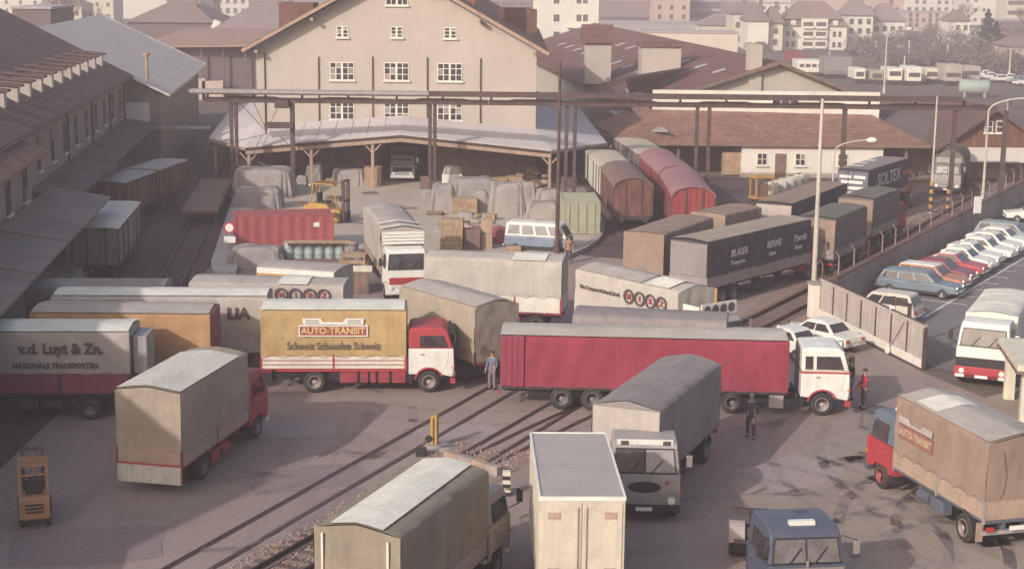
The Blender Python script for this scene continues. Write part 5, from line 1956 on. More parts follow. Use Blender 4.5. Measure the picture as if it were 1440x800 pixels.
def heap(name, label, c, yaw, lx, ly, h, m, seed, top=0.5, group=None, cat='covered load', folds=1.0):
    """goods under a hanging cloth: flat-ish top, folds falling to the ground"""
    rnd = random.Random(seed)
    ph = [rnd.uniform(0, 6.28) for _ in range(6)]
    b = MB()
    nu, nv = 84, 18

    def P(u, v):
        a = 2 * math.pi * u
        ca, sa = math.cos(a), math.sin(a)
        e = 0.3
        sx = math.copysign(abs(ca) ** e, ca)
        sy = math.copysign(abs(sa) ** e, sa)
        tp = .74 + .22 * top
        if v < .4:
            q = v / .4
            rr = q * tp
            z = h * (1.0 - .05 * q ** 3 + .035 * math.sin(2 * a + ph[0]) * q + .03 * math.sin(5 * a + ph[5]) * q * q + .03 * math.sin(3.1 * q * math.cos(a) * 2 + ph[1]) * q + .02 * math.sin(7 * q * math.sin(a) + ph[3]) * q) - (.16 * h * max(0, q - .8) * 5 * (1 - top))
        else:
            q = (v - .4) / .6
            f = folds * (q ** .8) * (.05 * math.sin(7 * a + ph[1]) + .055 * abs(math.sin(8 * a + ph[2])) + .035 * math.sin(19 * a + ph[3] + 2 * q))
            rr = tp + .02 * math.sin(3.14 * q) + (1 - tp) * q ** 1.8 + f
            z = h * .95 * (1 - q ** 1.05) * (1 + .035 * math.sin(4 * a + ph[4])) - .16 * h * (1 - top) * (1 - q) + .015
        return (lx / 2 * rr * sx, ly / 2 * rr * sy, z)
    b.grid(P, nu, nv)
    o = b.build(name, m, None, smooth=True)
    o.location = c
    o.rotation_euler = (0, 0, R(yaw))
    if lx > 1.3:
        for u0 in (.19, .31):
            ends = [Vector(P(u0, 1 - k / 14)) for k in range(15)] + [Vector(P(1 - u0, k / 14)) for k in range(1, 15)]
            cq = Vector((0, 0, h * .4))
            q = MB()
            q.path([p + (p - cq).normalized() * .02 for p in ends], .018, 5)
            q.build('rope', M_rope, o)
    return tag(o, label, cat, group)


def crate(label, c, yaw, lx, ly, h, m=None, group='wooden crates in the yard', planks=6):
    m = m or M_wood
    t = thing('crate', label, 'crate', c, R(yaw), group)
    b = MB()
    b.box(-lx / 2 + .04, -ly / 2 + .04, .1, lx / 2 - .04, ly / 2 - .04, h - .03)
    b.build('lining', M_wood_old, t)
    for k in range(planks):
        z0 = .08 + (h - .1) * k / planks
        b = MB()
        b.box(-lx / 2, -ly / 2 - .004 * (k % 2), z0 + .012, lx / 2, -ly / 2 + .03, z0 + (h - .1) / planks - .012)
        b.build('plank', m, t)
        for s in (-1, 1):
            b = MB()
            b.box(min(s * lx / 2, s * (lx / 2 - .03)), -ly / 2 + .03, z0 + .012, max(s * lx / 2, s * (lx / 2 - .03)), ly / 2, z0 + (h - .1) / planks - .012)
            b.build('plank', m, t)
    b = MB()
    n = max(3, int(ly / .25))
    for k in range(n):
        b.box(-lx / 2, -ly / 2 + ly * k / n + .01, h - .03, lx / 2, -ly / 2 + ly * (k + 1) / n - .01, h)
    b.build('lid', m, t)
    b = MB()
    for x in (-lx / 2 + .06, lx / 2 - .06, 0):
        b.box(x - .05, -ly / 2 - .035, 0, x + .05, -ly / 2 - .005, h)
    b.build('batten', m, t)
    return t


def g_at(px, py):
    p = at(px, py)
    return (p.x, p.y, 0)


C_sheet = canvas('dusty cover sheet', (0.33, 0.285, 0.26), (0.27, 0.22, 0.2), 0.5)
C_sheet2 = canvas('grey cover sheet', (0.30, 0.27, 0.255), (0.22, 0.19, 0.18), 0.5)
# tarpaulined loads (photo base pixels)
for (nm, lab, px, py, lx, ly, h, m_, yaw, top, sd) in (
        ('covered_load', 'grey sheeted box load right above the red container', 364, 297, 3.6, 2.6, 1.7, C_sheet2, 2, .8, 1),
        ('covered_load', 'long pale sheeted stack behind the grey box load under the canopy corner', 372, 279, 4.9, 3.4, 2.4, C_sheet, 0, .82, 2),
        ('covered_load', 'domed grey sheeted bale beside the left gantry post', 443, 262, 1.5, 1.5, 1.9, C_sheet2, 0, .6, 3),
        ('covered_load', 'sagging sheeted stack left of the pale crate at the drive-in', 491, 265, 2.9, 2.2, 1.5, C_sheet, 0, .7, 4),
        ('covered_load', 'steep sheeted cone with deep folds at the right of the drive-in', 623, 299, 2.1, 1.9, 2.1, C_sheet2, 0, .3, 5),
        ('covered_load', 'wide slumped grey sheet over goods behind the steep cone', 664, 285, 4.3, 3.0, 1.9, C_sheet2, 10, .5, 6),
        ('covered_load', 'tall square sheeted stack in the middle of the piles', 712, 307, 2.7, 2.2, 2.6, C_sheet, 3, .72, 7),
        ('covered_load', 'low sheeted heap between the tall stack and the green container', 765, 318, 2.9, 2.6, 1.7, C_sheet, -5, .55, 8),
        ('covered_load', 'low grey sheeted heap in front of the red container at the road sign', 362, 378, 3.6, 2.2, 1.35, C_sheet2, 0, .6, 9),
        ('covered_load', 'small dusty bundle at the left end of the canopy front', 352, 250, 2.2, 2.0, 1.6, C_sheet2, 0, .6, 10)):
    heap(nm, lab, g_at(px, py - 3), yaw, lx, ly, h, m_, sd, top, 'sheeted loads in the yard')
for (lab, px, py, lx, ly, h, yaw, m_) in (
        ('pale square crate beside the dark drive-in under the canopy', 525, 263, 1.45, 1.4, 1.75, 0, M_wood),
        ('open fronted pale crate below the slumped grey sheet', 653, 302, 1.9, 1.5, 1.3, 4, M_wood),
        ('tall stacked plank crate left of the cardboard cartons', 636, 353, 1.5, 1.2, 2.2, -3, M_wood),
        ('brown crate partly behind the blue and cream van', 664, 353, 1.1, 1.0, 1.5, 0, M_wood_old),
        ('wide brown crate high at the back of the right canopy bay', 677, 248, 2.5, 1.6, 2.1, 0, M_wood_old),
        ('slatted fruit crate at the front of the right canopy bay', 700, 262, 1.6, 1.3, 0.8, 4, M_wood),
        ('low pale crate beside the slatted fruit crate', 724, 262, 1.4, 1.2, 0.9, -4, M_wood),
        ('long crate under the pale roof at the far right shed door', 1030, 247, 2.0, 1.2, 2.2, 0, M_wood),
        ('brown crate in the left canopy bay behind the sheeted stack', 383, 243, 1.3, 1.1, 2.0, 0, M_wood_old)):
    crate(lab, g_at(px, py), yaw, lx, ly, h, m_)
for (lab, px, py, lx, ly, h, m_, yaw, top, sd) in (
        ('low ragged sheet over goods just left of the sheeted cone', 602, 283, 1.2, 1.0, .8, C_sheet2, 12, .4, 31),
        ('small grey hump behind the white wrapped box', 628, 255, 1.5, 1.2, 1.3, C_sheet2, 0, .5, 32),
        ('long low grey sheet ridge right of the slumped sheet', 690, 284, 2.6, 1.4, 1.1, C_sheet2, -20, .3, 33),
        ('dusty sheet corner heap between tall stack and fruit crate', 738, 284, 1.8, 1.4, 1.5, C_sheet, 15, .4, 34),
        ('sheeted hump beside the thin brown pole', 770, 290, 2.0, 1.5, 1.2, C_sheet, 0, .45, 35),
        ('flat draped sheet at the rim before the green container', 752, 330, 2.2, 1.5, .9, C_sheet, 25, .5, 36),
        ('small dark draped heap left of the plank crate', 618, 343, 1.1, .9, .9, C_sheet2, 0, .4, 37),
        ('tied bale on the left bay floor near the gantry post', 425, 268, 1.0, .9, 1.1, C_sheet, 0, .6, 38),
        ('pair of grey sacks under cloth behind the domed bale', 458, 250, 1.4, 1.0, 1.6, C_sheet2, 0, .5, 39),
        ('rust brown draped machine at the left of the drive-in', 507, 257, 1.2, 1.2, 1.9, mat('rust brown cloth', (0.2, 0.1, 0.08), .9, .25, 2, .4, 6), 0, .5, 40),
        ('low pale heap of cloth near the apron middle', 655, 312, 1.5, 1.0, .6, C_sheet, -15, .3, 41),
        ('peaked sheet leaning on the left side of the tall stack', 676, 303, 1.4, 1.3, 1.8, C_sheet2, 0, .25, 42)):
    heap('covered_load', lab, g_at(px, py - 3), yaw, lx, ly, h, m_, sd, top, 'sheeted loads in the yard', folds=1.4)
# more loose freight
for (lab, px, py, lx, ly, h, yaw, m_) in (
        ('tan crate stack on the platform just right of the grey cream roofed wagon', 944, 222, 1.6, 1.3, 2.2, 6, M_wood),
        ('tan crate stack farther right along that wagon platform', 966, 232, 1.5, 1.2, 1.9, 3, M_wood),
        ('small open crate lying before the slumped grey sheet', 628, 322, .9, .7, .5, 22, M_wood_old),
        ('low crate leaning at the foot of the tall sheeted stack', 690, 312, .8, .7, .6, -14, M_wood),
        ('narrow upright crate between drive-in and sheeted cone', 597, 268, .7, .7, 1.2, 0, M_wood_old),
        ('flat crate beside the left canopy middle post', 468, 262, 1.2, .9, .7, 8, M_wood),
        ('dark crate deep under the left canopy bay', 412, 240, 1.4, 1.0, 1.5, -6, M_wood_old),
        ('pair height crate under the right canopy near the corner post', 748, 254, 1.1, 1.0, 1.3, 0, M_wood),
        ('squat crate before the pale wagon end', 800, 262, 1.2, .9, .8, 14, M_wood_old)):
    crate(lab, g_at(px, py), yaw, lx, ly, h, m_)
rnd = random.Random(77)
for k, (px, py, n_) in enumerate(((575, 296, 1), (612, 305, 2), (470, 285, 3), (520, 275, 1), (648, 325, 4), (740, 335, 2), (430, 292, 2), (755, 262, 3))):
    p = at(px, py)
    t = thing('pallet_stack', ['single flat pallet alone on the open apron', 'two pallets before the sheeted cone', 'three stacked pallets behind the fork lift', 'single pallet near the pale square crate', 'four stacked pallets left of the loose sacks', 'two pallets behind the van roof', 'two pallets by the long pale stack foot', 'three stacked pallets at the canopy corner'][k], 'pallets', (p.x, p.y, 0.16), R(rnd.uniform(-30, 30)), 'pallets on the apron')
    for j in range(n_):
        for i in range(5):
            b = MB()
            b.box(-.6 + i * .25, -.4, j * .15 + .09, -.6 + i * .25 + .19, .4, j * .15 + .115)
            b.build('plank', M_wood_old if (k + j) % 2 else M_wood, t)
        b = MB()
        for y in (-.38, -.05, .28):
            b.box(-.6, y, j * .15, .6, y + .1, j * .15 + .088)
        b.build('bearer', M_wood_old, t)
# white bales and a yellow trolley before the white shed wall
bale = MB()
bale.grid(lambda u, v: (.62 * math.copysign(abs(math.cos(2 * math.pi * u)) ** .35, math.cos(2 * math.pi * u)) * (1 if .05 < v < .95 else .8), .5 * math.copysign(abs(math.sin(2 * math.pi * u)) ** .35, math.sin(2 * math.pi * u)) * (1 if .05 < v < .95 else .8), 1.3 * v + .03 * math.sin(9 * u)), 24, 6)
blm = bale.mesh('bale', canvas('white bale wrap', (0.62, 0.57, 0.5)), True)
for k in range(5):
    p = at(1084 + k * 10.5, 278 - k * 3.2)
    o = link('bale', blm, None, (p.x, p.y, 0))
    o.rotation_euler = (0, 0, .2 * k)
    tag(o, ['white bale next to the yellow trolley frame', 'second white bale from the yellow trolley', 'middle white bale of the five before the white wall', 'second white bale from the far end of the five', 'last white bale, nearest the blue lettered trailer'][k], 'bale', 'white bales before the white wall')
p = at(1070, 284)
t = thing('yellow_trolley', 'tall yellow trolley frame with dark load beside the white bales', 'trolley', (p.x, p.y, 0), R(20))
for x in (-.75, .75):
    for y in (-.5, .5):
        b = MB()
        b.box(x - .05, y - .05, .3, x + .05, y + .05, 2.0)
        b.build('post', M_yellow, t)
b = MB()
b.box(-.85, -.6, 2.0, .85, .6, 2.2)
b.build('top_shelf', M_yellow, t)
b = MB()
b.box(-.85, -.6, .3, .85, .6, .45)
b.build('bottom_shelf', M_yellow, t)
b = MB()
b.box(-.4, -.35, .46, .45, .4, 1.5)
b.build('load', M_wood_old, t)
for x in (-.6, .6):
    for y in (-.4, .4):
        wheel(t, x, y, .15, .08, None, None, 1 if y > 0 else -1)
# white appliance box on its pallet, cartons
t = thing('packed_box', 'white wrapped box on a wooden pallet between the cone and the grey sheet', 'box', g_at(636, 268))
b = MB()
b.box(-.85, -.7, .16, .85, .7, 1.45)
b.build('carton', M_white, t, 0.05)
for k in range(4):
    b = MB()
    b.box(-.9 + k * .48, -.75, 0, -.9 + k * .48 + .34, .75, .15)
    b.build('plank', M_wood, t)
heap('covered_load', 'round topped dusty sack lying on top of the white wrapped box', (at(636, 268).x, at(636, 268).y, 1.45), 0, 1.6, 1.3, .6, C_sheet, 12, .5, 'sheeted loads in the yard', folds=.3)
M_card = mat('cardboard', (0.42, 0.29, 0.2), 0.9, 0.12, 1.5, 0.1, 8, 0.1)
for (lab, px, py, lx, h) in (('tall carton standing on end at the left of the van', 684, 352, .75, 2.1), ('carton low in front of the van tail', 722, 356, 1.0, .45)):
    t = thing('carton', lab, 'carton', g_at(px, py), R(3))
    b = MB()
    b.box(-lx / 2, -.4, 0, lx / 2, .4, h)
    b.build('body', M_card, t, 0.02)
    b = MB()
    b.box(-lx / 2 - .004, -.404, h * .55, lx / 2 + .004, .404, h * .55 + .06)
    b.build('tape', M_wood_old, t)
# heaps of small loose goods (barrels, sacks) in the two canopy bays and before the van
rnd = random.Random(5)
M_sack = mat('sacking', (0.33, 0.26, 0.2), 0.95, 0.2, 2, 0.4, 20)
sack = MB()
sack.grid(lambda u, v: ((.42 + .03 * math.sin(9 * u)) * math.cos(2 * math.pi * u) * math.sin(math.pi * v) ** .5, .27 * math.sin(2 * math.pi * u) * math.sin(math.pi * v) ** .5, .17 - .17 * math.cos(math.pi * v)), 14, 7)
sk = sack.mesh('sack', M_sack, True)
for i in range(22):
    px, py = (rnd.uniform(730, 768), rnd.uniform(255, 266)) if i < 12 else (rnd.uniform(655, 700), rnd.uniform(318, 330))
    p = at(px, py)
    o = link('sack', sk, None, (p.x, p.y, .0 + .33 * (i % 3)))
    o.rotation_euler = (0, 0, rnd.uniform(0, 6))
    tag(o, 'bulging brown sack heaped under the right end of the canopy' if i < 12 else 'bulging brown sack in the loose pile left of the blue and cream van', 'sack', 'sacks under the canopy end' if i < 12 else 'sacks left of the van')
M_redsheet = mat('red cloth', (0.34, 0.09, 0.09), 0.9, 0.2, 2, 0.2, 10)
heap('cloth_bundle', 'dull red cloth bundle between the carton and the van', g_at(690, 344), 0, 2.6, 1.5, 1.2, M_redsheet, 15, .6)
# six pale blue drums with planks laid on top
M_drum = paint('pale blue drum', (0.33, 0.42, 0.42), 0.5, (0.3, 0.26, 0.23), 0.3)
dr = MB()
dr.lathe([(0, 0), (.29, 0), (.3, .02), (.29, .28), (.305, .3), (.29, .32), (.29, .58), (.305, .6), (.29, .62), (.3, .87), (.29, .88), (.28, .86), (0, .86)], 20, 'z')
dr.xf = Matrix.Diagonal((1.02, 1.02, 1.22, 1))
drm = dr.mesh('drum', M_drum, True)
for k in range(6):
    p = at(407 + k * 14.3, 374)
    o = link('drum', drm, None, (p.x, p.y, 0.5))
    tag(o, ['leftmost pale blue drum of the row before the red container', 'second pale blue drum from the left in the row', 'third pale blue drum from the left in the row', 'third pale blue drum from the right in the row', 'second pale blue drum from the right in the row', 'rightmost pale blue drum of the row, beside the grey posts'][k], 'drum', 'blue drums before the red container')
p, q = at(404, 377), at(490, 377)
t = thing('drum_trestle', 'low timber trestle carrying the row of pale blue drums', 'trestle', (p.x, p.y, 0), math.atan2(q.y - p.y, q.x - p.x))
b = MB()
b.box(-.5, -.2, .35, (q - p).length + .4, .6, .5)
b.build('deck', M_wood_old, t)
for k in range(4):
    b = MB()
    b.box(k * 1.2 - .1, -.15, 0, k * 1.2 + .1, .55, .35)
    b.build('leg', M_wood_old, t)
t = thing('plank_stack', 'loose pale planks lying along the top of the blue drums', 'planks', (p.x, p.y + .35, 1.57), math.atan2(q.y - p.y, q.x - p.x))
for k in range(5):
    b = MB()
    b.box(-.3 + .1 * k, -.4 + k * .2, 0, 4.3 - .12 * k, -.24 + k * .2, .05 + .02 * (k % 2))
    b.build('plank', M_wood, t)
# posts and a dark barrel right of the drums
for k, (px, py) in enumerate(((505, 372), (497, 360))):
    t = thing('dark_barrel', ['dark grey barrel right of the blue drums', 'smaller dark barrel behind the first, by the blue drums'][k], 'barrel', g_at(px, py))
    b = MB()
    b.lathe([(0, 0), (.3, 0), (.34, .4), (.3, .95), (.27, .95), (.0, .93)], 18, 'z')
    b.build('staves', M_wagon_grey, t, smooth=True)
    b = MB()
    for z in (.2, .72):
        b.lathe([(.33, z), (.345, z), (.345, z + .06), (.33, z + .06)], 18, 'z')
    b.build('hoop', M_steel, t)
# yellow pallet box with timber at (480,385)-(510,410)
t = thing('timber_stillage', 'open timber stillage with pale uprights beside the yellow striped trailer', 'stillage', g_at(497, 404))
for x in (-.7, .7):
    for y in (-.5, .5):
        b = MB()
        b.box(x - .06, y - .06, 0, x + .06, y + .06, 1.9)
        b.build('post', M_wood, t)
for z in (.3, .9, 1.5):
    b = MB()
    b.box(-.7, -.55, z, .7, -.5, z + .2)
    b.build('plank', M_wood, t)
b = MB()
b.box(-.75, -.6, 1.9, .75, .6, 2.0)
b.build('lid', M_wood, t)
t = thing('pale_beam', 'short pale squared beam lying across the stillage and red lorry bed', 'beam', (at(498, 405).x, at(498, 405).y - 1.6, .0), R(4))
b = MB()
b.box(-1.0, -.2, 1.3, 1.2, .2, 1.6)
b.build('timber', M_cream, t)
b = MB()
b.box(-.8, -.3, 0, 1.0, .3, 1.29)
b.build('stand', M_wood_old, t)

# ---------------------------------------------------------------- fork lifts


def forklift(label, c, yaw, big=1.0, M_yellow=M_yellow, lamps=True):
    t = thing('forklift', label, 'forklift', c, R(yaw), 'fork lifts in the yard')
    s = big
    b = MB()
    b.prism([(-1.1 * s, .35 * s), (.7 * s, .35 * s), (.75 * s, .75 * s), (.2 * s, .8 * s), (.0, 1.05 * s), (-1.0 * s, 1.1 * s), (-1.15 * s, .9 * s)], -.52 * s, .52 * s)
    b.build('body', M_yellow, t, .06)
    b = MB()
    b.prism([(-1.35 * s, .4 * s), (-1.1 * s, .3 * s), (-1.1 * s, 1.0 * s), (-1.3 * s, .95 * s)], -.5 * s, .5 * s)
    b.build('counterweight', M_yellow, t, .05)
    for z in (.62, .75, .88):
        b = MB()
        b.box(-1.36 * s, -.3 * s, z * s, -1.31 * s, .3 * s, (z + .06) * s)
        b.build('louvre', M_black, t)
    for sd in (-1, 1):
        b = MB()
        b.beam((-.95 * s, sd * .46 * s, 1.05 * s), (-.75 * s, sd * .46 * s, 2.12 * s), .06)
        b.beam((.6 * s, sd * .46 * s, .75 * s), (.35 * s, sd * .46 * s, 2.12 * s), .06)
        b.beam((-.78 * s, sd * .46 * s, 2.1 * s), (.4 * s, sd * .46 * s, 2.1 * s), .06)
        b.build('overhead_guard', M_yellow, t)
    b = MB()
    b.box(-.84 * s, -.46 * s, 1.78 * s, -.76 * s, .46 * s, 1.84 * s)
    b.box(-.82 * s, -.03 * s, 1.84 * s, -.77 * s, .03 * s, 2.1 * s)
    b.build('guard_rail', M_yellow, t)
    for k in range(7):
        b = MB()
        x = (-.76 + k * .19) * s
        b.box(x - .025, -.46 * s, 2.09 * s, x + .025, .46 * s, 2.14 * s)
        b.build('guard_bar', M_yellow, t)
    b = MB()
    b.box(-.6 * s, -.28 * s, 1.0 * s, -.05 * s, .28 * s, 1.16 * s)
    b.box(-.68 * s, -.28 * s, 1.1 * s, -.56 * s, .28 * s, 1.6 * s)
    b.build('seat', M_black, t, .03)
    b = MB()
    b.tube((.45 * s, 0, .8 * s), (.25 * s, 0, 1.35 * s), .03, n=8)
    b.lathe([(.19 * s, 0), (.21 * s, .02), (.19 * s, .04), (.17 * s, .02)], 16, 'z', (.24 * s, 0, 1.36 * s))
    b.build('steering_wheel', M_black, t)
    b = MB()
    for sd in (-1, 1):
        b.box(.78 * s, (sd * .33 - .05) * s, .15 * s, .92 * s, (sd * .33 + .05) * s, 2.3 * s)
    for z in (.3, 1.2, 2.22):
        b.box(.8 * s, -.3 * s, z * s, .9 * s, .3 * s, (z + .1) * s)
    b.build('mast', M_steel, t)
    b = MB()
    b.tube((.85 * s, 0, .3 * s), (.85 * s, 0, 2.1 * s), .05 * s, n=8)
    b.build('lift_cylinder', M_chrome, t)
    for sd in (-1, 1):
        b = MB()
        b.box(.93 * s, (sd * .25 - .06) * s, .08 * s, .98 * s, (sd * .25 + .06) * s, .7 * s)
        b.box(.98 * s, (sd * .25 - .06) * s, .08 * s, 1.95 * s, (sd * .25 + .06) * s, .13 * s)
        b.build('fork', M_chassis, t)
        wheel(t, .5 * s, sd * .56 * s, .34 * s, .22, M_yellow, None, sd)
        wheel(t, -.85 * s, sd * .52 * s, .28 * s, .18, M_yellow, None, sd)
        if not lamps:
            continue
        b = MB()
        b.tube((-.95 * s, sd * .4 * s, 2.0 * s), (-1.0 * s, sd * .4 * s, 2.0 * s), .07 * s, n=10)
        b.build('work_lamp', M_lamp, t)
    return t


p = at(37, 742)
forklift('dirty orange fork lift with open cage seen from behind at the bottom left', (p.x, p.y + 1.0, 0), 107, 0.97, paint('dirty orange paint', (0.37, 0.19, 0.085), .6, (.16, .1, .08), .7), False)
p = at(462, 316)
forklift('yellow fork lift with pale roof turning beside the red container', (p.x + .1, p.y + .6, 0), -18, 1.42)

# ---------------------------------------------------------------- cars and vans


def car(label, c, yaw, kind='saloon', col=None, L=4.3, W=1.64, H=1.42, group='cars parked along the wall', name='parked_car', roofcol=None, two=None, cat='car'):
    t = thing(name, label, cat, c, R(yaw), group)
    col = col or M_white
    h = W / 2
    bl = .88                                   # belt line
    if kind == 'van':
        bl = 1.08
        prof = [(-L / 2, .42), (L / 2 - .1, .42), (L / 2, .6), (L / 2 - .02, bl), (-L / 2 + .02, bl)]
        base = (-L / 2 + .02, L / 2 - .03)
        roof = (-L / 2 + .12, L / 2 - .55)
    elif kind == 'estate':
        prof = [(-L / 2, .36), (L / 2, .34), (L / 2 + .02, .62), (L / 2 - .15, .76), (L / 2 - 1.25, bl), (-L / 2 + .05, bl), (-L / 2 - .02, .6)]
        base = (-L / 2 + .06, L / 2 - 1.2)
        roof = (-L / 2 + .35, L / 2 - 1.8)
    elif kind == 'beetle':
        prof = [(-L / 2, .36), (L / 2, .36), (L / 2 + .02, .55), (L / 2 - .3, .8), (L / 2 - 1.1, bl + .04), (-L / 2 + .7, bl + .04), (-L / 2 + .2, .78), (-L / 2 - .02, .55)]
        base = (-L / 2 + .5, L / 2 - 1.15)
        roof = (-L / 2 + 1.15, L / 2 - 1.75)
    else:
        prof = [(-L / 2, .36), (L / 2, .34), (L / 2 + .03, .6), (L / 2 - .08, .76), (L / 2 - 1.2, bl), (-L / 2 + 1.0, bl), (-L / 2 + .05, bl - .05), (-L / 2 - .02, .6)]
        base = (-L / 2 + .78, L / 2 - 1.18)
        roof = (-L / 2 + 1.3, L / 2 - 1.85)
    b = MB()
    b.prism(prof, -h, h)
    b.build('body', two or col, t, .075, 3)
    i0, i1 = .06, .2
    gm = MB()
    gm.hull8([(base[0], -h + i0, bl - .01), (base[1], -h + i0, bl - .01), (base[1], h - i0, bl - .01), (base[0], h - i0, bl - .01)],
             [(roof[0], -h + i1, H - .03), (roof[1], -h + i1, H - .03), (roof[1], h - i1, H - .03), (roof[0], h - i1, H - .03)])
    gm.build('cabin', col, t, .06, 3)
    rf = MB()
    rf.hull8([(roof[0] - .03, -h + i1 - .02, H - .05), (roof[1] + .05, -h + i1 - .02, H - .05), (roof[1] + .05, h - i1 + .02, H - .05), (roof[0] - .03, h - i1 + .02, H - .05)],
             [(roof[0] + .2, -h + i1 + .12, H + .02), (roof[1] - .15, -h + i1 + .12, H + .02), (roof[1] - .15, h - i1 - .12, H + .02), (roof[0] + .2, h - i1 - .12, H + .02)])
    rf.build('roof', roofcol or col, t, .03, 2)

    def lerp(a, b_, q):
        return a + (b_ - a) * q
    qa, qb = .14, .84
    zq = lambda q: lerp(bl, H - .04, q)
    # front and rear screens
    for nm, k, sg in (('windscreen', 1, 1), ('rear_window', 0, -1)):
        g = MB()
        xa, xb = lerp(base[k], roof[k], qa), lerp(base[k], roof[k], qb)
        ya, yb = h - lerp(i0, i1, qa) - .1, h - lerp(i0, i1, qb) - .1
        d = .012 * sg
        g.hull8([(xa - .05 * sg, -ya, zq(qa)), (xa + d, -ya, zq(qa)), (xa + d, ya, zq(qa)), (xa - .05 * sg, ya, zq(qa))],
                [(xb - .05 * sg, -yb, zq(qb)), (xb + d, -yb, zq(qb)), (xb + d, yb, zq(qb)), (xb - .05 * sg, yb, zq(qb))])
        g.build(nm, M_glass, t)
    nw = {'saloon': 2, 'estate': 3, 'beetle': 2, 'van': 4}[kind]
    for sd in (-1, 1):
        for i in range(nw):
            g = MB()

            def X(q, f):
                return lerp(lerp(base[0], roof[0], q) + .12, lerp(base[1], roof[1], q) - .12, f)
            f0, f1 = i / nw + .02, (i + 1) / nw - .02
            y = lambda q, o: sd * (h - lerp(i0, i1, q) + o)
            g.hull8([(X(qa, f0), y(qa, -.05), zq(qa)), (X(qa, f1), y(qa, -.05), zq(qa)), (X(qa, f1), y(qa, .012), zq(qa)), (X(qa, f0), y(qa, .012), zq(qa))],
                    [(X(qb, f0), y(qb, -.05), zq(qb)), (X(qb, f1), y(qb, -.05), zq(qb)), (X(qb, f1), y(qb, .012), zq(qb)), (X(qb, f0), y(qb, .012), zq(qb))])
            g.build('side_window', M_glass_pale if kind == 'van' else M_glass, t)
        for x in (-L / 2 + .82, L / 2 - .8):
            wheel(t, x, sd * (h + .015), .31, .18, M_chrome, None, sd)
        g = MB()
        g.box(-.55, sd * (h + .006), .45, .45, sd * (h - .02), bl - .03)
        d = g.build('door', two or col, t)
        q = MB()
        q.box(-.48, sd * (h + .03), bl - .14, -.32, sd * h, bl - .1)
        q.build('handle', M_chrome, d)
        g = MB()
        g.tube((L / 2 - .05, sd * (h - .26), .66), (L / 2 + .05, sd * (h - .26), .66), .1, n=12)
        g.build('headlight', M_lamp, t)
        g = MB()
        g.box(-L / 2 - .05, sd * (h - .32), .6, -L / 2 + .02, sd * (h - .06), .72)
        g.build('rear_light', M_redlens, t)
    for x, sg in ((L / 2, 1), (-L / 2, -1)):
        g = MB()
        g.box(min(x, x + sg * .1), -h + .03, .38, max(x, x + sg * .1), h - .03, .5)
        g.build('bumper', M_chrome, t, .02)
    g = MB()
    g.box(-L / 2 + .3, -h + .02, .22, L / 2 - .3, h - .02, .4)
    g.build('underside', M_black, t)
    for x, sg in ((L / 2 + .1, 1), (-L / 2 - .1, -1)):
        g = MB()
        g.box(min(x, x + sg * .02), -.26, .4, max(x, x + sg * .02), .26, .5)
        g.build('number_plate', M_plate, t)
    return t


M_teal = paint('teal grey car paint', (0.16, 0.20, 0.23), 0.35)
M_orangec = paint('orange car paint', (0.45, 0.18, 0.09), 0.35)
M_maroon = paint('maroon car paint', (0.22, 0.05, 0.06), 0.35)
M_redc = paint('red car paint', (0.42, 0.06, 0.07), 0.35)
M_whitec = paint('white car paint', (0.74, 0.71, 0.62), 0.3, (0.6, 0.55, 0.48), 0.15)
M_greyc = paint('grey blue car paint', (0.25, 0.29, 0.31), 0.35)
x0, y0 = 24.0, 92.3
row = [('teal grey estate car, nearest in the row along the wall', 'estate', M_teal, 4.75), ('cream and orange estate car beside the teal one', 'estate', M_orangec, 4.3), ('maroon saloon car third in the row along the wall', 'beetle', M_maroon, 4.0), ('red coupe with pale roof between the maroon and white cars', 'saloon', M_redc, 4.1),
       ('rounded white beetle shaped car after the red coupe', 'beetle', M_whitec, 4.05), ('short white saloon right after the rounded white car', 'saloon', M_whitec, 3.8), ('longer white saloon past the short white one', 'saloon', M_whitec, 4.3), ('white rounded car, seventh white roof of the row', 'beetle', M_whitec, 4.1), ('white saloon near the far end of the row', 'saloon', M_whitec, 4.4), ('grey blue estate car at the far end of the row', 'estate', M_greyc, 4.6)]
row[7] = ('white rounded car between the two white saloons', 'beetle', M_whitec, 4.1)
for k, (lab, kd, m_, L) in enumerate(row):
    rf = M_whitec if k in (1, 3) else None
    k = k + random.uniform(-.12, .12)
    car(lab, (x0 + 1.22 * k, y0 + 2.12 * k, 0), -34 + random.uniform(-2, 2), kd, m_, L, roofcol=rf)
p = at(1445, 312)
car('white estate car parked apart at the right edge, nose to the wall', (p.x + .6, p.y, 0), 172, 'estate', M_whitec, 4.6)
p = at(1150, 487)
car('white saloon parked by the gate showing its red tail lamps', (p.x + .1, p.y + .2, 0), 132, 'saloon', M_whitec, 4.35, group='white cars by the gate')
p = at(1133, 500)
car('white saloon half hidden behind the white lorry cab', (p.x - .9, p.y + .3, 0), 130, 'saloon', M_whitec, 4.2, group='white cars by the gate')
p = at(1238, 447)
car('pale cream estate car parked behind the boarded gate', (p.x, p.y, 0), 146, 'estate', paint('pale cream car paint', (0.60, 0.54, 0.45), .35), 4.3, 1.68, 1.55, group='cars parked along the wall')
pa, pb = at(708, 353), at(797, 358.5)
t = car('minibus with cream top and blue lower half among the goods piles', pa.lerp(pb, .5) + Vector((.25, .75, 0)), math.degrees(math.atan2(pb.y - pa.y, pb.x - pa.x)), 'van', M_whitec, 4.35, 1.75, 1.98, name='minibus', two=paint('dove blue paint', (0.19, 0.23, 0.30), 0.4), group='vans', cat='van')
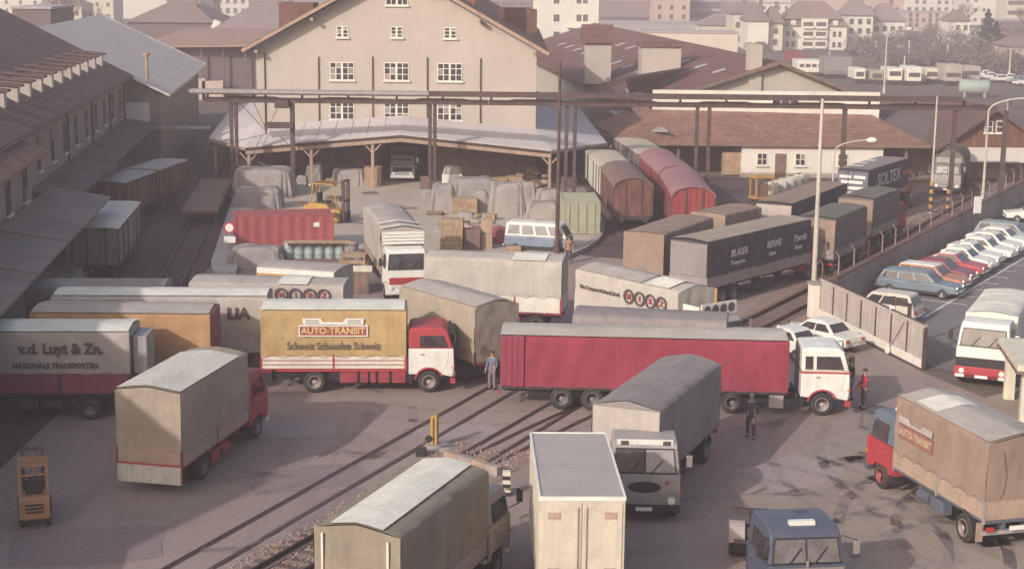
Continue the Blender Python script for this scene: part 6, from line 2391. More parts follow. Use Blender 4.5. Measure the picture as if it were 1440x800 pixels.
# ---------------------------------------------------------------- ground zones
sheet('rail_yard_left', [(-36, 40), (-18.9, 40), (-18.9, 84), (-18.9, 98.6), (-23.2, 133), (-27, 170), (-42, 170)], 0.006, G_rail)
sheet('rail_yard_right', [(4.6, 104), (14, 100), (20, 100), (40, 133), (42, 146), (8, 146), (6.3, 136)], 0.006, G_rail)
sheet('rail_strip', [(10.6, 80.5), (13.6, 79.5), (17.8, 88), (43, 133.5), (39, 134.5), (30, 122), (17.5, 98)], 0.010, G_ball)
sheet('dirt_verge', [(24.0, 104), (27.5, 105.5), (42, 131.5), (36, 131.5), (30, 120)], 0.014, G_soil)
sheet('car_park', [(18.0, 84.8), (20.3, 74), (25, 69), (60, 60), (95, 150), (54, 150), (43, 132)], 0.006, G_park)
# apron with the rounded end: a raised concrete platform edge
b = MB()
pts = [(-18.4, 98.5), (-3, 97.5), (2.5, 98.5)]
for k in range(13):
    a = R(-75 + k * 12.5)
    pts.append((-2.3 + 8.9 * math.cos(a), 117.5 + 19.5 * math.sin(a)))
pts += [(-1.5, 139.5), (-22.3, 139.5), (-22.6, 131)]
b.prism(pts, -.3, .16, 'z')
tag(b.build('apron', G_apron), kind='structure')
b = MB()
cr_ = [p for p in pts[2:16]]
for p, q in zip(cr_, cr_[1:]):
    b.beam((p[0], p[1], .12), (q[0], q[1], .12), .45, .34)
tag(b.build('kerb', M_conc), kind='structure')
b = MB()
b.prism([(-18.2, 95.5), (-16.8, 95.5), (-18.4, 112), (-21.4, 133), (-23.2, 133), (-18.9, 98.8)], -.3, .32, 'z')
tag(b.build('platform_edge', mat('pale platform concrete', (0.52, 0.46, 0.42), .9, .12, .8, .4, 12, .1, 0, (.38, .33, .3), .5, .7)), kind='structure')
# repairs, stains and tyre marks on the asphalt
PM = [ground_mat('asphalt repair dark', (0.235, 0.178, 0.176), (0.26, 0.20, 0.197), (0.2, 0.15, 0.148), .2, .8), ground_mat('asphalt repair pale', (0.33, 0.262, 0.252), (0.35, 0.28, 0.27), (0.28, 0.22, 0.21), .2, .8)]
rnd = random.Random(19)
for i, (cx, cy, w_, d_, a) in enumerate(((-7.4, 56.2, 2.6, 1.5, 25), (-2.2, 62.6, 1.9, 1.3, 22), (2.8, 59.8, 2.2, 1.6, 24), (-9.8, 62.5, 3.2, 1.4, 5), (5.8, 66, 3, 1.2, -4), (10.4, 57.4, 2.3, 1.8, 40), (-13.6, 49.0, 2.8, 2.0, 12), (13.8, 70.5, 2.6, 1.6, 30), (-5.9, 52.5, 1.4, 3.0, -22), (16.8, 60.5, 2.8, 1.7, 55))):
    pts = []
    for q in range(10):
        t_ = 2 * math.pi * q / 10
        ux = w_ * max(-.86, min(.86, 1.2 * math.cos(t_))) + rnd.uniform(-.1, .1)
        uy = d_ * max(-.86, min(.86, 1.2 * math.sin(t_))) + rnd.uniform(-.1, .1)
        c_, s_ = math.cos(R(a)), math.sin(R(a))
        pts.append((cx + ux * c_ - uy * s_, cy + ux * s_ + uy * c_))
    sheet('asphalt_patch', pts, .008 + .0004 * i, PM[i % 2])
MK_oil = mark_mat('oil stain', (0.10, 0.078, 0.075), .9, .4, .7, .42)
MK_mud = mark_mat('mud stain', (0.19, 0.148, 0.138), .8, .40, .78, .26)
MK_dust = mark_mat('pale dust', (0.36, 0.29, 0.27), .7, .38, .66, .6)


def stain(cx, cy, rx, ry, a, m, z, name):
    b = MB()
    b.add([(-rx, -ry, 0), (rx, -ry, 0), (rx, ry, 0), (-rx, ry, 0)], [(0, 1, 2, 3)])
    o = b.build(name, m)
    o.location = (cx, cy, z)
    o.rotation_euler = (0, 0, R(a))
    tag(o, kind='structure')


for i in range(26):
    stain(rnd.uniform(-14, 16), rnd.uniform(47, 72), rnd.uniform(.5, 1.8), rnd.uniform(.3, .9), rnd.uniform(0, 180), MK_oil if i % 3 else MK_dust, .014 + .0002 * i, 'oil_stain' if i % 3 else 'dust_patch')
for i, (px, py, rx, ry, a) in enumerate(((1365, 745, 1.6, .5, -70), (1395, 775, 2.0, .6, -60), (1330, 712, 1.2, .4, -72), (1420, 760, 1.2, .5, 10), (1285, 690, .9, .4, -60), (1230, 770, 1.4, .5, 20), (1180, 650, 1.3, .4, 30), (1140, 690, 1.5, .35, 25), (1260, 735, 1.5, .3, -50), (1310, 520, 1.5, .45, 5), (1050, 655, .9, .3, 12), (1210, 640, 1.2, .3, 40))):
    p = at(px, py)
    stain(p.x, p.y, rx, ry, a, MK_mud, .02 + .0002 * i, 'mud_patch')


def tyre_track(cx, cy, r, a0, a1, z, m):
    for dr in (-.95, .95):
        b = MB()
        n = 26
        b.grid(lambda u, v: (cx + (r + dr + (v - .5) * .42) * math.cos(R(a0 + (a1 - a0) * u)), cy + (r + dr + (v - .5) * .42) * math.sin(R(a0 + (a1 - a0) * u)), z), n, 1)
        tag(b.build('tyre_mark', m), kind='structure')


def strip_mat(name, col, amt, lo=.35, hi=.6):
    m = mark_mat(name, col, 1.4, lo, hi, amt)
    nt_ = m.node_tree
    mu = [q for q in nt_.nodes if q.type == 'MATH'][0]
    for l_ in list(nt_.links):
        if l_.to_socket == mu.inputs[1]:
            nt_.links.remove(l_)
    mu.inputs[1].default_value = 1
    return m


MT1 = strip_mat('tyre dust pale', (0.42, 0.35, 0.33), .42, .25, .6)
MT2 = strip_mat('tyre rubber dark', (0.16, 0.122, 0.12), .12, .28, .62)
for i, q in enumerate(((4, 50, 9.5, -10, 62), (3, 52, 12.5, -30, 45), (20, 44, 11, 100, 185), (22, 50, 10, 95, 190), (2, 76, 13.5, -75, -20), (-16, 64, 11, -60, 10), (-14, 60, 13, -70, -5), (28, 58, 17, 150, 200), (10, 40, 14, 60, 120), (-1, 74, 9.5, -120, -50))):
    tyre_track(*q, .0245 + .0003 * i, MT1 if i % 2 == 0 else MT2)
# white bay marks of the car park
for k, (pa, pb) in enumerate((((1300, 446), (1445, 360)),)):
    a, c_ = at(*pa), at(*pb)
    b = MB()
    b.beam((a.x, a.y, .012), (c_.x, c_.y, .012), .16, .006)
    tag(b.build('lane_line', M_line), kind='structure')
for k in range(10):
    a = Vector((22.9 + 1.22 * k - .0, 91.1 + 2.12 * k, .013))
    d = Vector((math.cos(R(-34)), math.sin(R(-34)), 0))
    b = MB()
    b.beam(a - d * 1.2, a + d * 3.6, .1, .006)
    tag(b.build('bay_line', M_line), kind='structure')

# ---------------------------------------------------------------- tracks
M_rail_ = mat('rail steel', (0.085, 0.05, 0.048), 0.5, 0.2, 2, 0.2, 20, 0, .3)
M_sleep = mat('sleeper timber', (0.12, 0.08, 0.07), 0.9, 0.25, 2, .4, 20)


def track(label, pts, gauge=1.435, sleepers=True, z=0.02, sunk=False, group='railway tracks', step=.65, bands=False):
    t = thing('railway_track', label, 'track', (pts[0][0], pts[0][1], 0), 0, group)
    o = Vector((pts[0][0], pts[0][1], 0))
    P = [Vector((p[0], p[1], 0)) - o for p in pts]
    for sd in (-1, 1):
        b = MB()
        for a, c_ in zip(P, P[1:]):
            d = (c_ - a).normalized()
            n = Vector((-d.y, d.x, 0)) * (sd * gauge / 2)
            if sunk:
                b.beam(a + n + Vector((0, 0, .016)), c_ + n + Vector((0, 0, .016)), .09, .03)
                gv = n + Vector((-d.y, d.x, 0)) * (-sd * .11)
                b.beam(a + gv + Vector((0, 0, .011)), c_ + gv + Vector((0, 0, .011)), .15, .012)
            else:
                b.beam(a + n + Vector((0, 0, .17)), c_ + n + Vector((0, 0, .17)), .075, .07)
                b.beam(a + n + Vector((0, 0, .08)), c_ + n + Vector((0, 0, .08)), .03, .12)
                b.beam(a + n + Vector((0, 0, .035)), c_ + n + Vector((0, 0, .035)), .14, .03)
        b.build('rail', M_rail_, t)
        if bands:
            b = MB()
            for a, c_ in zip(P, P[1:]):
                d = (c_ - a).normalized()
                n = Vector((-d.y, d.x, 0)) * (sd * gauge / 2)
                b.beam(a + n + Vector((0, 0, .045)), c_ + n + Vector((0, 0, .045)), .46, .012)
            b.build('cinder_band', M_tar, t)
    if sleepers:
        me = None
        for a, c_ in zip(P, P[1:]):
            L = (c_ - a).length
            d = (c_ - a).normalized()
            k = 0
            while k * step < L:
                if me is None:
                    q = MB()
                    q.box(-.13, -1.25, -.05, .13, 1.25, .035)
                    me = q.mesh('sleeper', M_sleep)
                s_ = link('sleeper', me, t, a + d * (k * step) + Vector((0, 0, .012 * random.random())))
                s_.rotation_euler = (0, 0, math.atan2(d.y, d.x) + random.uniform(-.02, .02))
                k += 1
    return t


d1 = Vector((.395, .919))
pA = Vector((-10.2, 47.0)) + Vector((.25, 0))
track('left track set flush into the asphalt, running under the magenta lorry', [tuple(pA - d1 * 12), tuple(pA + d1 * 26)], sleepers=False, sunk=True)
d2 = Vector((.425, .905))
p2 = Vector((-1.35, 58.9))
track('ballasted track at the bottom passing beside the olive lorry', [tuple(p2 - d2 * 22), tuple(p2 + d2 * -1.0)], z=.02, bands=True)
track('middle track set into the asphalt between yellow post and magenta lorry', [tuple(p2 - d2 * 1.0), tuple(p2 + d2 * 10)], sleepers=False, sunk=True)
d3 = Vector((.50, .866))
track('third track set into the asphalt, diverging right of the middle one', [tuple(p2 + d2 * -.6 + Vector((.35, -.1))), tuple(p2 + d3 * 4 + Vector((.35, -.1))), tuple(p2 + d3 * 10 + Vector((.5, -.1)))], sleepers=False, sunk=True)
e2 = Vector((d2.y, -d2.x))
sheet('ballast_bed', [tuple(p2 - d2 * 24 - e2 * 1.75), tuple(p2 - d2 * 24 + e2 * 1.9), tuple(p2 + d2 * 2.2 + e2 * 2.1), tuple(p2 + d2 * 1.2 - e2 * 1.5)], 0.012, G_ball)
b = MB()                                       # loose ballast stones
rnd = random.Random(3)
for i in range(5200):
    u, v = rnd.uniform(-23, 1.6), rnd.uniform(-1.7, 1.95)
    if abs(abs(v) - .72) < .1:
        continue
    c_ = p2 + d2 * u + e2 * v
    s = rnd.uniform(.03, .075)
    z = .02
    q = [(c_.x + rnd.uniform(-s, s), c_.y + rnd.uniform(-s, s), z + rnd.uniform(.2, 1) * s) for _ in range(2)]
    a = rnd.uniform(0, 6)
    ring = [(c_.x + s * math.cos(a + k * 1.57), c_.y + s * math.sin(a + k * 1.57), z - .01) for k in range(4)]
    b.add(ring + q, [(0, 1, 4), (1, 2, 4), (2, 5, 4), (2, 3, 5), (3, 0, 5), (0, 4, 5)])
tag(b.build('ballast_stones', mat('ballast stone', (0.30, 0.22, 0.19), .9, .35, 6)), kind='stuff')
dr_ = (Vector((17.4, 91.8)) - Vector((12.6, 83.2))).normalized()
pr_ = Vector((12.9, 83.5)) + Vector((.25, -.1))
track('curving right hand track beside the fence wall with pale ballast', [tuple(pr_ - dr_ * 3.5), tuple(pr_ + dr_ * 9), tuple(pr_ + dr_ * 18 + Vector((-.2, .2))), tuple(pr_ + dr_ * 58 + Vector((-1.5, .8)))], step=.62)
track('siding under the brown and pale wagons', [(8.75, 112), (8.2, 124.5), (7.5, 137), (6, 150)])
track('siding under the red wagons', [(12.6, 106), (12.6, 121), (12.0, 134.5), (10.6, 150)])
track('shaded siding under the dark wagons at the left canopy', [(-22.6, 70), (-24.8, 94), (-28.0, 121), (-31, 145)])
track('shaded siding of the flat wagon left of the platform', [(-19.6, 88), (-23.6, 123), (-27, 152)])

# concrete stop, yellow post, switch lever, striped posts
p, q = at(627, 646), at(703, 670)
t = thing('track_stop', 'low tan concrete stop beam across the track end beside the olive lorry', 'kerb', (p.x, p.y, 0), math.atan2(q.y - p.y, q.x - p.x))
Lk = (q - p).length
for k in range(4):
    b = MB()
    b.box(Lk * k / 4 + .01, -.15, 0, Lk * (k + 1) / 4 - .01, .15, .38)
    b.build('block', M_conc if k % 2 else M_beam, t, .015)
p = at(611, 629)
t = thing('yellow_post', 'short square yellow post with dark centre stripe on a grey concrete lump', 'post', (p.x, p.y, 0), R(-12))
b = MB()
b.box(-.13, -.13, .1, .13, .13, 1.3)
b.build('post', M_yellow, t, .012)
b = MB()
b.box(-.035, -.14, .15, .035, -.125, 1.22)
b.build('stripe', M_steel, t)
b = MB()
b.hull8([(-.5, -.55, 0), (.9, -.5, 0), (1.0, .5, 0), (-.5, .5, 0)], [(-.3, -.35, .16), (.6, -.3, .13), (.7, .3, .12), (-.3, .3, .18)])
b.build('footing', M_conc, t, .03)
p = at(592, 640)
t = thing('switch_lever', 'small dark points lever with round weight beside the yellow post', 'lever', (p.x, p.y, 0))
b = MB()
b.box(-.2, -.2, 0, .2, .2, .3)
b.build('housing', M_black, t, .03)
b = MB()
b.tube((0, 0, .3), (.3, .05, .62), .03, n=8)
b.build('arm', M_steel, t)
b = MB()
b.lathe([(0, -.06), (.13, -.06), (.15, 0), (.13, .06), (0, .06)], 14, 'y', (.3, .05, .64))
b.build('weight', M_black, t)
p = at(712, 696)
t = thing('striped_post', 'short white post with black stripes right of the olive lorry cab', 'post', (p.x, p.y, 0))
for k in range(6):
    b = MB()
    b.box(-.14, -.14, .15 * k, .14, .14, .15 * (k + 1) - .002)
    b.build('band', M_cream if k % 2 else M_black, t)


# ---------------------------------------------------------------- fence wall, gate, lamps, booth
wa_, wb_ = at(1150, 401, 1.8), at(1446, 249.5, 1.8)
dv = wb_ - wa_
t = thing('yard_wall', 'long grey concrete wall with rusty coping between yard and car park', 'wall', (wa_.x, wa_.y, 0), math.atan2(dv.y, dv.x))
LW = dv.length + 22
M_wallc = mat('stained wall render', (0.33, 0.275, 0.255), .9, .16, .5, .4, 8, .22, 0, (.21, .16, .15), .6, .35)
M_fpost = mat('dull fence post', (0.24, 0.185, 0.165), .9, .2, 2)
M_cope = mat('rusty coping', (0.18, 0.10, 0.085), .85, .2, 1, .3, 10)
b = MB()
b.box(0, -.13, -.3, LW, .13, 1.68)
b.build('wall_body', M_wallc, t)
k = 0
while k * 2.9 < LW:
    b = MB()
    b.box(k * 2.9 + .01, -.2, 1.683, min(LW, (k + 1) * 2.9 - .01), .2, 1.8)
    b.build('coping', M_cope, t)
    b = MB()
    x = k * 2.9 + 1.0
    b.beam((x, .08, 1.7), (x, .08, 2.8), .075)
    b.beam((x, .08, 2.78), (x - .03, .3, 3.1), .055)
    b.build('fence_post', M_fpost if k % 3 else M_cope, t)
    k += 1
for z in (2.3, 2.7, 3.1):
    b = MB()
    b.tube((0, .1 + max(0, z - 2.95), z), (LW, .1 + max(0, z - 2.95), z), .012, n=5)
    b.build('barbed_wire', M_steel, t)
ga_, gb_ = at(1153, 447), at(1298, 521)
dv = gb_ - ga_
t = thing('boarded_gate', 'long boarded sliding gate with pale bottom rail standing open beside the yard wall', 'gate', (ga_.x, ga_.y, 0), math.atan2(dv.y, dv.x))
LG = dv.length
M_gate = mat('weathered grey boards', (0.46, 0.395, 0.355), .85, .14, 1.2, .3, 20, .2, 0, (.37, .31, .275), .5, .8)
for k in range(7):
    xa, xb = LG * k / 7 + .06, LG * (k + 1) / 7 - .06
    n = 4
    for j in range(n):
        b = MB()
        b.box(xa + (xb - xa) * j / n + .006, -.05, .55, xa + (xb - xa) * (j + 1) / n - .006, .02 + .008 * (j % 2), 2.05)
        b.build('board', M_gate, t)
for k in range(8):
    b = MB()
    x = LG * k / 7
    b.box(x - .055, -.08, .1, x + .055, .09, 2.12 if k not in (1, 5, 6) else 2.9)
    b.build('post', M_steel, t)
b = MB()
b.box(-.05, -.09, 2.05, LG + .05, .1, 2.2)
b.build('top_rail', M_gate, t)
b = MB()
b.box(.05, -.1, .12, LG - .05, .05, .53)
b.build('bottom_rail', M_plaster_w, t)
b = MB()
b.beam((.1, -.1, 2.28), (LG, -.1, 2.28), .05)
b.build('cable', M_steel, t)
b = MB()
b.lathe([(0, -.05), (.2, -.05), (.24, 0), (.2, .05), (0, .05)], 16, 'y', (LG * .72, -.22, .26))
b.build('roller', M_white, t)
b = MB()
b.beam((LG * .72, -.2, .3), (LG * .83, -.12, 1.9), .05)
b.build('brace', M_gate, t)
b = MB()
b.lathe([(0, 0), (.13, .03), (.16, .15), (.1, .26), (0, .3)], 14, 'z', (LG * .71, 0, 2.2))
b.build('gate_lamp', M_lamp, t)
p = at(1144, 446)
t = thing('gate_pillar', 'pale concrete pillar at the far end of the boarded gate', 'pillar', (p.x, p.y, 0), R(12))
b = MB()
b.box(-.28, -.28, 0, .28, .28, 1.85)
b.build('shaft', M_plaster_w, t, .02)
b = MB()
b.box(-.34, -.34, 1.852, .34, .34, 1.97)
b.build('cap', M_conc, t, .01)
t = thing('gate_booth', 'gate booth with cream flat roof on pale pillars at the right edge', 'booth', (21.9, 66.3, 0), R(-8))
b = MB()
b.box(-.7, -2.3, 2.35, 3.5, 2.9, 2.62)
b.build('roof', M_cream, t, .02)
b = MB()
b.box(-.75, -2.35, 2.25, 3.55, 2.95, 2.348)
b.build('roof_edge', M_wood_old, t)
for x, y in ((-.2, -1.8), (-.2, 2.3)):
    b = MB()
    b.box(x - .22, y - .22, 0, x + .22, y + .22, 2.25)
    b.build('pillar', M_cream, t, .015)
b = MB()
b.box(.6, -1.6, 0, 3.2, 2.2, 2.25)
b.build('cabin', M_wood_old, t)


def lamp_post(label, base, H, arm, m, r=.11, stripes=0, name='street_lamp', group=None, cat='lamp post', lamp=True, drop=.0):
    """arm: horizontal reach vector (x, y) of the curved bracket"""
    t = thing(name, label, cat, (base[0], base[1], 0), 0, group)
    b = MB()
    b.tube((0, 0, 0), (0, 0, H), r, r * .55, 12)
    b.tube((0, 0, 0), (0, 0, .9), r * 1.35, r * 1.25, 12)
    b.build('mast', m, t, smooth=False)
    if stripes:
        for k in range(stripes):
            q = MB()
            q.lathe([(r * 1.45, .1 + .3 * k), (r * 1.45, .4 + .3 * k - .005)], 12, 'z')
            q.build('stripe', M_yellow if k % 2 else M_black, t)
    if arm:
        av = Vector((arm[0], arm[1], 0))
        pts = [Vector((0, 0, H)) + av * (1 - math.cos(a)) * 1.0 + Vector((0, 0, math.sin(a) * av.length * .35)) for a in [R(k * 12) for k in range(8)]]
        pts[0] = Vector((0, 0, H - .02))
        q = MB()
        q.path(pts, r * .5, 8)
        q.build('bracket', m, t)
        if lamp:
            e = pts[-1]
            d = av.normalized()
            q = MB(Matrix.Translation(e) @ Matrix.Rotation(math.atan2(d.y, d.x), 4, 'Z'))
            q.lathe([(0, -.15), (.1, -.1), (.2, .15), (.22, .4), (.12, .62), (0, .66)], 14, 'x')
            q.build('lamp_head', M_lamp, t, smooth=True)
    return t


M_pole = mat('pale lamp pole', (0.52, 0.47, 0.40), .6, .12, .8, .1, 10, .2)
p = at(1143, 428)
lamp_post('tall pale mast leaning over the fence wall beside the gate pillar', (p.x, p.y), 11.6, None, M_pole, .16, name='lamp_mast', cat='mast')
lamp_post('curved street lamp behind the dark trailers by the white wall', (xat(1172, 240, 120), 120), 5.3, (2.7, -.4), M_pole, .1, group='curved street lamps')
p = at(1380, 309)
lamp_post('tall curved street lamp rising behind the yard wall at the right', (p.x, p.y), 8.3, (3.0, -.3), M_pole, .13, group='curved street lamps')
p = at(1308, 300)
lamp_post('straight pale pole with yellow and black foot beside the yard wall', (p.x, p.y), 9.2, None, M_pole, .11, 8, name='pole', cat='pole')
p = at(1332, 300)
lamp_post('shorter brown pole with yellow and black foot right of the straight pale pole', (p.x, p.y), 4.0, None, M_steel, .1, 7, name='pole', cat='pole')
p = at(1409, 268)
lamp_post('grey post right of the curved lamp near the boarded house', (p.x, p.y), 8.0, None, M_steel_pale, .15, 0, name='pole', cat='pole')
p = at(783, 358)
lamp_post('tall thin brown pole standing in front of the blue and cream van', (p.x, p.y - .3), 12.7, None, M_steel, .15, 0, name='pole', cat='pole')
b = MB()
p = at(1374, 300, 0)
t = thing('wall_notice', 'small white notice board fixed above the yard wall coping', 'sign', (at(1374, 300, 1.9).x, at(1374, 300, 1.9).y, 0), R(20))
b = MB()
b.box(-.3, -.03, 1.9, .3, .03, 3.1)
b.build('board', M_plate, t)
b = MB()
b.box(-.04, .03, .0, .04, .1, 3.0)
b.build('post', M_steel, t)
# round road sign
p = at(324, 373)
t = thing('road_sign', 'round red rimmed white road sign on a post by the red container', 'sign', (p.x, p.y, 0))
b = MB()
b.tube((0, 0, 0), (0, 0, 2.75), .045, n=8)
b.build('post', M_steel_pale, t)
b = MB()
b.lathe([(0, -.05), (.38, -.05), (.38, -.03), (0, -.03)], 24, 'y', (0, 0, 2.4))
b.build('disc', M_red, t)
b = MB()
b.lathe([(0, -.065), (.26, -.065), (.26, -.052), (0, -.052)], 24, 'y', (0, 0, 2.4))
b.build('disc_centre', M_plate, t)
b = MB()
b.box(-.36, -.06, 1.45, .36, -.035, 1.85)
b.build('plate', M_plate, t)
b = MB()
b.hull8([(-.35, -.35, 0), (.35, -.35, 0), (.35, .35, 0), (-.35, .35, 0)], [(-.2, -.2, .3), (.2, -.2, .3), (.2, .2, .3), (-.2, .2, .3)])
b.build('foot', M_conc, t)


# ---------------------------------------------------------------- people
def person(label, base, yaw, top, legs, hair, pose='stand', hat=None, skin=(0.42, 0.25, 0.18), h=1.74, arm=(0.1, 0.1)):
    t = thing('person', label, 'person', base, yaw, 'people in the yard')
    s = h / 1.74

    def skinmesh(name, verts, edges, rad, m, root=0, sub=2):
        me = bpy.data.meshes.new(name)
        me.from_pydata([(v[0] * s, v[1] * s, v[2] * s) for v in verts], edges, [])
        me.materials.append(m)
        o = link(name, me, t)
        sk = o.modifiers.new('skin', 'SKIN')
        sk.use_smooth_shade = True
        for i, r in enumerate(rad):
            me.skin_vertices[0].data[i].radius = (r * s, r * s) if not isinstance(r, tuple) else (r[0] * s, r[1] * s)
            me.skin_vertices[0].data[i].use_root = (i == root)
        sb = o.modifiers.new('sub', 'SUBSURF')
        sb.levels = sub
        sb.render_levels = sub
        return o
    sp = .13 if pose == 'stand' else .32
    # x forward
    V = [(0, 0, .95), (0, 0, 1.15), (0, 0, 1.38), (0, 0, 1.48), (.02, 0, 1.56), (.03, 0, 1.66), (.01, 0, 1.72)]
    Rr = [.13, .13, .14, .06, .065, .095, .07]
    E = [(0, 1), (1, 2), (2, 3), (3, 4), (4, 5), (5, 6)]
    for sd in (-1, 1):
        k = len(V)
        st = sp * sd * .5 if pose == 'walk' else 0.0
        V += [(0, sd * .1, .9), (st + .03, sd * .12, .5), (st * 1.3 - .02, sd * .12, .09), (st * 1.3 + .12, sd * .13, .04)]
        Rr += [.1, .07, .05, .045]
        E += [(0, k), (k, k + 1), (k + 1, k + 2), (k + 2, k + 3)]
        k = len(V)
        f = arm[0] if sd < 0 else arm[1]
        hx, hz = .1 + f, .82 + max(0, f) * .5
        V += [(0, sd * .2, 1.4), (-.02 + f * .3, sd * .25, 1.12), (hx, sd * .25, hz + .06), (hx + .01, sd * .25, hz - .02)]
        Rr += [.065, .048, .036, .04]
        E += [(2, k), (k, k + 1), (k + 1, k + 2), (k + 2, k + 3)]
        hd = k + 3
        for j in range(5):
            a = len(V)
            dx = -.035 + j * .022
            ln = (.05, .085, .09, .085, .07)[j]
            if j == 0:
                V += [(hx + .045, sd * .245, hz - .05), (hx + .06, sd * .24, hz - .085)]
            else:
                V += [(hx + dx, sd * .25, hz - .05 - ln * .5), (hx + dx + .012, sd * .24, hz - .05 - ln)]
            Rr += [.0095, .008]
            E += [(hd, a), (a, a + 1)]
    skinmesh('body', V, E, Rr, mat('skin %d' % int(skin[0] * 100), skin, .6, .05, 3))
    # nose as part of the face
    b = MB()
    b.add([(x * s, y * s, z * s) for x, y, z in [(.12, -.015, 1.625), (.12, .015, 1.625), (.15, 0, 1.625), (.118, 0, 1.67)]], [(0, 1, 2), (0, 2, 3), (2, 1, 3), (0, 3, 1)])
    b.build('nose', mat('skin %d' % int(skin[0] * 100), skin), t)
    b = MB()
    for sd in (-1, 1):
        b.tube((.112 * s, sd * .035 * s, 1.675 * s), (.122 * s, sd * .035 * s, 1.675 * s), .012 * s, n=8)
    b.build('eyes', M_black, t)
    b = MB()
    b.lathe([(0, .0), (.06, .0), (.098, -.035), (.104, -.075), (.1, -.1)], 14, 'z', (.0, 0, 1.765))
    b.xf = Matrix.Diagonal((s, s, s, 1))
    b.build('hair', mat('hair %s' % hair[0], hair[1], .8), t, smooth=True)
    if hat:
        b = MB(Matrix.Diagonal((s, s, s, 1)))
        b.lathe([(0, .1), (.1, .1), (.112, .0), (.18, -.01), (.18, -.025), (.0, -.02)], 16, 'z', (.01, 0, 1.72))
        b.build('hat', hat, t, smooth=True)
    # clothing
    jv = [(0, 0, .86), (0, 0, 1.0), (0, 0, 1.2), (0, 0, 1.4), (0, 0, 1.47)]
    jr = [(.175, .15), (.165, .14), (.17, .14), (.165, .12), .085]
    je = [(0, 1), (1, 2), (2, 3), (3, 4)]
    for sd in (-1, 1):
        f = arm[0] if sd < 0 else arm[1]
        k = len(jv)
        hx, hz = .1 + f, .82 + max(0, f) * .5
        jv += [(0, sd * .205, 1.4), (-.02 + f * .3, sd * .255, 1.12), (hx - .01, sd * .25, hz + .1)]
        jr += [.085, .066, .052]
        je += [(3, k), (k, k + 1), (k + 1, k + 2)]
    skinmesh('jacket', jv, je, jr, top, 1)
    tv = [(0, 0, .98), (0, 0, .86)]
    tr_ = [(.155, .13), (.16, .13)]
    te = [(0, 1)]
    for sd in (-1, 1):
        st = sp * sd * .5 if pose == 'walk' else 0.0
        k = len(tv)
        tv += [(.0, sd * .105, .78), (st + .03, sd * .12, .5), (st * 1.3 - .02, sd * .12, .1)]
        tr_ += [.105, .085, .075]
        te += [(1, k), (k, k + 1), (k + 1, k + 2)]
    skinmesh('trousers', tv, te, tr_, legs, 0)
    for sd in (-1, 1):
        st = sp * sd * .5 if pose == 'walk' else 0.0
        b = MB(Matrix.Diagonal((s, s, s, 1)))
        b.hull8([(st * 1.3 - .1, sd * .13 - .05, 0), (st * 1.3 + .2, sd * .13 - .05, 0), (st * 1.3 + .2, sd * .13 + .05, 0), (st * 1.3 - .1, sd * .13 + .05, 0)],
                [(st * 1.3 - .09, sd * .13 - .045, .1), (st * 1.3 + .08, sd * .13 - .045, .1), (st * 1.3 + .08, sd * .13 + .045, .1), (st * 1.3 - .09, sd * .13 + .045, .1)])
        b.build('shoe', M_black, t, .02)
    return t


J_blue = mat('blue work jacket', (0.13, 0.15, 0.22), .9, .15, 4, .2, 20)
J_dark = mat('dark work clothes', (0.06, 0.06, 0.085), .9, .15, 4, .2, 20)
J_green = mat('dark green coat', (0.06, 0.065, 0.06), .9, .15, 4, .2, 20)
J_red = mat('crimson jacket', (0.42, 0.04, 0.08), .9, .15, 4, .2, 20)
T_grey = mat('grey trousers', (0.17, 0.15, 0.165), .9, .15, 4, .2, 20)
T_dark = mat('dark trousers', (0.075, 0.065, 0.08), .9, .15, 4, .2, 20)
H_d = ('dark', (0.05, 0.035, 0.03))
H_g = ('grey', (0.25, 0.22, 0.2))
p = at(692, 547)
person('man in blue jacket and grey trousers standing at the tail of the magenta lorry', (p.x, p.y, 0), R(-120), J_blue, T_grey, H_d, arm=(.05, .12))
p = at(1055, 615)
person('man in dark blue work clothes walking in the shade of the magenta lorry', (p.x, p.y, 0), R(-100), J_dark, T_dark, H_g, 'walk', arm=(.1, -.05), h=1.8)
p = at(1198, 566)
person('man in dark coat and brown hat in front of the white lorry cab', (p.x, p.y + .6, 0), R(200), J_green, T_grey, H_d, hat=mat('brown felt hat', (0.14, 0.06, 0.05), .9), arm=(.2, .05), h=1.8)
p = at(1214, 574)
person('person in crimson jacket beside the man in the brown hat', (p.x, p.y, 0), R(185), J_red, T_dark, H_d, arm=(.15, .25))
p = at(800, 372)
person('man in tan coat standing by the thin brown pole at the van front', (p.x, p.y + .5, 0), R(-90), mat('tan coat', (0.30, 0.17, 0.11), .9, .1, 4), T_dark, H_d, arm=(.05, .05))
# ---------------------------------------------------------------- trees and brush
M_bark_p = mat('pale birch bark', (0.42, 0.37, 0.33), .9, .2, 2, .3, 12)
M_bark = mat('grey brown bark', (0.16, 0.12, 0.105), .9, .2, 2, .3, 12)
M_twig = mat('bare twigs', (0.15, 0.10, 0.09), .95, .3, .5)
M_twig2 = mat('dry brown leaves', (0.21, 0.17, 0.145), .95, .35, .4)
M_needle = mat('dark needles', (0.035, 0.05, 0.04), .95, .35, .6)
M_scrub = mat('winter scrub', (0.185, 0.15, 0.145), .95, .35, .3)


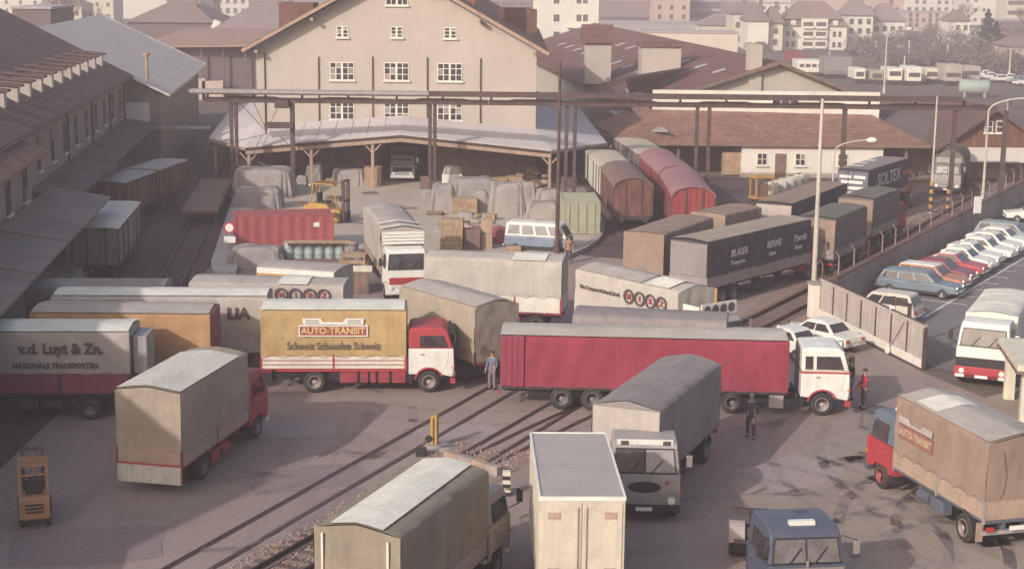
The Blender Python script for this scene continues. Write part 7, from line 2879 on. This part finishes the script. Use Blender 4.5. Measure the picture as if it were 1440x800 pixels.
def bare_tree(label, base, h, seed, bark=None, spread=.5, group='bare trees', name='bare_tree'):
    t = thing(name, label, 'tree', base, 0, group)
    rnd = random.Random(seed)
    tb, cb = MB(), MB()
    tb.tube((0, 0, 0), (0, 0, h * .35), h * .022, h * .015, 8)

    def grow(p, d, L, r, lv):
        q = p + d * L
        (tb if lv < 2 else cb).tube(p, q, r, r * .6, 6 if lv < 2 else 4, caps=False)
        if lv >= 4:
            return
        for k in range(3 if lv < 3 else 4):
            nd = (d + Vector((rnd.uniform(-1, 1), rnd.uniform(-1, 1), rnd.uniform(-.1, .6))) * spread * 1.2).normalized()
            grow(p + d * L * rnd.uniform(.55, 1), nd, L * rnd.uniform(.5, .75), r * .55, lv + 1)
    for k in range(4):
        grow(Vector((0, 0, h * (.28 + .07 * k * .3))), Vector((rnd.uniform(-.4, .4), rnd.uniform(-.4, .4), 1)).normalized(), h * .26, h * .012, 0)
    tb.build('trunk', bark or M_bark, t)
    cb.build('crown', M_twig, t)
    return t


def shrub(label, base, w_, h, seed, m=None, n=900, group='winter shrubs on the bank', name='shrub', conifer=False, leaf=.5):
    t = thing(name, label, 'tree' if conifer else 'shrub', base, 0, group)
    rnd = random.Random(seed)
    b = MB()
    lobes = [(rnd.uniform(-.6, .6), rnd.uniform(-.5, .5), rnd.uniform(.3, .75), rnd.uniform(.25, .5)) for _ in range(9)]
    for i in range(n):
        if conifer:
            z = rnd.random() ** 1.3
            lay = .75 + .25 * math.sin(z * 44)
            r = w_ / 2 * (1 - z) ** .8 * lay * rnd.uniform(.3, 1)
            a = rnd.uniform(0, 6.283)
            c = Vector((r * math.cos(a), r * math.sin(a), h * (.06 + .94 * z)))
        else:
            lx, ly, lz, lr = lobes[i % 9]
            d = Vector((rnd.gauss(0, 1), rnd.gauss(0, 1), rnd.gauss(0, 1))).normalized() * lr * rnd.random() ** .4
            c = Vector(((lx + d.x) * w_ / 2, (ly + d.y) * w_ / 2, max(.05, (lz + d.z)) * h))
        s = leaf * rnd.uniform(.4, 1)
        u = Vector((rnd.gauss(0, 1), rnd.gauss(0, 1), rnd.gauss(0, 1))).normalized() * s
        v = Vector((rnd.gauss(0, 1), rnd.gauss(0, 1), rnd.gauss(0, 1))).normalized() * s * .45
        b.add([c - u, c + v, c + u, c - v], [(0, 1, 2, 3)])
    b.build('crown', m or M_scrub, t)
    q = MB()
    for k in range(1 if conifer else 5):
        a = rnd.uniform(0, 6)
        e = Vector((0, 0, h * .95)) if conifer else Vector((math.cos(a) * w_ * .3, math.sin(a) * w_ * .3, h * .7))
        q.tube((0, 0, 0), e, h * .022, h * .006, 6)
    q.build('trunk', M_bark, t)
    return t


# ---------------------------------------------------------------- far town
P_cream = mat('far cream render', (0.60, 0.54, 0.43), .9, .06, .1)
P_white = mat('far white render', (0.68, 0.65, 0.56), .9, .05, .1)
P_pink = mat('far pink render', (0.48, 0.37, 0.32), .9, .06, .1)
P_grey = mat('far grey concrete', (0.36, 0.33, 0.33), .9, .08, .1)
P_mauve = mat('far mauve brick', (0.24, 0.17, 0.17), .9, .1, .1)
P_dark = mat('far dark wall', (0.14, 0.105, 0.105), .9, .1, .1)
R_brown = mat('far brown roof', (0.22, 0.155, 0.14), .9, .12, .1, .4, 2)
R_mauve = mat('far mauve roof', (0.26, 0.2, 0.19), .9, .12, .1, .4, 2)
W_far = mat('far window', (0.11, 0.085, 0.085), .4, .2, .3)
WINM = {}


def far_window(parent, x, y, z, w_, h, m=None, frame=False):
    key = (round(w_, 2), round(h, 2), frame)
    if key not in WINM:
        b = MB()
        b.box(-w_ / 2, -.06, 0, w_ / 2, .02, h)
        WINM[key] = b.mesh('window', W_far)
    return link('window', WINM[key], parent, (x, y, z))


def block(label, x0, x1, yb, yt, wall, rows, cols, dist=None, depth=14, roof=None, roofh=0, ww=1.1, wh=1.4, cat='building', name='town_building', group='buildings of the far town', zb=0.0, skip=0.0, band=False, gable=False):
    """far building: photo pixel span x0..x1, base row yb, top row yt"""
    Y = dist or at((x0 + x1) / 2, yb).y
    X0, X1 = xat(x0, yb, Y), xat(x1, yb, Y)
    H = hgt((x0 + x1) / 2, yt, Y)
    if yt < -5:
        H = hgt((x0 + x1) / 2, yt, Y)
    t = thing(name, label, cat, ((X0 + X1) / 2, Y, 0), 0, group)
    hw = (X1 - X0) / 2
    b = MB()
    b.box(-hw, 0, -1, hw, depth, H)
    b.build('wall', wall, t)
    if roofh:
        b = MB()
        ov = .6
        if gable:
            b.prism([(-hw - ov, H), (hw + ov, H), (0, H + roofh)], -ov, depth + ov)
        else:
            i = min(hw, depth / 2) * .75
            b.hull8([(-hw - ov, -ov, H), (hw + ov, -ov, H), (hw + ov, depth + ov, H), (-hw - ov, depth + ov, H)],
                    [(-hw + i, depth * .45, H + roofh), (hw - i, depth * .45, H + roofh), (hw - i, depth * .55, H + roofh), (-hw + i, depth * .55, H + roofh)])
        b.build('roof', roof or R_brown, t)
        q = MB()
        q.box(hw * .3, depth * .4, H + roofh * .4, hw * .3 + .9, depth * .4 + .9, H + roofh + 1.2)
        q.build('chimney', R_brown, t)
    else:
        b = MB()
        b.box(-hw - .2, -.2, H, hw + .2, depth + .2, H + .35)
        b.build('roof', P_grey, t)
    rnd = random.Random(int(x0 * 7 + yb))
    for r in range(rows):
        z = 1.0 + (H - 1.2) * r / rows + .3
        for c in range(cols):
            if rnd.random() < skip:
                continue
            x = -hw + 2 * hw * (c + .5) / cols
            if band:
                if c == 0:
                    q = MB()
                    q.box(-hw + .4, -.06, z, hw - .4, .02, z + wh)
                    q.build('window_band', W_far, t)
                continue
            far_window(t, x, 0, z, ww, wh)
    return t


# tall pale tower right of the gable
Yt = 385.0
X0, X1 = xat(750, 60, Yt), xat(841, 60, Yt)
t = thing('apartment_tower', 'tall cream apartment tower rising just right of the gable', 'building', ((X0 + X1) / 2, Yt, 0), 0, 'buildings of the far town')
hw = (X1 - X0) / 2
b = MB()
b.box(-hw, 0, -1, hw, 16, 30)
b.build('wall', P_white, t)
b = MB()
b.box(-hw - .3, -.3, 30, hw + .3, 16.3, 30.6)
b.build('roof', P_grey, t)
for px, wd in ((782.5, 1.5), (814, 1.2), (823, 1.2)):
    for py in (6, 31, 55):
        z = hgt(px, py, Yt)
        window(t, (xat(px, py, Yt) - (X0 + X1) / 2, 0, z), 0, wd, 1.75, 2, 1, sill=False)
b = MB()
b.box(.2, -1.2, hgt(815, 40, Yt), 6.5, -.01, hgt(815, 40, Yt) + .3)
b.build('balcony', P_white, t)
for lab, x0, x1, yb, yt, wl, rw, cl, ds, kw in (
        ('long mauve brick works with one window row beyond the tower', 843, 919, 40, 2, P_mauve, 1, 6, 560, dict(ww=3.2, wh=2.4)),
        ('plain grey yard wall building below the mauve works', 843, 1000, 55, 33, P_grey, 0, 0, 470, dict()),
        ('pinkish cream flats with small windows beyond the tiled hall', 918, 969, 46, -12, P_pink, 4, 3, 520, dict()),
        ('grey office frame with dark window bands beyond the tiled hall', 968, 1022, 45, -14, P_grey, 4, 1, 530, dict(band=True, wh=2.2)),
        ('dark mauve hall right of the grey office frame', 1020, 1062, 48, 3, P_mauve, 1, 4, 500, dict(roof=R_mauve, roofh=0)),
        ('long low cream wall building behind the tiled hall roof', 905, 1037, 75, 47, P_cream, 0, 0, 330, dict(depth=8)),
        ('small cream house at the end of the low wall building', 1030, 1056, 60, 20, P_cream, 2, 2, 420, dict(roof=R_brown, roofh=3)),
        ('cream house with brown roof left of the balcony house', 1052, 1080, 62, 30, P_white, 0, 0, 400, dict(roof=R_brown, roofh=4)),
        ('cream house wing with two windows beside the balcony house', 1080, 1100, 62, 33, P_cream, 2, 1, 402, dict(roof=R_brown, roofh=4)),
        ('cream house with balcony frame right of the balcony house', 1190, 1226, 62, 22, P_white, 3, 3, 420, dict(roof=R_mauve, roofh=4.5)),
        ('white house with brown roof at the edge of the bank', 1226, 1271, 62, 30, P_white, 2, 4, 425, dict(roof=R_mauve, roofh=4.5)),
        ('long pale slab of flats along the skyline at the right', 1262, 1356, 27, -22, P_white, 5, 9, 700, dict(ww=1.6, skip=.35)),
        ('tall pale flats at the right skyline with few windows', 1352, 1412, 44, -24, P_white, 4, 5, 640, dict(ww=1.3, skip=.5)),
        ('pale flats with ledges at the right edge of the skyline', 1414, 1460, 38, -20, P_cream, 4, 3, 600, dict(band=True, wh=1.6)),
        ('pale house at the far right behind the bank', 1420, 1470, 88, 66, P_cream, 1, 3, 340, dict(roof=R_brown, roofh=2)),
        ('hazy mauve works filling the gap left of the tower', 668, 752, 40, -10, P_mauve, 2, 7, 600, dict(ww=2.2)),
        ('low white shed with slatted front right of the gable', 726, 752, 72, 47, P_cream, 1, 5, 330, dict(depth=8)),
        ('pale flats at the top left above the dark roof', -20, 60, 26, -16, P_white, 3, 4, 620, dict()),
        ('cream house group left of the white slab', 100, 160, 28, -6, P_cream, 2, 4, 560, dict(skip=.2)),
        ('white slab building with a dark joint at the upper left', 156, 235, 24, -24, P_white, 0, 0, 600, dict()),
        ('dark grey works right of the white slab', 235, 300, 30, -3, P_dark, 1, 5, 560, dict(ww=2.4)),
        ('cream town house with pale windows left of the gable', 294, 358, 26, -8, P_white, 2, 6, 640, dict(ww=1.5, wh=2.0)),
        ('mauve house between town house and gable', 350, 405, 30, 2, P_mauve, 2, 5, 600, dict(roof=R_mauve, roofh=5)),
        ('mauve roofed works at the skyline behind the white slab', 380, 470, 24, -20, P_mauve, 2, 6, 800, dict()),
        ('pale hall at the skyline behind the tower', 836, 960, 8, -26, P_cream, 2, 8, 900, dict()),
        ('large cream hall at the skyline right of the office frame', 1010, 1130, 14, -8, P_cream, 1, 9, 800, dict()),
        ('wide brown roofed block at the skyline over the houses', 1120, 1270, 22, -2, P_pink, 2, 8, 620, dict(roof=R_brown, roofh=6)),
        ('grey flats on the left skyline behind the town', -60, 110, 4, -30, P_grey, 3, 10, 1000, dict()),
        ('grey flats on the middle skyline behind the gable', 560, 760, 4, -32, P_grey, 3, 12, 1000, dict()),
        ('cream flats closing the right skyline', 1280, 1470, 2, -34, P_cream, 3, 12, 1000, dict()),
        ('cream terrace with brown roof low behind the long cream wall', 985, 1050, 52, 36, P_cream, 1, 6, 450, dict(roof=R_mauve, roofh=3)),
        ('pale office block above the terrace roofs', 1058, 1110, 34, 6, P_white, 3, 5, 600, dict(skip=.1)),
        ('pinkish flats right of the edge house on the hill', 1275, 1330, 44, 18, P_pink, 3, 6, 560, dict(skip=.2)),
        ('low white halls in the brush right of the pale masts', 1325, 1385, 62, 44, P_white, 1, 5, 480, dict()),
        ('grey hall with ledges under the right tall flats', 1395, 1450, 56, 30, P_grey, 2, 1, 520, dict(band=True, wh=1.5)),
        ('white villa peeping out of the brush', 1340, 1362, 58, 30, P_white, 2, 2, 450, dict(roof=R_brown, roofh=3)),
        ('pale terrace behind the dark flat store at the left', 55, 115, 34, 8, P_cream, 2, 5, 480, dict(roof=R_mauve, roofh=3)),
        ('small pale house in front of the dark grey works', 238, 292, 36, 16, P_cream, 2, 4, 440, dict(roof=R_mauve, roofh=3)),
        ('brick hall beside the slatted white shed', 690, 730, 62, 40, P_mauve, 1, 3, 360, dict(roof=R_brown, roofh=2.5)),
        ('mauve flats on the skyline left of the gable', 200, 420, 2, -34, P_mauve, 3, 12, 1020, dict())):
    kw = dict(kw)
    block(lab, x0, x1, yb, yt, wl, rw, cl, ds, **kw)
# house with balconies
Yh = 408.0
X0, X1 = xat(1098, 60, Yh), xat(1190, 60, Yh)
t = thing('balcony_house', 'white house with stacked balconies and wide brown hipped roof on the bank', 'house', ((X0 + X1) / 2, Yh, 0), 0, 'houses on the bank')
hw = (X1 - X0) / 2
b = MB()
b.box(-hw, 0, -1, hw, 12, 5.9)
b.box(-3.3, -.8, -1, 3.3, 0.1, 7.7)
b.build('wall', P_white, t)
b = MB()
b.hull8([(-hw - .5, -.6, 5.9), (hw + .5, -.6, 5.9), (hw + .5, 12.6, 5.9), (-hw - .5, 12.6, 5.9)], [(-hw + 1, 1.2, 7.6), (hw - 1, 1.2, 7.6), (hw - 1, 11, 7.6), (-hw + 1, 11, 7.6)])
b.hull8([(-hw + .6, -.2, 7.61), (hw - .6, -.2, 7.61), (hw - .6, 11.4, 7.61), (-hw + .6, 11.4, 7.61)], [(-hw + 5, 5, 12), (hw - 5, 5, 12), (hw - 5, 6.5, 12), (-hw + 5, 6.5, 12)])
b.build('roof', R_brown, t)
for z in (.6, 3.1, 5.5):
    for x in (-1.6, 1.6):
        b = MB()
        b.box(x - 1.25, -.86, z, x + 1.25, -.79, z + 1.35)
        o = b.build('balcony', W_far, t)
        q = MB()
        q.box(x - 1.35, -1.5, z - .25, x + 1.35, -.87, z + .35)
        q.build('parapet', P_white, o)
for z in (.6, 3.2):
    for x in (-hw + 1.7, -hw + 3.1, hw - 3.1, hw - 1.7):
        far_window(t, x, 0, z, .8, 1.35)
for x in (-5.3, 5.3):
    b = MB()
    b.box(x - .6, -.5, 6.1, x + .6, 1.2, 7.3)
    b.build('dormer', P_white, t)

# sheds on the left beyond the grey shed roof
Yq = 230
t = thing('low_brown_shed', 'wide low shed with tan roof and dark open front left of the gable', 'shed', (0, Yq, 0), 0, 'sheds behind the gable')
xa, xb = xat(190, 66, Yq), xat(385, 60, Yq)
b = MB()
z0, z1 = hgt(300, 66, Yq), hgt(300, 40, Yq + 22)
roof_slab(b, [(xa, 0, z0), (xb, -2, z0 + .5), (xb, 22, z1), (xa + 3, 22, z1)], .3)
b.build('roof', mat('tan sheet roof', (0.30, 0.20, 0.155), .9, .12, .2), t)
b = MB()
b.box(xa + 1, 1.5, -1, xb, 20, z0 - .4)
b.build('wall', P_dark, t)
for k in range(5):
    q = MB()
    x = xa + 3 + k * (xb - xa - 4) / 5
    q.box(x - .12, .3, 0, x + .12, .5, z0 - .2)
    q.build('post', P_dark, t)
for k, px in enumerate((275, 300)):
    q = MB()
    x = xat(px, 75, Yq)
    q.box(x - 1.4, -1.8, 0, x + 1.6, -.2, 3.0 - k * .3)
    q.build('stack', P_pink, t)
block('brown roofed hall behind the low tan shed', 180, 300, 52, 32, P_dark, 0, 0, 330, depth=25, roof=R_brown, roofh=4, name='brown_hall', group='sheds behind the gable', cat='shed')
block('mauve roofed hall joining the gable at the left', 300, 420, 60, 44, P_dark, 0, 0, 285, depth=25, roof=R_mauve, roofh=4.5, name='mauve_hall', group='sheds behind the gable', cat='shed')
t = thing('roof_vent_hood', 'white slanted vent hood standing on the brown hall roof', 'vent', (xat(298, 42, 300), 300, 0))
b = MB()
z = hgt(298, 42, 300)
b.prism([(-2, z - 4), (0, z - 4), (1.6, z + 1.4), (.4, z + 1.8)], 0, 2)
b.build('hood', P_white, t)
block('dark flat store behind the long dark roof at the left', 18, 72, 40, 13, P_dark, 0, 0, 230, depth=12, name='flat_store', group='sheds behind the gable', cat='shed')
# small yellow hut and yard things behind the gantry end
p = at(296, 131)
t = thing('yellow_hut', 'small yellow hut behind the left end of the gantry', 'hut', (p.x, p.y, 0))
b = MB()
b.box(-1.6, 0, 0, 1.8, 3, 2.4)
b.build('wall', M_yellow, t)
b = MB()
b.prism([(-2, 2.4), (2.2, 2.4), (0, 3.3)], -.3, 3.3)
b.build('roof', P_grey, t)

for k, (px, py, h) in enumerate(((96, 26, 17), (120, 24, 12), (85, 28, 14))):
    p = at(px, py)
    bare_tree(['tall bare pale barked tree above the grey shed roof', 'shorter bare tree right of the tall pale one', 'thin bare tree left of the tall pale one'][k], (xat(px, py, 330), 330 + 4 * k, 0), h, 40 + k, M_bark_p if k < 2 else None)
lab_s = ['dull mauve brown', 'rusty brown', 'grey brown', 'dark mauve']
k = 0
for (px, py, w_, h) in ((1215, 72, 14, 7), (1250, 70, 13, 8), (1282, 68, 15, 9), (1318, 64, 15, 10), (1352, 70, 16, 9), (1410, 74, 18, 11), (1440, 70, 16, 10), (1262, 96, 14, 6), (1292, 95, 15, 7), (1322, 95, 14, 6), (1352, 98, 14, 6), (1398, 100, 18, 8), (1425, 99, 15, 7), (1205, 74, 8, 3), (1075, 64, 10, 3), (1062, 68, 9, 3), (1335, 82, 14, 7), (1300, 80, 14, 7), (1375, 88, 15, 9), (1232, 84, 14, 6)):
    p = at(px, py + 4)
    x_ = px
    shrub('%s leafless shrub on the bank, %s' % (lab_s[k % 4], ['below the edge house', 'between the pole and the edge house', 'left of the first pale pole', 'between the two pale poles', 'left of the dark conifers', 'right of the dark conifers', 'at the right picture edge', 'behind the parked far lorries on the left', 'low behind the far lorries', 'behind the middle far lorries', 'behind the grey far lorry', 'behind the green tank', 'behind the white far cars', 'right of the balcony house', 'before the small cream house', 'at the tip of the tiled roof', 'on the slope under the slab flats', 'in the middle of the slope', 'right at the foot of the conifers', 'above the nearest far lorry'][k]), (p.x, p.y, 0), w_ * .85, h * .66, 100 + k, M_scrub if k % 3 else M_twig2, 2200, leaf=.34)
    k += 1
for k, (px, py, w_, h) in enumerate(((1386, 80, 9, 11), (1398, 84, 8, 8.5))):
    p = at(px, py)
    shrub(['taller dark conifer on the right bank', 'shorter dark conifer beside the taller one'][k], (p.x, p.y, 0), w_, h, 200 + k, M_needle, 2600, 'conifers on the bank', 'conifer', True, .5)
for k, (px, py, h) in enumerate(((1357, 60, 14), (1208, 66, 9), (1440, 62, 12), (1060, 58, 9))):
    p = at(px, py)
    bare_tree(['thin bare tree before the tall pale flats', 'bare tree by the balcony house', 'bare tree at the right edge of the bank', 'bare tree beside the low cream wall building'][k], (p.x, p.y, 0), h, 60 + k)

# poles on the bank
for k, (px, py, top) in enumerate(((1282, 64, 17), (1313, 66, 26), (1331, 98, 62), (1277, 92, 57), (1378, 100, 85), (1419, 108, 70), (1271, 105, 79), (1361, 62, 38), (1166, 88, 72), (1230, 86, 58))):
    p = at(px, py)
    Hh = hgt(px, top, p.y)
    lamp_post('pale mast on the far bank, %s' % ['tallest of all left of the brush', 'right of the tallest one', 'in front of the brush centre', 'thin one left of the brush', 'short one below the conifers', 'far right one over the white cars', 'nearest one among the far lorries', 'slim one before the pale flats', 'left one before the balcony house', 'one below the edge house'][k], (p.x, p.y), Hh, None, M_pole, .22, name='mast', cat='mast', group='masts on the far bank')
p = at(1243, 132)
lamp_post('small curved street lamp among the far lorries', (p.x, p.y), 9.0, (3.5, 0), M_pole, .18, group='curved street lamps')

# ---------------------------------------------------------------- far lorry park, green tank, far cars
FL = [('dull red far lorry peeping over the gable roof tip', 1122, 92, 26, 2.6, M_wagon_red), ('white far bus with window row behind the gable peak', 1140, 108, 38, 3.0, M_whitec), ('long dark grey far lorry box behind the gable roof', 1178, 111, 38, 3.9, C_mgrey), ('pale small far lorry right of the dark grey box', 1209, 118, 15, 2.6, M_whitec), ('pale green far van next in the row', 1233, 119, 17, 2.4, M_cont_green), ('white far lorry with dark open body in the row', 1258, 120, 20, 2.9, M_whitec), ('white far box lorry in the middle of the row', 1285, 121, 20, 3.2, M_whitec), ('cream far van right of the white box lorry', 1312, 118, 22, 2.6, M_cream), ('pinkish grey far box lorry, biggest in the row', 1340, 121, 24, 3.6, C_lgrey), ('pinkish far lorry half behind the green tank', 1366, 118, 24, 3.0, C_lgrey)]
for lab, px, py, wpx, H, m_ in FL:
    p = at(px, py)
    wd = wpx / 2250 * p.y
    t = thing('far_lorry', lab, 'lorry', (p.x, p.y, 0), 0, 'far lorries in a row')
    b = MB()
    b.box(-wd / 2, 0, .8, wd / 2, 6, H)
    b.build('body', m_, t, .06)
    b = MB()
    if wd < 3.4:
        b.box(-wd / 2 + .25, -.06, H - 1.35 if H < 3 else 1.5, wd / 2 - .25, .02, H - .55 if H < 3 else 2.2)
        b.build('windscreen', W_far, t)
    else:
        for q in range(4):
            b.box(-wd / 2 + .4 + q * wd / 4.4, -.05, 1.7 if H < 3.2 else 1.1, -wd / 2 + .4 + q * wd / 4.4 + wd / 6, .02, 2.3 if H < 3.2 else 1.3)
        b.build('window', W_far, t)
    b = MB()
    for s in (-1, 1):
        b.lathe([(0, 0), (.45, 0), (.45, .3), (0, .3)], 12, 'y', (s * (wd / 2 - .6), .05, .45))
    b.build('wheel', M_tyre, t)
p = at(1370, 137)
t = thing('tank', 'big pale green cylindrical tank lying beyond the boarded gable house', 'tank', (p.x, p.y, 0), R(-14))
b = MB()
b.lathe([(0, -2.45), (.6, -2.4), (1.05, -2.15), (1.15, -1.9), (1.15, 1.9), (1.05, 2.15), (.6, 2.4), (0, 2.45)], 24, 'x', (0, 0, 1.6))
b.build('shell', paint('pale green tank', (0.31, 0.37, 0.32), .5), t, smooth=True)
b = MB()
for x in (-1.5, 1.5):
    b.box(x - .2, -.8, 0, x + .2, .8, .9)
b.build('saddle', M_conc, t)
for k, (px, py) in enumerate(((1391, 113), (1404, 116), (1418, 115), (1432, 118), (1384, 110), (1442, 121))):
    p = at(px, py)
    car(['second white far car past the green tank', 'third white far car past the green tank', 'fourth white far car past the green tank', 'grey blue far car among the white ones past the green tank', 'white far car closest to the green tank', 'white far car at the right picture edge past the tank'][k], (p.x, p.y, 0), 180 + 8 * (k % 2), 'saloon', M_whitec if k != 3 else M_greyc, 4.2, group='far white cars', name='far_car')
# ---------------------------------------------------------------- haze
hb_ = MB()
hb_.box(-1460, -340, -1.6, 1460, 2340, 64)
hz = bpy.data.materials.new('haze')
hz.use_nodes = True
n = hz.node_tree.nodes
for q in list(n):
    if q.type != 'OUTPUT_MATERIAL':
        n.remove(q)
pv = n.new('ShaderNodeVolumePrincipled')
pv.inputs['Color'].default_value = (*HAZE_COLOR, 1)
pv.inputs['Density'].default_value = HAZE_DENSITY
pv.inputs['Anisotropy'].default_value = 0.0
hz.node_tree.links.new(pv.outputs[0], n['Material Output'].inputs['Volume'])
hz.cycles.homogeneous_volume = True
tag(hb_.build('haze', hz), kind='stuff')
